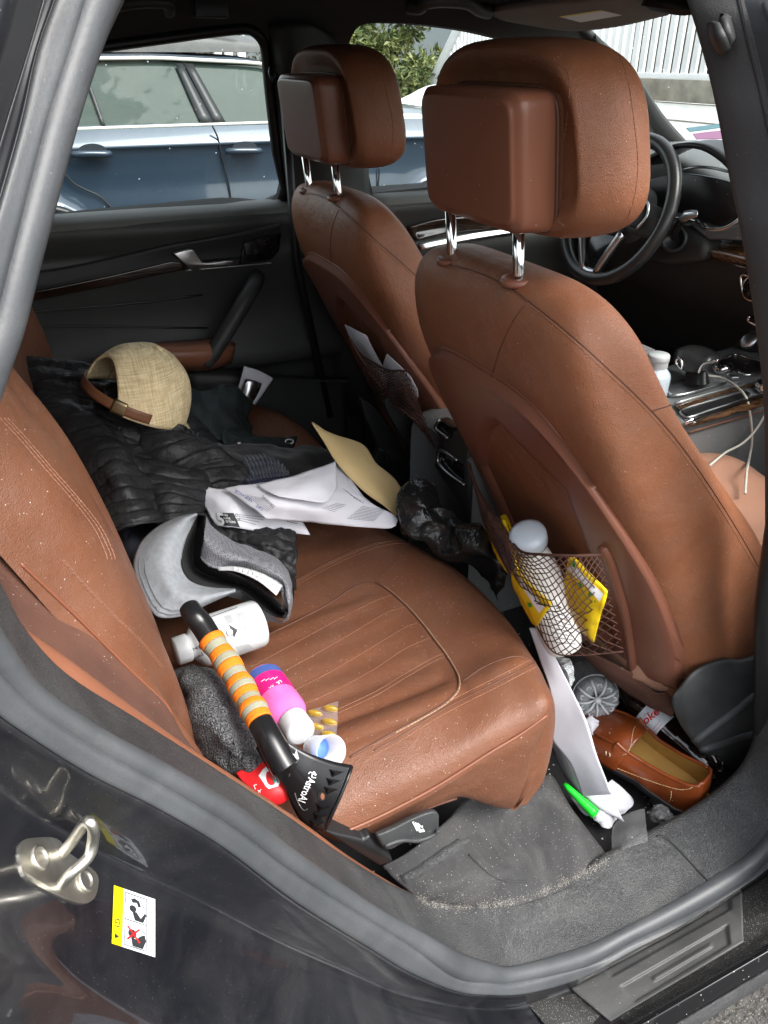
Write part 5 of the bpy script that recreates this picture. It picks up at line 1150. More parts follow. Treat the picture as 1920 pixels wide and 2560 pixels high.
sheet('buckle', [[cap_pt(a, e, 1.05) for a in np.linspace(R(30), R(44), 5)] for e in (R(0), R(6.5), R(13))], M['brass'], tc_, 2, 2, t=.003)
bri = [[cap_pt(a, -.03, k) + cup_*(-.012*(k-1)/.8) for a in np.linspace(R(115), R(245), 15)] for k in (1.0, 1.35, 1.65)]
for r_ in bri[1:]:
    for i_, a in enumerate(np.linspace(-1, 1, 15)): pass
bri = [[cap_pt(a, 0, 1.0)+(-cbk)*(k*(math.cos((a-math.pi)*1.25)))*.045-cup_*(.030*k) for a in np.linspace(R(115), R(245), 15)] for k in (0, .5, 1.0)]
sheet('brim', bri, M['straw'], tc_, 3, 3, t=.003)

# --- grey trucker cap, brim to the left, open side towards us
M['heather'] = mat('heather grey felt', srgb(132, 136, 140), .95, bump=[('noise', 600, .0006)], vary=.13, vsc=120, dust=.006, dsc=220)
M['sweat'] = mat('black sweatband cloth', (.010, .010, .010), .95, dust=.02, dsc=180)
def meshmat():
    m = mat('grey cap netting', srgb(88, 90, 96), .7); t = m.node_tree; N = t.nodes; L = t.links; b = N['Principled BSDF']
    tc = N.new('ShaderNodeTexCoord'); v = N.new('ShaderNodeTexVoronoi'); v.inputs['Scale'].default_value = 300; v.inputs['Randomness'].default_value = .3; L.new(tc.outputs['Object'], v.inputs['Vector'])
    g = N.new('ShaderNodeValToRGB'); g.color_ramp.elements[0].position = .26; g.color_ramp.elements[0].color = (.02, .02, .022, 1); g.color_ramp.elements[1].position = .40; g.color_ramp.elements[1].color = (.17, .175, .19, 1); L.new(v.outputs['Distance'], g.inputs[0]); L.new(g.outputs[0], b.inputs['Base Color']); return m
M['netting'] = meshmat()
tk = thing('trucker_cap', 'grey trucker cap with mesh back and white snap strap, lying open', 'cap')
bo = [(505,118),(400,138),(310,172),(215,230),(130,320),(92,430),(100,520),(140,630),(185,720),(235,785),(300,803),(370,795),(450,768),(600,695),(755,628)]
bi = [(505,122),(485,160),(465,205),(440,260),(418,320),(403,385),(400,430),(408,475),(430,520),(462,552),(510,580),(560,598),(620,608),(690,612),(760,618)]
bz = [.895,.895,.89,.885,.875,.865,.855,.845,.835,.83,.825,.825,.825,.825,.82]
zi_ = [.895,.893,.89,.885,.878,.87,.862,.855,.848,.842,.838,.835,.832,.828,.822]
sh('brim', 'C15', [[(x, y, z) for (x, y), z in zip(bo, bz)], [(a*.66+c*.34, b*.66+d*.34, z+.014) for (a, b), (c, d), z in zip(bo, bi, bz)], [(a*.33+c*.67, b*.33+d*.67, z+.014) for (a, b), (c, d), z in zip(bo, bi, zi_)], [(x, y, z) for (x, y), z in zip(bi, zi_)]], M['heather'], tk, 'Z', .004, 6, 5)
bt_ = [(505,118),(540,120),(568,132),(555,210),(546,300),(537,400),(590,455),(650,480),(760,520),(880,570),(960,630),(1040,690),(1080,745),(1108,760)]
wl = [(505,120),(480,175),(450,260),(420,340),(405,420),(425,500),(470,550),(540,585),(640,605),(760,612),(830,650),(920,720),(1010,785),(1075,800)]
for k_ in (.10, .22):
    tubes('brim_stitch', [[P('C15', a*(1-k_)+c*k_, b*(1-k_)+d*k_, Z=z+.014*min(1, k_*3)+.003) for (a, b), (c, d), z in zip(bo[1:-1], bi[1:-1], bz[1:-1])]], .0006, mat('grey stitch', srgb(116, 120, 124), .9), tk, 4)
sh('sweatband', 'C15', [[(x, y, z) for (x, y), z in zip(wl, [.893,.89,.885,.875,.865,.855,.848,.84,.832,.822,.81,.80,.79,.785])], [(a*.5+c*.5, b*.5+d*.5, z) for (a, b), (c, d), z in zip(wl, bt_, [.875,.86,.845,.83,.82,.81,.80,.795,.79,.785,.78,.775,.77,.77])], [(x, y, z) for (x, y), z in zip(bt_, [.893,.89,.885,.875,.865,.855,.85,.845,.84,.835,.83,.825,.815,.80])]], M['sweat'], tk, 'Z', .003, 6, 5)
mt = [(568,132),(600,200),(690,265),(790,315),(880,350),(970,378),(1040,410),(1100,475),(1135,560),(1146,640),(1138,720),(1110,800),(1070,832)]
mb = [(540,400),(545,415),(590,455),(650,472),(720,470),(800,478),(900,520),(990,545),(1060,590),(1075,650),(1085,700),(1105,755),(1080,800)]
mzt = [.895,.885,.872,.862,.855,.85,.845,.835,.825,.815,.805,.79,.775]; mzb = [.86,.86,.858,.855,.852,.85,.85,.848,.84,.83,.82,.80,.785]
M['netgrey'] = M['netting']
sh('mesh_back', 'C15', [[(x, y, z) for (x, y), z in zip(mt, mzt)], [(a*.5+c*.5, b*.5+d*.5, (z+y_)/2+.018) for (a, b), (c, d), z, y_ in zip(mt, mb, mzt, mzb)], [(x, y, z) for (x, y), z in zip(mb, mzb)]], M['netting'], tk, 'Z', .0, 8, 8, lambda u, v, p: .004*nz(p, 40))
sh('mesh_back', 'C15', [[(x, y, z-.004) for (x, y), z in zip(mt, mzt)], [(a*.6+c*.4, b*.6+d*.4, z-.03) for (a, b), (c, d), z in zip(mt, mb, mzt)], [(x-10, y+20, z-.045) for (x, y), z in zip(mb, mzb)]], M['netting'], tk, 'Z', .0, 6, 5)
tubes('mesh_binding', [[P('C15', x, y, Z=z+.002) for x, y, z in [tuple(q) for q in crom([(a, b, z) for (a, b), z in zip(mb, mzb)], 5)]]], .0026, M['netting'], tk, 6)
lo = [(760,615,.825),(830,640,.81),(900,700,.80),(980,770,.79),(1040,810,.783),(1080,830,.778)]
sh('mesh_front', 'C15', [lo, [(700,660,.80),(800,690,.785),(880,760,.775),(960,815,.77),(1030,835,.765),(1075,835,.765)]], M['netting'], tk, 'Z', .0, 6, 5)
st_ = sh('snap_strap', 'C15', [[(640,474,.858),(740,464,.862),(850,482,.862),(960,522,.858),(1070,590,.845)], [(650,492,.856),(740,492,.862),(830,520,.862),(930,572,.858),(1030,655,.843)]], M['white_plastic'], tk, 'Z', .0015, 6, 4)
st_tree = bvh(st_)
for x, y in ((760,482),(790,490),(822,498),(855,508),(885,516),(915,538),(945,552),(982,573),(1015,592)):
    p = onto(st_tree, 'C15', x, y, 0); 
    if p: lathe('snap', [(.0034,-.001),(.0034,.0012),(.002,.002),(0,.0021)], frame(p, (CAM-p)), M['white_plastic'], st_, 12)

# --- big white bottle with a printed label
def lathe_px(name, c, a, b, prof, m, par, hint=None, ns=40, n=1, sx=1., sy=1.):
    """a, b: (px, py, depthdict) of the two ends of the axis; profile heights are fractions of the length"""
    pa = P(c, a[0], a[1], **a[2]); pb2 = P(c, b[0], b[1], **b[2]); L_ = (pb2-pa).length
    Mx = frame(pa, pb2-pa, hint or cr); return lathe(name, [(r, h*L_) for r, h in prof], Mx, m, par, ns, sx, sy, n)
wb = thing('supplement_bottle', 'big white plastic bottle lying under the scraper handle, printed label', 'bottle')
a_b, b_b = (905, 838, dict(Z=.775)), (385, 1018, dict(Z=.778))
body_b = lathe_px('body', 'C15', a_b, b_b, [(0,-.04),(.030,-.045),(.036,-.03),(.0385,.0),(.0388,.1),(.0388,.66),(.0375,.72),(.033,.78),(.024,.83),(.019,.86),(.019,.9)], M['white_plastic'], wb, ns=48)
wb_tree = bvh(body_b)
cp = lathe_px('screw_cap', 'C15', a_b, b_b, [(0,.875),(.0215,.875),(.022,.885),(.022,1.03),(.020,1.045),(0,1.047)], M['white_plastic'], wb, ns=48)
def bpt(x, y, o=.0008): return onto(wb_tree, 'C15', x, y, o)
def prints(name, tree, c, polys, m, par, o=.0008):
    vv, ff = [], []
    for pl in polys:
        q = [onto(tree, c, x, y, o) for x, y in pl]
        if any(p is None for p in q): continue
        b = len(vv); vv += q; ff.append(tuple(range(b, b+len(q))))
    if vv: return mk(name, vv, ff, m, par, False)
def oline(x0, y0, x1, y1, w_, seg=1):
    dx, dy = x1-x0, y1-y0; l = math.hypot(dx, dy); nx, ny = -dy/l*w_/2, dx/l*w_/2; out_ = []
    for k in range(seg):
        a, b = k/seg, (k+1)/seg
        out_.append([(x0+dx*a+nx, y0+dy*a+ny), (x0+dx*b+nx, y0+dy*b+ny), (x0+dx*b-nx, y0+dy*b-ny), (x0+dx*a-nx, y0+dy*a-ny)])
    return out_
def fuzz(x0, y0, x1, y1, w_, gaps=7):
    """a line of print too small to read: a row of little dashes"""
    out_ = []; dx, dy = x1-x0, y1-y0; t = 0
    while t < 1:
        l = random.uniform(.4, 1.3)/gaps; out_ += oline(x0+dx*t, y0+dy*t, x0+dx*min(1, t+l*.8), y0+dy*min(1, t+l*.8), w_); t += l
    return out_
bars = []
for k, wd in enumerate((3,6,2,5,3,7,2,4,6,3,2,6)):
    bars += oline(447+k*6.5, 1015-k*2.6, 475+k*6.5, 1082-k*2.9, wd*.75)
prints('barcode', wb_tree, 'C15', bars, M['ink'], wb)
nav = [[(388,1140),(400,1085),(425,1045),(433,1055),(412,1095),(402,1148)]]
prints('navy_band', wb_tree, 'C15', nav, M['blueprint'], wb)
prints('label_edge', wb_tree, 'C15', oline(385,1120,415,1030,3)+oline(415,1030,505,965,3)+oline(590,798,770,733,4)+oline(738,955,770,1045,2), M['ink'], wb)
prints('triangle_mark', wb_tree, 'C15', [[(714,845),(775,880),(750,938),(742,905)]], M['ink'], wb)
ci = [(724+23*math.cos(a), 898+24*math.sin(a)) for a in np.linspace(0, 6.28, 24)]
prints('round_mark', wb_tree, 'C15', [ci], M['white_print'], wb, .0011)
q = [bpt(x, y, .0014) for x, y in ci]; q = [p for p in q if p]; tubes('round_mark_rim', [q], .0006, M['ink'], wb, 5)
ptext('mark_lettering', 'UL', wb_tree, 'C15', 708, 914, 742, 900, -9, -24, M['ink'], wb, .0022)
fz = []
for k in range(5): fz += fuzz(688+k*9, 790-k*2, 712+k*9, 845-k*3, 4, 6)
for k in range(4): fz += fuzz(768+k*13, 770-k*2, 822+k*5, 895-k*4, 4, 12)
for k in range(5): fz += fuzz(505+k*11, 1130-k*4, 530+k*11, 1165-k*5, 3, 4)
for k in range(9): fz += fuzz(760+k*10, 990+k*-2, 795+k*10, 1035-k*4, 2.5, 6)
prints('small_print', wb_tree, 'C15', fz, M['greyprint'], wb)
prints('blue_print', wb_tree, 'C15', sum([fuzz(480+k*12, 1095-k*5, 520+k*14, 1150-k*5, 3, 5) for k in range(5)], []), M['blueprint'], wb)

# --- ice scraper
sc_t = thing('ice_scraper', 'black ice scraper with orange and grey banded foam grip', 'ice scraper')
M['orange'] = mat('orange foam', srgb(228, 118, 18), .8, bump=[('noise', 500, .0004)]); M['foam_grey'] = mat('grey foam', srgb(140, 140, 120), .85, bump=[('noise', 500, .0004)])
M['scr'] = mat('scraper black plastic', (.010, .010, .011), .25, dust=.02, dsc=200)
sp = [(455,735,.882),(490,790,.878),(540,850,.868),(600,945,.855),(700,1090,.842),(790,1240,.832),(860,1370,.826),(925,1490,.822),(985,1600,.815),(1050,1720,.800),(1090,1790,.790)]
sp3 = [P('C15', x, y, Z=z) for x, y, z in sp]
hs_ = crom([tuple(p) for p in sp3[:4]], 8); tubes('handle', [hs_], [.0145+.002*min(1, k/10) for k in range(len(hs_))], M['scr'], sc_t, 20)
gr = crom([tuple(p) for p in sp3[3:8]], 16); n_ = len(gr); NB = 13
for k in range(NB):
    i0, i1 = int(k*(n_-1)/NB), int((k+1)*(n_-1)/NB)
    seg = gr[i0:i1+1]; rr_ = [.0180+.0011*math.cos((i0+j)/(n_-1)*math.pi*2*3.6)-(.0004 if k % 2 else 0) for j in range(len(seg))]
    tubes('grip_band', [seg], rr_, M['orange'] if k % 2 == 0 else M['foam_grey'], sc_t, 24)
nk = crom([tuple(p) for p in sp3[7:]], 8); tubes('shaft', [nk], list(np.linspace(.0165, .0185, len(nk))), M['scr'], sc_t, 20)
bl = sh('blade', 'C15', [[(985,1480,.823),(940,1560,.806),(905,1660,.786)], [(1070,1590,.816),(1015,1700,.796),(985,1800,.776)], [(1165,1655,.806),(1110,1790,.786),(1080,1905,.760)], [(1280,1708,.796),(1220,1890,.772),(1150,2060,.735)], [(1410,1748,.790),(1320,1960,.764),(1225,2165,.722)], [(1532,1772,.787),(1450,1985,.762),(1345,2203,.722)]], M['scr'], sc_t, 'Z', .005, 6, 6); bl_tree = bvh(bl)
def bq(x, y, o=.001): return onto(bl_tree, 'C15', x, y, o) or P('C15', x, y, Z=.76)
for (x, y) in ((1420,1815),(1400,1872),(1385,1928),(1330,2040),(1312,2098),(1290,2150),(1440,1760),(1265,2195)):
    if y in (1760, 2195): continue
    a, b, c_, d_ = bq(x-45, y-18, 0), bq(x+55, y+2, 0), bq(x-25, y+38, 0), bq(x-5, y+8, .012)
    mk('tooth', [a, b, c_, d_], [(0, 1, 3), (1, 2, 3), (2, 0, 3), (0, 2, 1)], M['scr'], bl, False)
tubes('cutting_edge', [[bq(x, y, .001) for x, y in ((1528,1778),(1490,1880),(1445,1990),(1395,2100),(1350,2195))]], .0024, M['scr'], bl, 8)
M['hole'] = M['leather']
ho = [bq(1328+26*math.cos(a), 1978+34*math.sin(a), .0012) for a in np.linspace(0, 6.28, 20, endpoint=False)]
mk('hang_hole', ho, [tuple(range(20))], M['black'], bl, False)
hb_ = [bq(1334+14*math.cos(a), 1978+22*math.sin(a), .0016) for a in np.linspace(0, 6.28, 20, endpoint=False)]
mk('hole_floor', hb_, [tuple(range(20))], M['leather'], bl, False)
ptext('brand_lettering', 'AstroAI', bl_tree, 'C15', 1242, 1850, 1172, 2005, 50, 18, M['white_print'], bl, .0012, .012)
tubes('brand_emblem', [[bq(x, y, .0012) for x, y in curve2([(1240,1830),(1255,1818),(1290,1840),(1275,1815),(1262,1850),(1290,1855)], 4)]], .0007, M['white_print'], bl, 5)
tubes('molded_line', [[bq(x, y, .0012) for x, y in curve2([(1150,1955),(1165,2000),(1195,2055),(1215,2070),(1235,2060)], 4)]], .0006, M['step'], bl, 5)
mk('silver_patch', [bq(x, y, .0012) for x, y in ((1160,1665),(1180,1730),(1150,1800),(1110,1850),(1140,1740))], [(0, 1, 2, 3, 4)], M['satin'], bl, False)  # small satin silver patch on the black blade

# --- charcoal knit glove
def knitmat(name, c1, c2, sc):
    m = mat(name, c1, .95); t = m.node_tree; N = t.nodes; L = t.links; b = N['Principled BSDF']; tc = N.new('ShaderNodeTexCoord')
    v = N.new('ShaderNodeTexVoronoi'); v.inputs['Scale'].default_value = sc; v.inputs['Randomness'].default_value = .55; L.new(tc.outputs['Object'], v.inputs['Vector'])
    n = N.new('ShaderNodeTexNoise'); n.inputs['Scale'].default_value = sc*1.3; L.new(tc.outputs['Object'], n.inputs['Vector'])
    cr_ = N.new('ShaderNodeValToRGB'); cr_.color_ramp.elements[0].position = .35; cr_.color_ramp.elements[0].color = c1; cr_.color_ramp.elements[1].position = .7; cr_.color_ramp.elements[1].color = c2
    L.new(n.outputs['Fac'], cr_.inputs[0]); L.new(cr_.outputs[0], b.inputs['Base Color'])
    bp = N.new('ShaderNodeBump'); bp.invert = True; bp.inputs['Distance'].default_value = .0025; L.new(v.outputs['Distance'], bp.inputs['Height']); L.new(bp.outputs[0], b.inputs['Normal']); return m
M['knit'] = knitmat('charcoal knit', (.010, .010, .011, 1), (.14, .145, .15, 1), 330)
kg = sh('knit_hat', 'C15', [[(400,1150,.765),(440,1128,.775),(470,1126,.78),(520,1140,.775),(560,1150,.765)], [(345,1195,.755),(410,1180,.795),(480,1170,.805),(560,1170,.80),(625,1175,.765)], [(380,1340,.755),(460,1310,.805),(550,1290,.815),(630,1290,.805),(705,1300,.765)], [(425,1490,.76),(520,1450,.805),(610,1430,.815),(710,1430,.80),(795,1450,.76)], [(490,1620,.76),(590,1570,.80),(680,1560,.81),(780,1570,.79),(870,1600,.755)], [(590,1710,.755),(680,1690,.78),(770,1700,.785),(860,1710,.775),(955,1740,.75)], [(700,1775,.745),(770,1790,.755),(840,1810,.76),(900,1810,.755),(968,1785,.745)], [(790,1825,.735),(830,1845,.74),(865,1858,.74),(900,1845,.74),(940,1815,.735)]], M['knit'], None, 'Z', .01, 8, 8, lambda u, v, p: .008*nz(p, 26)-.009*math.exp(-((u-.72+.18*(v-.5))/.05)**2)*(v > .15)+.004*nz(p, 60))
tag(kg, 'charcoal knit hat crumpled between the backrest and the scraper', 'knit hat')

# --- red packet under the blade
rp_ = thing('toothpaste_box', 'red packet with white label pinned under the scraper blade', 'packet')
rs = sh('carton', 'C15', [[(770,1830,.752),(850,1790,.757),(920,1770,.76),(1000,1745,.76)], [(830,1890,.748),(900,1860,.755),(970,1830,.758),(1050,1830,.755)], [(960,1985,.742),(1000,1960,.748),(1050,1930,.75),(1100,1930,.745)], [(1030,2018,.730),(1060,2010,.732),(1085,2000,.735),(1105,1985,.735)]], M['red'], rp_, 'Z', .01, 6, 6); rs_tree = bvh(rs)
prints('white_label', rs_tree, 'C15', [[(912,1842),(940,1800),(985,1765),(1015,1800),(1052,1890),(1040,1910),(980,1928),(965,1915)]], M['white_print'], rp_, .001)
prints('teal_print', rs_tree, 'C15', oline(1005,1850,1020,1892,8)+oline(1026,1845,1040,1885,8)+oline(1015,1873,1034,1866,7), mat('teal print', srgb(30, 150, 140), .5), rp_, .0015)
prints('white_print', rs_tree, 'C15', oline(880,1905,893,1930,5)+oline(880,1905,900,1900,4)+oline(905,1935,925,1950,5)+oline(905,1955,930,1930,4), M['white_print'], rp_, .001)
prints('small_print', rs_tree, 'C15', sum([fuzz(965+k*12, 1800+k*3, 985+k*12, 1860+k*3, 2, 5) for k in range(2)], []), M['greyprint'], rp_, .0014)

# --- pink medicine bottle
M['pink'] = mat('pink liquid plastic', srgb(238, 110, 178), .18, vary=.06, vsc=40); M['magenta'] = mat('magenta label', srgb(216, 30, 120), .35); M['yel'] = mat('yellow print', srgb(250, 214, 30), .5)
pk_ = thing('medicine_bottle', 'pink medicine bottle with white cap lying along the orange grip', 'bottle')
ax0, ax1 = (945, 1205, dict(Z=.768)), (1185, 1548, dict(Z=.782))
pbd = lathe_px('body', 'C15', ax0, ax1, [(0,-.06),(.020,-.07),(.0255,-.04),(.0275,.02),(.028,.2),(.0285,.5),(.0285,.62),(.027,.70),(.022,.78),(.0185,.82),(.0185,.84)], M['pink'], pk_, ns=48, sy=.86); pk_tree = bvh(pbd)
lathe_px('cap', 'C15', ax0, ax1, [(.0175,.80),(.0205,.81),(.021,.83),(.0205,1.0),(.0195,1.03),(.015,1.05),(0,1.055)], M['white_plastic'], pk_, ns=40)
pp0, pp1 = P('C15', 945, 1205, Z=.768), P('C15', 1185, 1548, Z=.782)
def band(name, f0, f1, m, r=.0288, a0=0, a1=2*math.pi, grow=0.0):
    L_ = (pp1-pp0).length; Mx = frame(pp0, pp1-pp0, cr); n = 40; vv = []
    for f in (f0, f1):
        for k in range(n+1):
            a = a0+(a1-a0)*k/n; vv.append(Mx @ Vector((r*math.cos(a), r*.86*math.sin(a), f*L_)))
    return mk(name, vv, [(k, k+1, n+2+k, n+1+k) for k in range(n)], m, pk_)
band('navy_label', .0, .13, M['blueprint'], .0290); band('label', .13, .42, M['magenta'], .0292)
pt2 = bvh(bpy.data.objects['label'])
def pq_(x, y, o=.001): return onto(pt2, 'C15', x, y, o) or onto(pk_tree, 'C15', x, y, o)
ptext('yellow_lettering', 'Pepto', pt2, 'C15', 1099, 1227, 958, 1309, 26, 38, M['yel'], pk_, .0016, .03, sub_=1)
ptext('white_lettering', 'ULTRA', pt2, 'C15', 1056, 1209, 975, 1262, 12, 17, M['white_print'], pk_, .0014, .02)
prints('side_panel', pt2, 'C15', [[(905,1225),(925,1240),(985,1310),(965,1360),(940,1310),(915,1265)]], M['label_white'], pk_, .001)
prints('small_print', pk_tree, 'C15', sum([fuzz(912+k*10, 1250+k*14, 935+k*10, 1236+k*14, 2, 4) for k in range(7)], []), M['ink'], pk_, .0035)
prints('white_print', pk_tree, 'C15', sum([fuzz(930+k*28, 1222-k*6, 955+k*28, 1204-k*5, 5, 3) for k in range(4)], []), M['white_print'], pk_, .003)
# --- blister pack and dosing cup
M['clear'] = filmmat('clear plastic film', .13, .18, bump=[('noise', 60, .003)])
M['amber'] = mat('amber gel', srgb(214, 176, 60), .08, trans=.6)
bp_ = thing('blister_pack', 'clear blister strip of amber capsules beside the pink bottle', 'blister pack')
bf = sh('film', 'C15', [[(1225,1420,.745),(1330,1385,.747),(1437,1350,.748)], [(1235,1530,.745),(1330,1500,.747),(1432,1470,.748)], [(1250,1640,.744),(1340,1620,.745),(1425,1590,.746)]], M['clear'], bp_, 'Z', 0, 4, 4); bf_tree = bvh(bf)
for x, y in ((1385,1400),(1378,1488),(1372,1572),(1280,1432),(1290,1520)):
    p = onto(bf_tree, 'C15', x, y, .004); bm = bmesh.new(); bmesh.ops.create_uvsphere(bm, u_segments=20, v_segments=12, radius=1)
    Mx = frame(p, (cr*.9-cu*.25).cross(cu*.6-cf*.6) , cr)
    for v in bm.verts: v.co = Mx @ Vector((v.co.x*.0115, v.co.y*.0068, v.co.z*.005))
    cp_ = bmo('capsule', bm, M['amber'], bp_)
cup = thing('dosing_cup', 'translucent dosing cup tipped beside the scraper blade', 'cup')
M['milky'] = filmmat('milky plastic', .5, .25, (.85, .87, .9))
cpa, cpb = P('C15', 1275, 1652, Z=.758), P('C15', 1398, 1685, Z=.772)
cb_ = lathe('cup_wall', [(.0155,0),(.0165,.3*.04),(.0215,.052)], frame(cpa, cpb-cpa+(CAM-cpb).normalized()*.022, cu), M['milky'], cup, 36, caps=False); solid(cb_, .0012)
lathe('blue_base', [(0,.002),(.0135,.002),(.0138,.004),(0,.0045)], frame(cpa+(cpb-cpa)*.28, cpb-cpa+(CAM-cpb).normalized()*.022, cu), mat('blue plastic', srgb(90, 130, 215), .3), cup, 30)

# --- letters and envelopes
M['manila'] = mat('manila paper', srgb(206, 180, 128), .7, bump=[('noise', 30, .001)], vary=.06, vsc=12)
l1 = thing('letter', 'white letter with a black YOU HAVE OPTIONS box, nearest of the papers', 'letter', 'letters on the bench')
lt1 = sh('page', 'C8', [[(0,403,.872),(120,408,.878),(260,430,.872),(450,480,.860),(620,530,.848),(770,565,.835)], [(55,480,.862),(170,480,.874),(300,500,.868),(480,550,.852),(640,600,.838),(800,630,.826)], [(110,560,.850),(220,570,.862),(340,590,.856),(510,640,.840),(670,680,.826),(835,695,.812)], [(182,692,.832),(260,705,.838),(345,710,.834),(540,742,.816),(700,748,.806),(872,762,.796)]], M['paper'], l1, 'Z', .0008, 7, 7, lambda u, v, p: .0025*math.sin(v*17+u*3)+.004*nz(p, 20)+.003*abs(nz(p, 40))); l1_tree = bvh(lt1)
pquad('black_box', l1_tree, 'C8', [(180,598),(308,600),(356,706),(232,692)], M['ink'], l1, .0012, 14)
def lp1(x, y, o=.002): return onto(l1_tree, 'C8', x, y, o)
for s_, x0, y0, x1, y1 in (('YOU', 226, 622, 266, 625), ('HAVE', 236, 646, 286, 649), ('OPTIONS', 250, 670, 324, 676)): ptext('lettering', s_, l1_tree, 'C8', x0, y0, x1, y1, -4, -17, M['white_print'], l1, .0022, .01)
ptext('numeral', '5', l1_tree, 'C8', 192, 688, 244, 692, -14, -92, M['white_print'], l1, .0030, .03)
prints('small_print', l1_tree, 'C8', sum([fuzz(345, 612+k*13, 560-k*30, 634+k*17, 5, 12) for k in range(4)], [])+fuzz(700, 660, 780, 680, 6, 6), M['greyprint'], l1, .0012)
for y in (616, 648):
    q = [lp1(330+(10)*math.cos(a)+(y-616)*.35, y+9*math.sin(a), .0014) for a in np.linspace(0, 6.28, 16, endpoint=False)]
    tubes('bullet', [q], .0006, M['greyprint'], l1, 4, closed=True)
l2 = thing('letter', 'large crumpled white letter with small print, in front of the manila envelope', 'letter', 'letters on the bench')
lt2 = sh('page', 'C8', [[(238,420,.884),(330,478,.882),(440,560,.876),(552,642,.858)], [(400,388,.896),(500,450,.894),(590,540,.884),(680,655,.850)], [(640,350,.896),(740,440,.892),(800,560,.874),(850,670,.836)], [(870,288,.890),(950,420,.880),(1010,560,.858),(1060,690,.822)], [(1062,230,.880),(1100,400,.868),(1200,530,.846),(1260,704,.812)], [(1150,330,.865),(1270,490,.852),(1380,580,.832),(1450,714,.806)], [(1200,380,.855),(1330,520,.840),(1515,622,.815),(1513,692,.806)]], M['paper'], l2, 'Z', .0008, 7, 7, lambda u, v, p: .003*nz(p, 12)+.0035*abs(nz(p, 26))+.0012*abs(nz(p, 75))); l2_tree = bvh(lt2)
def lp2(x, y, o=.0016): return onto(l2_tree, 'C8', x, y, o)
ptext('lettering', 'SERVICE', l2_tree, 'C8', 450, 500, 322, 424, -8, 22, M['blueprint'], l2)
ptext('lettering', 'ORIGINAL', l2_tree, 'C8', 612, 545, 522, 462, -9, 24, M['greyprint'], l2)
ptext('lettering', 'OPT', l2_tree, 'C8', 528, 565, 478, 528, -6, 22, M['blueprint'], l2)
fz = []
for k in range(10): fz += fuzz(1150+k*12, 640-k*10, 1350+k*9, 650-k*9+8, 4, 14)
for k in range(6): fz += fuzz(960+k*20, 560-k*6, 1060+k*16, 590-k*10, 4, 9)
for k in range(4): fz += fuzz(1120+k*25, 420+k*22, 1200+k*25, 480+k*16, 4, 6)
for k in range(6): fz += fuzz(400+k*22, 465+k*4, 560+k*12, 590-k*8, 3, 14)
prints('small_print', l2_tree, 'C8', fz, M['greyprint'], l2, .0012)
l3 = sh('letter', 'C8', [[(480,388,.902),(560,440,.902),(640,482,.898)], [(680,342,.908),(760,420,.906),(820,500,.894)], [(868,288,.906),(930,380,.902),(1000,515,.880)], [(1064,214,.902),(1070,300,.894),(1080,404,.880)]], M['paper'], None, 'Z', .0008, 8, 8, lambda u, v, p: .003*nz(p, 25)+.002*abs(nz(p, 60)))
tag(l3, 'blank white sheet folded at its corner, topmost of the papers', 'letter', 'letters on the bench')
l4 = sh('letter', 'C8', [[(1068,250,.868),(1075,330,.866),(1085,410,.862)], [(1150,320,.866),(1170,400,.862),(1190,470,.852)], [(1265,470,.858),(1270,480,.854),(1275,495,.848)]], M['paper'], None, 'Z', .0006, 6, 6)
tag(l4, 'pinkish slip of paper peeking out beside the manila envelope', 'slip', 'letters on the bench')
env = sh('manila_envelope', 'C14', [[(218,820,.955),(260,850,.94),(312,897,.925),(312,900,.922)], [(300,950,.925),(370,940,.92),(470,945,.905),(562,967,.885)], [(400,1110,.89),(500,1110,.887),(600,1110,.875),(660,1100,.86)], [(580,1300,.845),(660,1280,.845),(740,1250,.835),(785,1205,.825)], [(720,1400,.82),(770,1370,.818),(815,1330,.812),(842,1300,.805)], [(800,1470,.802),(815,1440,.802),(828,1400,.80),(842,1340,.797)]], M['manila'], None, 'Z', .003, 7, 6, lambda u, v, p: .002*nz(p, 12)+.002*abs(nz(p, 22)))
tag(env, 'tan manila envelope standing askew behind the white letters', 'envelope')

# --- black plastic bag, rubber mats
M['bagm'] = mat('black polythene', (.010, .011, .011), .13, bump=[('noise', 40, .005), ('noise', 120, .0015)])
pbg = sh('plastic_bag', 'C6', [[(5,25,.83),(70,-25,.845),(150,-30,.85),(225,40,.85),(300,110,.84),(400,190,.825),(520,300,.81),(640,400,.80),(695,430,.795)], [(-10,90,.835),(80,60,.87),(180,60,.875),(260,130,.86),(340,210,.845),(440,300,.825),(540,400,.805),(640,480,.785),(700,540,.775)], [(-5,190,.82),(90,170,.85),(200,180,.85),(280,240,.83),(360,310,.815),(450,390,.795),(540,470,.775),(620,570,.76),(690,640,.75)], [(10,300,.79),(90,300,.80),(180,310,.80),(260,370,.785),(340,430,.77),(430,490,.755),(520,560,.74),(590,640,.735),(650,705,.735)], [(20,335,.76),(100,335,.76),(185,350,.76),(250,430,.75),(330,475,.74),(430,515,.725),(500,590,.71),(560,660,.70),(640,720,.70)]], M['bagm'], None, 'Z', 0, 16, 14, lambda u, v, p: .055*(.35-abs(nz(p, 7, 2)))+.026*vor((p[0]*.6, p[1]*1.2, p[2]), 13)+.006*vor(p, 30)-.02, smooth_=False)
tag(pbg, 'crumpled shiny black plastic bag at the front edge of the bench', 'bag')
M['rub'] = mat('black rubber mat', (.012, .013, .013), .55, bump=[('noise', 300, .0004)])
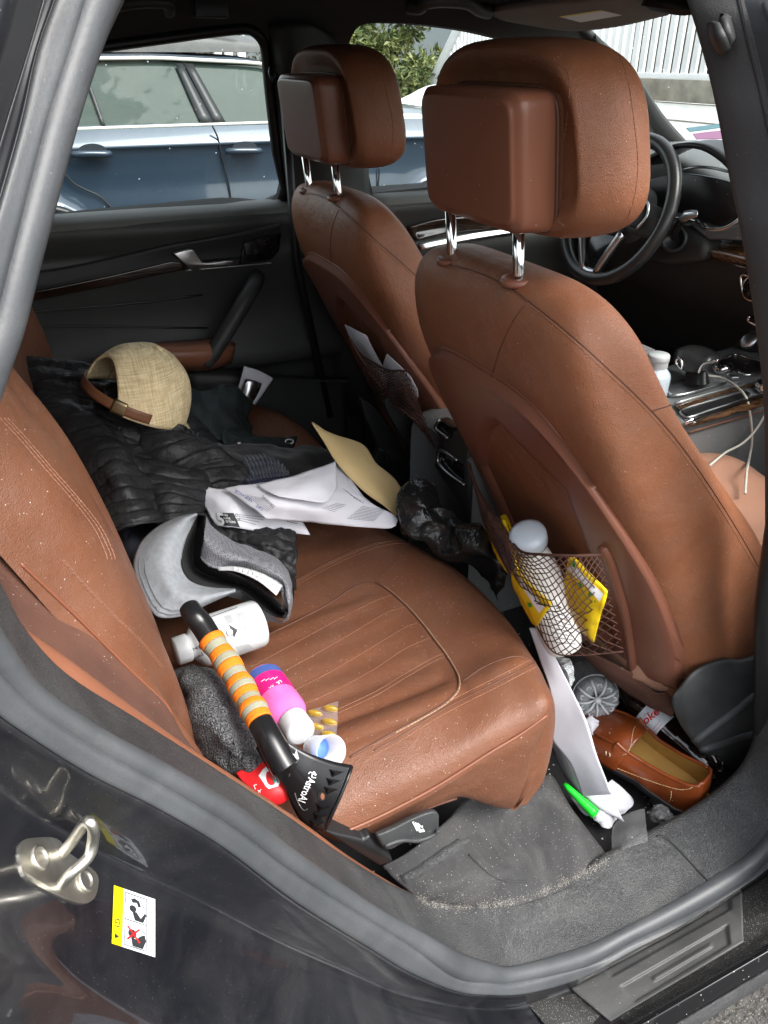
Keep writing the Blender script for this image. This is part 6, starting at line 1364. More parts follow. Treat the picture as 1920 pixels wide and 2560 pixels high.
def matt(out_, dep, ext, ribs, label):
    t = thing('floor_mat', label, 'floor mat', 'rubber mats stood behind the driver seat')
    pts = [P('C14', x, y, Y=dep) for x, y in curve2(out_, 3)]
    m_ = prism('sheet', pts, ext, M['rub'], t, .003); tr = bvh(m_)
    for r_ in ribs:
        q = ontol(tr, 'C14', r_, .001, 5)
        if len(q) > 2: tubes('rib', [q], .003, M['rub'], t, 6)
matt([(560,655),(600,668),(680,745),(780,880),(850,1000),(900,1120),(922,1260),(840,1265),(740,1180),(655,1085),(680,1000),(640,900),(585,770)], .30, (0, .02, .0), [[(690+k*18,1000+k*8),(700+k*20,1090+k*8),(760+k*16,1180+k*4)] for k in range(8)], 'ribbed black rubber mat stood on edge, nearer the far door')
matt([(803,560),(870,670),(950,830),(1010,980),(1055,1120),(1082,1220),(960,1235),(925,1110),(860,960),(730,720),(740,650)], .20, (0, .02, 0), [[(840,700),(870,780),(890,830)], [(900,880),(940,990),(970,1080)], [(880,920),(910,1000),(940,1090)], [(940,960),(980,1060),(1000,1160)], [(1000,1030),(1030,1120),(1045,1200)], [(920,1060),(950,1150),(960,1220)]], 'black rubber mat with a hook hole leaning on the driver seat back')
# --- bits in far pocket and in the driver's net
tb = thing('cream_tube', 'white tube with a black band in a clear sleeve by the far door pocket', 'tube')
sh('sleeve', 'C13', [[(1266,322,.60),(1340,345,.60),(1416,385,.60)], [(1245,400,.59),(1310,430,.59),(1372,450,.59)], [(1220,478,.58),(1275,500,.58),(1322,522,.58)]], M['paper'], tb, 'Y', .004, 4, 4)
tt = sh('tube_body', 'C13', [[(1272,388,.575),(1312,395,.57),(1355,412,.575)], [(1258,440,.570),(1295,450,.562),(1335,465,.570)], [(1242,490,.565),(1275,500,.558),(1306,512,.565)]], M['satin'], tb, 'Y', .004, 4, 4); tt_tree = bvh(tt)
prints('black_band', tt_tree, 'C13', [[(1275,390),(1352,413),(1346,432),(1268,410)]], M['ink'], tb, .002); prints('green_end', tt_tree, 'C13', [[(1245,480),(1308,502),(1305,511),(1244,489)]], mat('green print', srgb(60, 130, 100), .5), tb, .002)
for pts, lab_ in (([(446,146,.765),(592,222,.775),(640,320,.77),(700,430,.765),(740,540,.765),(720,640,.775),(690,690,.775),(620,560,.765),(540,380,.765),(490,250,.765)], 'tall folded white paper in the driver seat pocket'), ([(735,350,.765),(830,440,.77),(900,510,.775),(945,600,.785),(948,645,.785),(912,705,.785),(850,610,.77),(760,560,.765),(706,432,.765)], 'short white pamphlet in the driver seat pocket')):
    o = prism('folded_paper', [drvplane(x, y, .026) for x, y, d in pts], -dnrm*.003, M['paper'], None, 0); tag(o, lab_, 'paper', 'papers in the far seat pocket')

# --- things in the near pocket
M['lotion'] = mat('lotion white', srgb(228, 226, 222), .3); M['capblue'] = mat('pearl cap', srgb(196, 206, 214), .2, coat=.3)
lo_ = thing('lotion_bottle', 'white lotion bottle with a pale domed cap stuck in the near seat pocket', 'bottle')
la, lb_ = (365, 395, dict(X=.665)), (565, 1000, dict(X=.700))
lbd = lathe_px('body', 'C16', la, lb_, [(0,.06),(.022,.06),(.024,.10),(.030,.2),(.034,.35),(.035,.6),(.034,.85),(.031,.97),(.024,1.0),(0,1.005)], M['lotion'], lo_, ns=40, n=2); lb_tree = bvh(lbd)
pc = P('C16', 365, 385, X=.652); pl_ = P('C16', 565, 1000, X=.700)
lathe('domed_cap', [(.0285,-.022),(.0305,-.012),(.031,0),(.0295,.005),(.022,.009),(.012,.011),(0,.0115)], frame(pc, (pc-pl_).normalized()+(CAM-pc).normalized()*.75), M['capblue'], lo_, 40)
prints('small_print', lb_tree, 'C16', sum([fuzz(445+k*9, 770+k*27, 590+k*5, 830+k*20, 5, 9) for k in range(8)], []), M['greyprint'], lo_, .001)
prints('lot_mark', lb_tree, 'C16', oline(520,760,545,775,8)+oline(520,780,540,768,6), M['ink'], lo_, .001)
M['sachet'] = mat('yellow sachet foil', srgb(236, 200, 20), .35, bump=[('noise', 60, .002)]); M['green_print'] = mat('green leaf print', srgb(40, 150, 60), .5); M['blue_pack'] = mat('blue pack foil', srgb(60, 100, 170), .35); M['lime'] = mat('lime print', srgb(150, 180, 30), .5)
def sachet(label, pts, deps, polys, m=None, dep='X'):
    t = thing('sachet', label, 'sachet', 'sachets in the near seat pocket')
    rows = [[(x, y, d) for (x, y), d in zip(r, dd)] for r, dd in zip(pts, deps)]
    f = sh('packet', 'C16', rows, m or M['sachet'], t, dep, .004, 6, 6, lambda u, v, p: .002*nz(p, 60)); tr = bvh(f)
    for nm, pl, mm in polys:
        if isinstance(pl[0], tuple): pquad(nm, tr, 'C16', pl, mm, t, .001)
        else: prints(nm, tr, 'C16', pl, mm, t, .0018)
    return t
sachet('big yellow sachet with green leaves, right of the lotion bottle', [[(590,498),(620,510),(700,590),(792,685)], [(572,600),(620,640),(690,700),(780,750)], [(570,700),(620,760),(690,820),(750,840)], [(620,850),(650,890),(690,930),(722,960)]], [[.650,.650,.656,.664], [.650,.648,.652,.664], [.658,.655,.660,.675], [.680,.676,.680,.688]],
  [('white_strip', [(575,560),(612,545),(772,700),(752,742)], M['white_print']), ('green_leaf', [[(600,515),(618,530),(622,560),(606,552)], [(585,592),(602,588),(606,606),(590,610)], [(636,640),(655,645),(658,670),(640,668)], [(692,690),(706,692),(704,716),(692,712)], [(722,735),(732,738),(728,752)]], M['green_print']), ('lime_band', [[(615,850),(640,870),(690,935),(660,945),(630,910)]], M['lime'])])
sachet('yellow sachets fanned at the left of the lotion bottle', [[(288,560),(310,580),(400,670),(492,748)], [(280,620),(310,650),(390,740),(470,790)], [(310,700),(340,740),(390,800),(440,835)], [(390,850),(400,860),(408,868),(416,872)]], [[.628,.620,.614,.616], [.626,.618,.612,.614], [.628,.620,.616,.618], [.636,.632,.630,.630]],
  [('white_strip', [(300,610),(330,620),(455,770),(425,805)], M['white_print']), ('green_leaf', [[(290,590),(305,585),(312,605),(300,615)], [(362,745),(385,750),(388,770),(370,772)]], M['green_print']), ('small_print', fuzz(400,735,460,765,8,4), M['ink'])])
sachet('blue and yellow snack pack at the inner corner of the net', [[(140,350),(190,325),(240,300)], [(165,420),(215,400),(262,380)], [(200,500),(245,480),(290,470)], [(270,600),(290,590),(315,575)]], [[.668,.658,.652], [.660,.650,.645], [.650,.642,.638], [.645,.640,.636]],
  [('blue_panel', [(172,395),(235,365),(300,560),(262,575)], M['blue_pack']), ('red_stripe', oline(175,365,255,430,10), M['red']), ('white_print', oline(230,450,285,500,10)+oline(210,430,250,470,6), M['white_print'])])
sachet('small yellow packet poking out above the net cord', [[(222,285),(232,276),(242,272)], [(232,310),(245,305),(258,300)], [(250,370),(262,365),(275,350)]], [[.69,.69,.69], [.685,.685,.685], [.68,.68,.68]], [('red_print', oline(238,312,262,340,8), M['red'])])

# --- on the floor: sheets, pen, bottles, shoe, wrappers
fp = sh('paper_sheet', 'C16', [[(372,884,.655),(400,884,.66),(432,890,.665)], [(430,1050,.662),(480,1055,.668),(525,1060,.676)], [(488,1240,.660),(550,1240,.672),(612,1235,.684)], [(480,1450,.655),(580,1420,.672),(690,1400,.69)], [(590,1610,.675),(660,1590,.685),(745,1590,.70)], [(655,1792,.70),(740,1785,.706),(816,1780,.715)]], M['paper'], None, 'X', .0008, 7, 7, lambda u, v, p: .003*nz(p, 12))
tag(fp, 'long white sheet hanging past the front edge of the bench', 'paper', 'papers in the footwell')
f2 = sh('paper_sheet', 'C16', [[(480,1465,.46),(540,1540,.47),(600,1600,.47)], [(520,1600,.42),(600,1680,.44),(700,1740,.45)], [(580,1710,.40),(690,1800,.42),(800,1780,.43)], [(690,1850,.395),(800,1890,.40),(885,1928,.40)]], M['paper'], None, 'Z', .0008, 7, 7, lambda u, v, p: .003*nz(p, 18))
tag(f2, 'creased white page lying lower, its corner pointing at the door sill', 'paper', 'papers in the footwell')
f3 = sh('crumpled_tissue', 'C16', [[(560,1720,.405),(640,1780,.41),(760,1740,.42),(820,1700,.43)], [(600,1800,.395),(690,1850,.40),(800,1800,.41),(890,1760,.415)], [(650,1870,.388),(740,1910,.39),(830,1870,.40),(938,1815,.40)], [(720,1920,.384),(800,1965,.384),(850,1910,.386),(890,1880,.39)]], M['paper'], None, 'Z', .001, 8, 8, facets(.010, 32))
tag(f3, 'crumpled white tissue on the floor under the green pen', 'tissue')
pn = thing('highlighter_pen', 'bright green highlighter with a clear tail on the footwell litter', 'pen')
M['neon'] = mat('neon green', srgb(30, 205, 50), .3)
lathe_px('barrel', 'C16', (560, 1722, dict(Z=.435)), (735, 1890, dict(Z=.408)), [(0,0),(.003,0),(.0055,.12),(.0065,.3),(.0095,.85),(.0100,.97),(0,1.0)], M['neon'], pn, ns=24)
lathe_px('clear_tail', 'C16', (735, 1890, dict(Z=.408)), (768, 1905, dict(Z=.404)), [(0,-.1),(.0102,0),(.0102,.9),(.008,1),(0,1)], M['milky'], pn, ns=24)
# water bottle, base towards us
M['pet'] = filmmat('clear bottle plastic', .30, .10, (.75, .78, .78), bump=[('noise', 50, .004)])
wt = thing('water_bottle', 'clear empty water bottle showing its ribbed round base, above the loafer', 'bottle')
w0 = P('C7', 355, 472, Z=.505); w1 = P('C7', 285, 150, Z=.50); wd_ = ((w1-w0).normalized()*.75+(cf*.9)).normalized()
Mw = frame(w0, wd_, cr)
ob = lathe('bottle_wall', [(.010,.010),(.024,.0),(.036,.003),(.0425,.014),(.0435,.03),(.0425,.05),(.0435,.065),(.0425,.085),(.0435,.10),(.042,.13),(.03,.16),(.014,.19),(.014,.205)], Mw, M['pet'], wt, 48, n=2, caps=False)
M['pet_rib'] = filmmat('bottle ridge plastic', .7, .12, (.72, .74, .75))
for k in range(9):
    a = 2*math.pi*k/9+.2; tubes('base_rib', [[Mw @ Vector((r_*math.cos(a), r_*math.sin(a), h)) for r_, h in ((.006,.006),(.018,-.001),(.029,-.001),(.037,.004),(.0425,.014))]], .0022, M['pet_rib'], wt, 8)
    a += .35; tubes('base_lobe', [[Mw @ Vector((r_*math.cos(a+da), r_*math.sin(a+da), .002)) for r_, da in ((.030,-.14),(.034,-.05),(.034,.08),(.029,.14))]], .0017, M['pet_rib'], wt, 6)
lathe('base_nub', [(0,-.001),(.006,.0),(.007,.006),(0,.008)], Mw, M['pet_rib'], wt, 20)
tubes('bottle_ring', [[Mw @ Vector((.0436*math.cos(a), .0436*math.sin(a), .024)) for a in np.linspace(0, 6.28, 48, endpoint=False)]], .0012, M['pet_rib'], wt, 6, closed=True)
w2 = sh('crushed_bottle', 'C16', [[(470,990,.70),(530,1020,.70),(590,1040,.71)], [(490,1060,.69),(550,1080,.685),(612,1090,.70)], [(530,1130,.69),(580,1150,.685),(618,1150,.70)], [(560,1190,.70),(590,1210,.70),(612,1200,.71)]], M['pet'], None, 'X', .001, 8, 8, facets(.016, 30), 0, False)
tag(w2, 'crushed clear plastic bottle below the seat pocket net', 'bottle')
ts_ = sh('paper_tissue', 'C7', [[(245,620,.49),(300,585,.50),(362,630,.49)], [(260,665,.48),(310,660,.485),(350,645,.48)], [(285,700,.47),(320,720,.47),(338,720,.465)], [(300,760,.455),(325,790,.455),(335,815,.45)]], M['paper'], None, 'Z', .001, 7, 7, facets(.008, 45))
tag(ts_, 'twisted white tissue between the water bottle and the loafer', 'tissue')
# cola bottle
M['cola'] = mat('cola behind clear plastic', (.010, .005, .004), .08, coat=.6)
ck = thing('cola_bottle', 'dark cola bottle with a white and red label along the seat base', 'bottle')
c0, c1 = P('C7', 560, 400, Z=.475), P('C7', 1225, 1010, Z=.425)
Lc = (c1-c0).length; Mc = frame(c0, c1-c0, cr)
kb_ = lathe('bottle_wall', [(.012,-.12*Lc),(.013,-.04*Lc),(.022,.05*Lc),(.029,.15*Lc),(.0295,.24*Lc),(.029,.50*Lc),(.027,.58*Lc),(.028,.68*Lc),(.030,.8*Lc),(.029,.92*Lc),(.023,1.0*Lc),(.010,.985*Lc)], Mc, M['cola'], ck, 40, n=2)
lathe('label', [(.0298,.245*Lc),(.0301,.25*Lc),(.0301,.47*Lc),(.0298,.475*Lc)], Mc, M['label_white'], ck, 40, caps=False); ck_tree = bvh([o for o in bpy.data.objects if o.parent == ck and o.name.startswith('label')][0])
def kp(x, y, o=.001): return onto(ck_tree, 'C7', x, y, o)
ptext('red_lettering', 'Coke', ck_tree, 'C7', 668, 690, 832, 560, -44, -46, M['red'], ck, .001, .02, .2, 1)
ptext('grey_lettering', 'Diet', ck_tree, 'C7', 712, 588, 748, 556, -14, -14, M['greyprint'], ck, .001, 0, .2)
prints('green_band', ck_tree, 'C7', [[(812,722),(862,655),(884,682),(848,750)]], mat('pale green print', srgb(150, 205, 160), .5), ck, .0012)
prints('small_print', ck_tree, 'C7', sum([fuzz(765+k*18, 700+k*14, 830+k*14, 620+k*22, 4, 8) for k in range(4)], []), M['red'], ck, .0014)
for k in range(5):
    a = 2*math.pi*k/5; tubes('base_foot', [[Mc @ Vector((r_*math.cos(a), r_*math.sin(a), h*Lc)) for r_, h in ((.0285,.86),(.029,.93),(.025,1.0),(.018,1.03),(.010,1.0))]], .0075, M['cola'], ck, 10)

# loafer
M['shoe'] = mat('tan brown shoe leather', srgb(128, 62, 28), .28, vary=.42, vsc=13, bump=[('noise', 60, .0008), ('noise', 14, .003)], coat=.2, coatr=.2, dust=.01, dsc=300)
M['lining'] = mat('tan shoe lining', srgb(172, 132, 66), .6, vary=.10, vsc=25); M['sole'] = mat('black rubber sole', (.015, .015, .016), .5)
lf = thing('loafer', 'brown leather loafer with tan lining on the footwell floor', 'shoe')
hp0 = P('C7', 1120, 1290, Z=.402); tp0 = P('C7', 190, 640, Z=.425); fd_ = (tp0-hp0); LS = min(fd_.length, .30); fd_.normalize()
su = V(0, 0, 1); su = (su-fd_*su.dot(fd_)).normalized(); ss = fd_.cross(su)   # ss: right of the shoe looking to the toe
su = (su-ss*.05).normalized(); ss = fd_.cross(su)
def sp_(s, w_, h): return hp0+fd_*(s*LS)+ss*w_+su*h
wid = [(0,.0),(.012,.018),(.04,.029),(.10,.036),(.25,.037),(.42,.039),(.60,.047),(.74,.050),(.86,.044),(.95,.028),(1.0,.0)]
def hw_(s): return float(np.interp(s, [q[0] for q in wid], [q[1] for q in wid]))
def col_h(s): return float(np.interp(s, [0, .1, .25, .42, .55, .62], [.082, .072, .062, .058, .062, .070]))
# outline stations: right side from .60 back round the heel to left .60
stn = [(s, 1) for s in np.linspace(.62, .04, 16)]+[(.022, .86), (.009, .66), (.002, .36), (.0, .0), (.002, -.36), (.009, -.66), (.022, -.86)]+[(s, -1) for s in np.linspace(.04, .62, 16)]
def wall(k, h, inset=0.0):
    r = []
    for s, sd in stn:
        w_ = (hw_(s) if abs(sd) == 1 else hw_(.035)*abs(sd))-inset*abs(sd); bul = 1+.10*math.sin(h*math.pi)-.12*h
        hh = .008+(col_h(s)-.008)*h
        r.append(tuple(sp_(s+(inset/LS*(1-abs(sd)) if abs(sd) < 1 else 0)+((-.018*math.sin(h*math.pi*.9)+.022*h*h) if abs(sd) < 1 else 0), math.copysign(1, sd)*w_*bul if sd else 0, hh)))
    return r
outer_w = [wall(0, h) for h in (0, .2, .45, .7, .9, 1.0)]; inner_w = [wall(0, h, .005) for h in (1.0, .9, .6, .3, .08)]
q_ = sheet('quarters', outer_w, M['shoe'], lf, 4, 4); sq_tree = bvh(q_)
sheet('lining', inner_w, M['lining'], lf, 4, 4)
tubes('collar', [[Vector(p) for p in crom([tuple((Vector(a)+Vector(b))/2) for a, b in zip(outer_w[-1], inner_w[0])], 4)]], .0034, M['shoe'], lf, 8)
sheet('insole', [[sp_(s, hw_(max(s, .03))*k*.9, .018+.006*abs(k)) for k in (-1, -.5, 0, .5, 1)] for s in (.015, .06, .15, .3, .45, .6, .75)], M['lining'], lf, 4, 4)
vr = []
for s in (.56, .60, .66, .74, .83, .91, .97, 1.0):
    w_ = max(hw_(s), .004); ht = float(np.interp(s, [.56, .62, .7, .8, .9, 1.0], [.078, .078, .070, .058, .046, .024])); r = []
    for k in np.linspace(-1, 1, 13):
        a = k*math.pi/2; lead = (.05*(1-abs(k)**2.0)) if s < .58 else 0
        r.append(tuple(sp_(s-lead*.9+(.03*abs(k) if s < .58 else 0)*0, w_*1.04*math.sin(a)*(1 if abs(k) < .99 else 1), .008+(ht-.008)*abs(math.cos(a))**.65)))
    vr.append(r)
vm = sheet('vamp', vr, M['shoe'], lf, 5, 4); solid(vm, .003); vm_tree = bvh(vm)
ap_ = [tuple(sp_(s, sg*hw_(s)*k, float(np.interp(s, [.6, .74, .86, .95], [.066, .058, .050, .042])))) for s, k, sg in ((.60,.80,1),(.68,.82,1),(.76,.80,1),(.84,.72,1),(.90,.55,1),(.93,.0,1),(.90,.55,-1),(.84,.72,-1),(.76,.80,-1),(.68,.82,-1),(.60,.80,-1))]
tubes('apron_seam', [[Vector(p) for p in crom(ap_, 6)]], .0028, M['shoe'], lf, 6)
sol = [(s, 1) for s in np.linspace(.96, .02, 24)]+[(0, 0)]+[(s, -1) for s in np.linspace(.02, .96, 24)]+[(1.0, 0)]
prism('sole', [sp_(s-(.01 if s == 0 else 0), sd*(hw_(s)+.003), -.006 if s < .35 else -.002) for s, sd in sol], su*.014, M['sole'], lf, .003)
prism('heel_block', [sp_(s-(.008 if s == 0 else 0), sd*(hw_(s)+.002), -.022) for s, sd in [(x, 1) for x in np.linspace(.28, .02, 10)]+[(0, 0)]+[(x, -1) for x in np.linspace(.02, .28, 10)]], su*.018, M['sole'], lf, .003)
for pts in ([(420,935),(480,975),(600,1025),(760,1085),(900,1130),(1000,1150),(1080,1130),(1120,1080)], [(915,1160),(915,1200),(900,1240),(880,1285)]):
    q = ontol(sq_tree, 'C7', pts, .0004, 8)
    if len(q) > 3: p_, r_ = dashed(q, .0009); tubes('stitching', [p_], r_, mat('cream thread', srgb(196, 164, 120), .8), lf, 5)
stt = mat('pale stitch', srgb(190, 165, 130), .8)
q = ontol(vm_tree, 'C7', [(640,662),(622,700),(612,760),(602,820),(575,870),(535,888)], .0008, 6)
if len(q) > 4: p_, r_ = dashed(q, .0009); tubes('stitching', [p_], r_, stt, lf, 5)
for (x, y) in ((412,868),(440,880)):
    q = [onto(t_, 'C7', x+dx, y+dy, .001) for t_ in (vm_tree,) for dx, dy in ((0, -14), (4, 0), (2, 16))]; q = [p for p in q if p is not None]
    if len(q) > 2: tubes('strap_stitch', [q], .0016, stt, lf, 5)
prints('scuff', sq_tree, 'C7', sum([oline(430+k*9, 995+k*7, 442+k*11, 1012+k*6, 4) for k in range(6)], []), stt, lf, .0006)
# film and wrappers by the sill
cbg = sh('clear_bag', 'C12', [[(650,375,.425),(720,310,.43),(860,262,.435)], [(645,480,.43),(740,410,.44),(868,360,.44)], [(648,575,.435),(760,520,.445),(882,465,.45)]], M['clear'], None, 'Z', 0, 8, 8, lambda u, v, p: .004*nz(p, 30)); tag(cbg, 'flat clear plastic bag draped on the inner edge of the sill', 'bag', 'clear wrappers by the sill')
cw = sh('clear_wrapper', 'C12', [[(875,285,.42),(940,235,.43),(1010,280,.42),(1110,315,.415)], [(880,310,.415),(950,300,.432),(1020,330,.425),(1095,345,.415)], [(900,345,.41),(960,360,.42),(1020,380,.418),(1070,372,.412)]], M['clear'], None, 'Z', 0, 10, 8, facets(.016, 45), 0, False); tag(cw, 'crinkled clear wrapper tucked under the heel of the loafer', 'wrapper', 'clear wrappers by the sill')
yw = sh('paper_cup_lid', 'C12', [[(1262,165,.40),(1300,190,.40),(1332,215,.40)], [(1275,200,.39),(1300,225,.39),(1290,245,.39)]], M['yel'], None, 'Z', .002, 4, 4); yw.name = 'yellow_wrapper'; tag(yw, 'small yellow and white wrapper between the heel and the sill', 'wrapper')

# --- front cabin bits
cbm = thing('pill_bottle', 'white pill bottle with ribbed cap standing in the centre console', 'bottle')
pbz = P('C3', 668, 1400, X=1.33); 
for _ in range(3): pbz = P('C3', 668, 1400, X=1.33)
ptop = P('C3', 655, 1108, X=1.335)
hh = (ptop-pbz).length; Mb = frame(pbz+V(0, 0, -.03), (0.0, 0, 1), cr); hh += .03
lathe('body', [(0,0),(.034,0),(.036,.005),(.036,hh*.50),(.033,hh*.58),(.024,hh*.68),(.021,hh*.72),(.021,hh*.76)], Mb, M['capblue'], cbm, 32)
pr_ = [(0,hh*.72),(.024,hh*.72)]
for k in range(4): pr_ += [(.0245,hh*(.73+.03*k)),(.0225,hh*(.745+.03*k))]
lathe('ribbed_cap', pr_+[(.0255,hh*.86),(.0255,hh*.97),(.0235,hh),(0,hh)], Mb, M['white_plastic'], cbm, 40)
M['cable'] = mat('white cable', srgb(190, 188, 176), .5)
cbl = thing('charging_cable', 'thin white charging cable trailing from the gear selector onto the front seat', 'cable')
pth = [con_pt('C3', 1130, 1310, .02), con_pt('C3', 1260, 1330, .016), con_pt('C3', 1380, 1400, .02), P('C3', 1470, 1500, Y=-.15), P('C3', 1505, 1650, Y=-.165), P('C3', 1522, 1850, Y=-.17), P('C3', 1500, 2010, Y=-.19), P('C3', 1478, 2110, Z=.80), P('C3', 1468, 2220, Z=.79), P('C3', 1460, 2330, Z=.785)]
tubes('strand', [curve(pth, 8)], .0028, M['cable'], cbl, 8)
tubes('strand', [curve([P('C3', 1680, 1570, Y=-.165), P('C3', 1560, 1770, Y=-.17), P('C3', 1440, 1895, Y=-.18), P('C3', 1300, 1970, Y=-.20), P('C3', 1210, 2040, Z=.80), P('C3', 1150, 2090, Z=.795)], 8)], .0028, M['cable'], cbl, 8)
dz_ = 1.338
dcard = quad('dash_leaflet', [P('C2', x, y, Z=dz_+z) for x, y, z in ((985,1142,.0),(950,1110,.0),(1230,1076,.006),(1252,1106,.004))], mat('teal leaflet', srgb(50, 92, 100), .6)); solid(dcard, .002); tag(dcard, 'dark teal leaflet lying at the back of the dashboard', 'leaflet', 'leaflets on the dashboard')
dcard = quad('dash_leaflet', [P('C2', x, y, Z=dz_-.004+z) for x, y, z in ((1040,1206,.0),(1008,1160,.0),(1262,1130,.002),(1312,1200,.0))], mat('purple leaflet', srgb(112, 62, 96), .6)); solid(dcard, .002); tag(dcard, 'purple leaflet lying nearer the steering wheel on the dashboard', 'leaflet', 'leaflets on the dashboard')
gc = mat('green card', srgb(40, 120, 60), .5)
vt = thing('tissue_packet', 'green packet with a white tissue tucked above the sun visor', 'packet')
prism('card', [P('C20', x, y, Y=yy) for x, y, yy in ((655,-20,.52),(870,-30,.34),(855,12,.34),(700,24,.48))], (.004, .0, .01), gc, vt, .001)
sh('tissue', 'C20', [[(640,15,.54),(660,25,.54),(690,28,.52),(800,20,.42)], [(600,60,.555),(630,58,.55),(650,45,.545),(700,34,.50)], [(576,92,.56),(600,88,.558),(640,72,.55),(680,55,.53)]], M['paper'], vt, 'Y', .001, 5, 5, crumple(.004, 50))
# --- grit swept into the groove between the sill trim and the carpet: far too many grains to count
vv, ff = [], []
def grain(p, s):
    b = len(vv); q = [Vector((random.uniform(-1, 1), random.uniform(-1, 1), random.uniform(-1, 1))).normalized()*s*random.uniform(.6, 1.2) for _ in range(4)]
    vv.extend([p+k for k in q]); ff.extend([(b, b+1, b+2), (b, b+2, b+3), (b, b+3, b+1), (b+1, b+3, b+2)])
gl = crom([(1050,835,0),(1150,885,0),(1300,900,0),(1480,890,0),(1659,872,0)], 40)
gl2 = crom([(0,870,1),(150,820,1),(300,762,1),(420,705,1),(540,640,1),(620,598,1)], 40)
for L_, c in ((gl, 'C11'), (gl2, 'C12')):
    for _ in range(3600):
        k = random.random()*(len(L_)-1); i = int(k)
        if noise.noise(Vector((k*.09, 3.3, 7.1))) < random.uniform(-.55, .15): continue
        x, y, _z = L_[i]+(L_[i+1]-L_[i])*(k-i)
        sp__ = random.gauss(0, 1); y2 = y+sp__*(13 if random.random() < .62 else 48); x2 = x+random.gauss(0, 12)
        p = onto(rz_tree, c, x2, y2, .0) ; p3 = onto(sill_tree, c, x2, y2, .0)
        if p is None or (p3 is not None and (p3-CAM).length < (p-CAM).length): p = p3
        if p is not None: grain(p-(p-CAM).normalized()*.0004, random.choice((.0003, .0004, .0005, .0006, .0009)))
for _ in range(1500):
    x, y = random.uniform(300, 1600), random.uniform(60, 1450)
    if noise.noise(Vector((x*.004, y*.004, 1.3))) < random.uniform(-.1, .5): continue
    p = onto(bn_tree, 'C9', x, y, 0)
    if p is not None: grain(p-(p-CAM).normalized()*.0002, random.choice((.00025, .0003, .0004, .0006)))
for _ in range(450):
    x, y = random.uniform(860, 1659), random.uniform(330, 900); p = onto(rz_tree, 'C11' if random.random() < .5 else 'C12', x if random.random() < .5 else x-860, y, 0)
    if p is not None: grain(p-(p-CAM).normalized()*.0003, random.choice((.0003, .0004, .0005, .0008)))
M['grit'] = mat('pale sand grit', srgb(176, 172, 162), .9, vary=.35, vsc=400)
g_ = mk('sand_grit', vv, ff, M['grit'], None, False); tag(g_, kind='stuff')
# ================================================================== OUTSIDE
M['asphalt'] = mat('gritty asphalt', (.06, .058, .054), .9, bump=[('noise', 120, .006), ('voro', 70, .004)], dust=.9, dustcol=(.20, .175, .14, 1), dsc=240, vary=.5, vsc=60)
g = mk('asphalt_ground', [(-300, -300, 0), (300, -300, 0), (300, 300, 0), (-300, 300, 0)], [(0, 1, 2, 3)], M['asphalt'], None, False); tag(g, kind='structure')
# ---------------- blue estate car parked alongside
ec = thing('parked_car', 'slate blue estate car with a black roof box parked alongside', 'car')
M['blue'] = mat('slate blue paint', srgb(42, 56, 70), .25, metal=.3, coat=.6, bump=[('noise', .9, .01)])
M['dark_glass'] = mat('tinted car glass', (.035, .052, .045), .05, spec=.14, bump=[('noise', 1.2, .02)])
M['tyre'] = mat('dusty tyre rubber', (.05, .047, .042), .9, bump=[('voro', 60, .01)])
YW = 4.2; XR, XF, WR = .20, 3.02, .34
def low_z(x):
    z = .28
    for xc in (XR, XF):
        d = abs(x-xc)
        if d < .405: z = max(z, WR+math.sqrt(.405**2-d*d))
    return z
xs = sorted(set(list(np.linspace(-1.05, 3.9, 40))+[XR+.405*math.cos(a) for a in np.linspace(0, math.pi, 17)]+[XF+.405*math.cos(a) for a in np.linspace(0, math.pi, 17)]))
def roofline(x): return float(np.interp(x, [-1.1, -.6, .3, 1.1, 1.76, 2.2, 2.7, 3.9], [1.52, 1.545, 1.56, 1.565, 1.535, 1.42, 1.18, 1.0]))
rows = []
for x in xs:
    zb_ = low_z(x); tp = float(np.interp(x, [-1.1, 2.3, 3.0, 3.9], [1.19, 1.175, 1.16, 1.02])); e_ = float(np.interp(x, [-1.1, -.6, 3.3, 3.9], [.25, 0, 0, .5]))
    rows.append([(x, YW+y+e_, z) for z, y in ((tp, .085), (tp-.05, .045), (max(tp-.10, zb_+.12), .008), (max(tp-.125, zb_+.1), .0), (max(tp-.16, zb_+.08), .022), (max(.85, zb_+.06), .03), (max(.70, zb_+.04), .012), (max(.50, zb_+.02), .0), (zb_, .03))])
bd = sheet('body', rows, M['blue'], ec, 1, 3)
# bonnet
sheet('bonnet', [[(x, YW+.09+k*1.5, float(np.interp(x, [2.2, 3.0, 3.9], [1.21, 1.19, 1.05]))+.05*math.sin(k*math.pi)) for k in (0, .2, .5, .8, 1)] for x in (2.1, 2.6, 3.1, 3.9)], M['blue'], ec, 4, 4)
gw = []
for x in np.linspace(-1.05, 2.35, 30):
    t_ = roofline(x); gw.append([(x, YW+.09, 1.165), (x, YW+.09+.24*(t_-1.165)/.37*.5, (1.165+t_)/2-.02), (x, YW+.09+.24*max(0, t_-1.165)/.37, max(1.17, t_-.03))])
sheet('side_window', gw, M['dark_glass'], ec, 1, 4)
rf = []
for x in np.linspace(-1.05, 2.0, 20):
    t_ = roofline(x); rf.append([(x, YW+.32, t_-.03), (x, YW+.345, t_-.012), (x, YW+.40, t_+.004), (x, YW+.7, t_+.022), (x, YW+1.3, t_+.02)])
sheet('roof', rf, M['blue'], ec, 2, 3)
def gy(z): return YW+.09+.24*(z-1.165)/.37
chx = np.linspace(-1.0, 2.3, 30)
M['bright'] = mat('bright trim', srgb(200, 200, 188), .3)
tubes('window_trim', [[(x, YW+.075, 1.168) for x in chx]], .010, M['bright'], ec, 6)
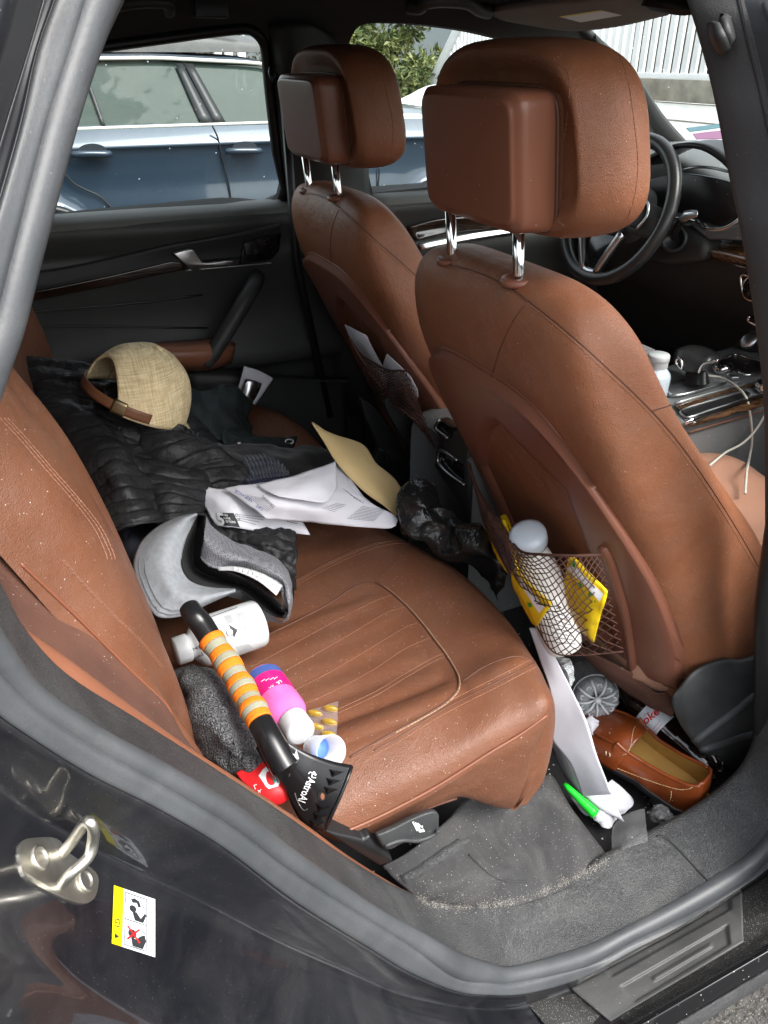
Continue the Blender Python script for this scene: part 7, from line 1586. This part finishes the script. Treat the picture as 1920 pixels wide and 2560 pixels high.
tubes('roof_trim', [[(x, gy(roofline(x)-.03)-.012, roofline(x)-.022) for x in np.linspace(-1.0, 2.1, 30)]], .012, M['bright'], ec, 6)
M['pillar_black'] = mat('window pillar black', (.022, .023, .024), .35)
def pil(x0, x1, x2, x3):
    sheet('window_pillar', [[(a+(b-a)*t_, gy(1.17+t_*.345)-.012, 1.175+t_*.335) for t_ in (0, .33, .66, 1)] for a, b in ((x0, x2), (x1, x3))], M['pillar_black'], ec, 2, 2, t=.006, off=0)
def xat(c, x, y): return P(c, x, y, Y=YW+.15).x
pil(xat('C5', 910, 825), xat('C5', 1010, 825), xat('C5', 770, 360), xat('C5', 825, 360)); pil(xat('C5', 1016, 825), xat('C5', 1100, 820), xat('C5', 838, 352), xat('C5', 905, 352)); pil(xat('C5', 160, 850), xat('C5', 188, 850), xat('C5', 45, 480), xat('C5', 65, 480))
def seam(c, pts): tubes('door_seam', [[P(c, x, y, Y=YW+.004) for x, y in curve2(pts, 5)]], .006, M['black'], ec, 5)
seam('C5', [(1015,840),(1060,940),(1085,1060),(1120,1200),(1145,1310),(1160,1420)]); seam('C1', [(505,1420),(560,1500),(640,1585),(740,1640),(850,1690),(930,1760),(1000,1830)]); seam('C4', [(445,1440),(440,1540),(430,1640)])
def handle(c, x0, y0, x1, y1):
    a, b = P(c, x0, y0, Y=YW-.02), P(c, x1, y1, Y=YW-.02); m_ = (a+b)/2
    n = 24; cupv = [m_+V(.010+.085*math.cos(t_), .014, .018+.040*math.sin(t_)) for t_ in np.linspace(0, 2*math.pi, n, endpoint=False)]
    mk('handle_cup', cupv, [tuple(range(n))], mat('recess shade', srgb(26, 34, 42), .5), ec, False)  # flat disc in darkened body colour, painting the shade of the hollow
    tubes('door_handle', [curve([a+V(-.01, .01, 0), a+V(.02, -.02, .003), m_+V(0, -.026, .004), b+V(-.02, -.02, .002), b+V(.01, .01, 0)], 5)], .020, M['blue'], ec, 10)
handle('C1', 640, 1335, 940, 1330); handle('C5', 1140, 1040, 1380, 1035)
for xc in (XR, XF):
    tubes('arch_lip', [[(xc+.40*math.cos(a), YW-.006, WR+.40*math.sin(a)) for a in np.linspace(.0, math.pi, 30)]], .022, M['black'], ec, 8)
    w_ = bpy.data.objects.new('wheel', None); link(w_, ec)
    Mx = frame((xc, YW+.03, WR), (0, 1, 0))
    lathe('tyre', [(.235,.0),(.25,-.012),(.31,-.010),(.335,.01),(.34,.05),(.34,.18),(.32,.21)], Mx, M['tyre'], w_, 64, caps=False)
    lathe('rim', [(.0,.02),(.05,.015),(.06,.04),(.2,.05),(.225,.005),(.238,.0)], Mx, M['satin'], w_, 40, caps=False)
    mk('arch_liner', [(xc-.42, YW+.12, .1), (xc+.42, YW+.12, .1), (xc+.42, YW+.12, .76), (xc-.42, YW+.12, .76)], [(0, 1, 2, 3)], M['black'], ec, False)
# roof box
rbx = []
for x, h, wdt in ((.05,.02,.20),(.15,.10,.32),(.6,.17,.37),(1.1,.18,.37),(1.6,.14,.34),(2.0,.06,.24),(2.1,.02,.14)):
    rbx.append([(x, 4.98+wdt*math.cos(a)*(.9 if abs(math.sin(a)) > .9 else 1), 1.575+h*max(0, math.sin(a))**.6) for a in np.linspace(math.pi, 0, 13)])
xo = tag(sheet('roof_box', rbx, M['step'], None, 4, 3), 'dark grey roof box on the blue estate car', 'roof box')
tubes('box_crease', [[(x, 4.98-.34, 1.68) for x in np.linspace(.5, 1.7, 12)]], .008, M['pillar_black'], xo, 5)

# ---------------- white porch with picket railing ahead of the car
M['white_wood'] = mat('white painted wood', (.86, .86, .84), .6, bump=[('noise', 40, .002)], vary=.05, vsc=6); M['grey_wood'] = mat('weathered deck board', (.30, .27, .21), .8, vary=.3, vsc=8)
pr = thing('porch', 'white porch with clapboard base beyond the windshield', 'porch')
XP = 6.0
box('clapboard', (XP+.12, 4.6, .58), (.2, 6.4, 1.16), M['white_wood'], pr, bev=0)
for z in (.30, .55, .80, 1.02): box('clapboard_seam', (XP+.018, 4.6, z), (.006, 6.4, .012), M['grey_wood'], pr, bev=0)
box('deck_edge', (XP+.08, 4.6, 1.27), (.2, 6.5, .18), M['grey_wood'], pr, bev=.005)
box('bottom_rail', (XP+.03, 4.6, 1.385), (.06, 6.5, .05), M['white_wood'], pr, bev=.004)
box('top_rail', (XP+.03, 4.6, 2.45), (.09, 6.5, .06), M['white_wood'], pr, bev=.004)
for k in range(56): box('picket', (XP+.03, 1.4+k*.1165, 1.92), (.035, .062, 1.03), M['white_wood'], pr, bev=.003)
box('house_wall', (XP+2.4, 4.6, 2.2), (.2, 7.5, 2.2), mat('dull grey siding', (.085, .08, .07), .8, bump=[('wave', 3, .02)]), pr, bev=0)
sr = thing('stair_railing', 'white sloping stair railing left of the porch', 'railing')
for k in range(44):
    y = 7.0+k*.108; zt2 = min(2.7, 1.12+(11.75-y)*.94); box('baluster', (7.0, y, (.7+zt2)/2), (.035, .062, zt2-.7), M['white_wood'], sr, bev=.003)
prism('sloping_rail', [(6.95, 11.80, 1.02), (6.95, 9.9, 2.80), (6.95, 9.9, 3.0), (6.95, 11.95, 1.10)], (.08, 0, 0), M['white_wood'], sr, .004)
box('foot_rail', (7.0, 9.4, .72), (.06, 4.9, .10), M['white_wood'], sr, bev=.004)
# snow bank between
sbk = sheet('snow_bank', [[(x, 8.2+d, z*(1+.25*nz((x, d, 0), .9))) for d, z in ((-1.2, 0), (-.7, .7), (0, 1.08), (.7, 1.12), (1.4, .7), (2.0, 0))] for x in np.linspace(3.2, 7.2, 12)], mat('old snow', (.75, .76, .78), .8, bump=[('noise', 12, .03)]), None, 3, 3); tag(sbk, kind='structure')

# ---------------- shrub-like tree and hedge behind
def leafmesh(name, cents, n, size, m, par, seed):
    rnd = random.Random(seed); vv, ff = [], []
    for (cx_, cy_, cz_, rx, ry, rz_) in cents:
        for _ in range(int(n)):
            d = Vector((rnd.gauss(0, 1), rnd.gauss(0, 1), rnd.gauss(0, 1))).normalized()*(rnd.random()**.4)
            c = Vector((cx_+d.x*rx, cy_+d.y*ry, cz_+d.z*rz_))
            for _k in range(4):
                a = Vector((d.x+rnd.gauss(0, .6), d.y+rnd.gauss(0, .6), d.z*.5+rnd.gauss(0, .6)-.15)).normalized(); b = a.orthogonal().normalized(); b = (b*math.cos(rnd.random()*6)+a.cross(b)*math.sin(rnd.random()*6))
                l = size*rnd.uniform(.7, 1.3); i = len(vv); nrm_ = a.cross(b)*l*.08
                vv.extend([c, c+a*l*.5+b*l*.16+nrm_, c+a*l, c+a*l*.5-b*l*.16+nrm_]); ff.append((i, i+1, i+2, i+3))
    return mk(name, vv, ff, m, par, False)
def leafm(name, c1, c2):
    m = mat(name, c1, .5); t = m.node_tree; N = t.nodes; L = t.links; b = N['Principled BSDF']
    n = N.new('ShaderNodeTexNoise'); n.inputs['Scale'].default_value = 5; n.inputs['Detail'].default_value = 3; tc = N.new('ShaderNodeTexCoord'); L.new(tc.outputs['Object'], n.inputs['Vector'])
    c = N.new('ShaderNodeValToRGB'); c.color_ramp.elements[0].position = .35; c.color_ramp.elements[0].color = c1; c.color_ramp.elements[1].position = .65; c.color_ramp.elements[1].color = c2
    L.new(n.outputs['Fac'], c.inputs[0]); L.new(c.outputs[0], b.inputs['Base Color']); b.inputs['Subsurface Weight'].default_value = 0; return m
M['leaf'] = leafm('laurel leaf', (.07, .105, .035, 1), (.21, .22, .07, 1)); M['bark'] = mat('grey bark', (.10, .08, .06), .9, bump=[('noise', 30, .01)])
def tree(name, label, base, blobs, n, size, m, trunk, seed):
    t = thing(name, label, 'tree')
    leafmesh('crown', blobs, n, size, m, t, seed)
    rr = trunk; limbs = [[base, base+V(.05, 0, .5), base+V(.1, .05, 1.0)]]
    tubes('trunk', [curve(limbs[0], 5)], [rr*(1-.04*k) for k in range(11)], M['bark'], t, 8)
    for k, bl_b in enumerate(blobs[:7]): tubes('limb', [curve([base+V(.06, .02, .6), (base+V(.1, .05, 1.0))*.5+Vector(bl_b[:3])*.5, Vector(bl_b[:3])], 4)], [rr*.45*(1-.09*q) for q in range(9)], M['bark'], t, 6)
rnd = random.Random(3); bl_ = []
tcx = P('C4', 500, 500, Y=12.6)
for k in range(46):
    a = rnd.random()*6.28; z = rnd.uniform(-1.15, 1.0); rr = math.sqrt(max(.05, 1-(z/1.25)**2))*rnd.uniform(.2, 1.0)
    bl_.append((tcx.x+.95*rr*math.cos(a), tcx.y+.9*rr*math.sin(a), tcx.z+.0+z, .26, .26, .22))
tree('laurel_tree', 'bushy yellow green evergreen tree behind the blue car bonnet', V(tcx.x, tcx.y, 0), bl_, 46, .15, M['leaf'], .07, 5)
rnd = random.Random(9)
M['brownleaf'] = leafm('dry leaf', (.06, .045, .03, 1), (.20, .16, .09, 1))
for k, (c, x, y, lab_) in enumerate((('C5', 1330, 200, 'bare brownish shrub seen over the roof of the blue car'), ('C5', 700, 120, 'dark shrub half hidden behind the roof box'))):
    q = P(c, x, y, Y=13.0); bl_ = [(q.x+rnd.uniform(-.8, .8), q.y+rnd.uniform(-.4, .4), q.z+rnd.uniform(-1.2, .5), .3, .3, .3) for _ in range(20)]
    tree('garden_shrub', lab_, V(q.x, q.y, 0), bl_, 30, .10, M['brownleaf'], .05, 20+k)
for k, (x, y) in enumerate(((1040,120),(1125,120),(1225,110))):
    q = P('C5', x, y, Y=12.0); po = box('fence_post', (q.x, q.y, 1.1), (.11, .09, 2.3), M['white_wood'], None, bev=.006); tag(po, ('white post left of the pair, over the blue car roof', 'white post in the middle over the blue car roof', 'white post at the right over the blue car roof')[k], 'post', 'white posts beyond the blue car')
# houses and ground rise behind the photographer's left: a far wooded ridge closes the horizon
hz = sheet('far_hills', [[(90*math.sin(a), 90*math.cos(a), z*(1+.5*nz((a*3, 0, 0), 1.0))) for z in (-1, 3.5, 5.5)] for a in np.linspace(-math.pi, math.pi, 60)], mat('hazy far woods', (.16, .18, .19), .95), None, 3, 3); tag(hz, kind='structure')
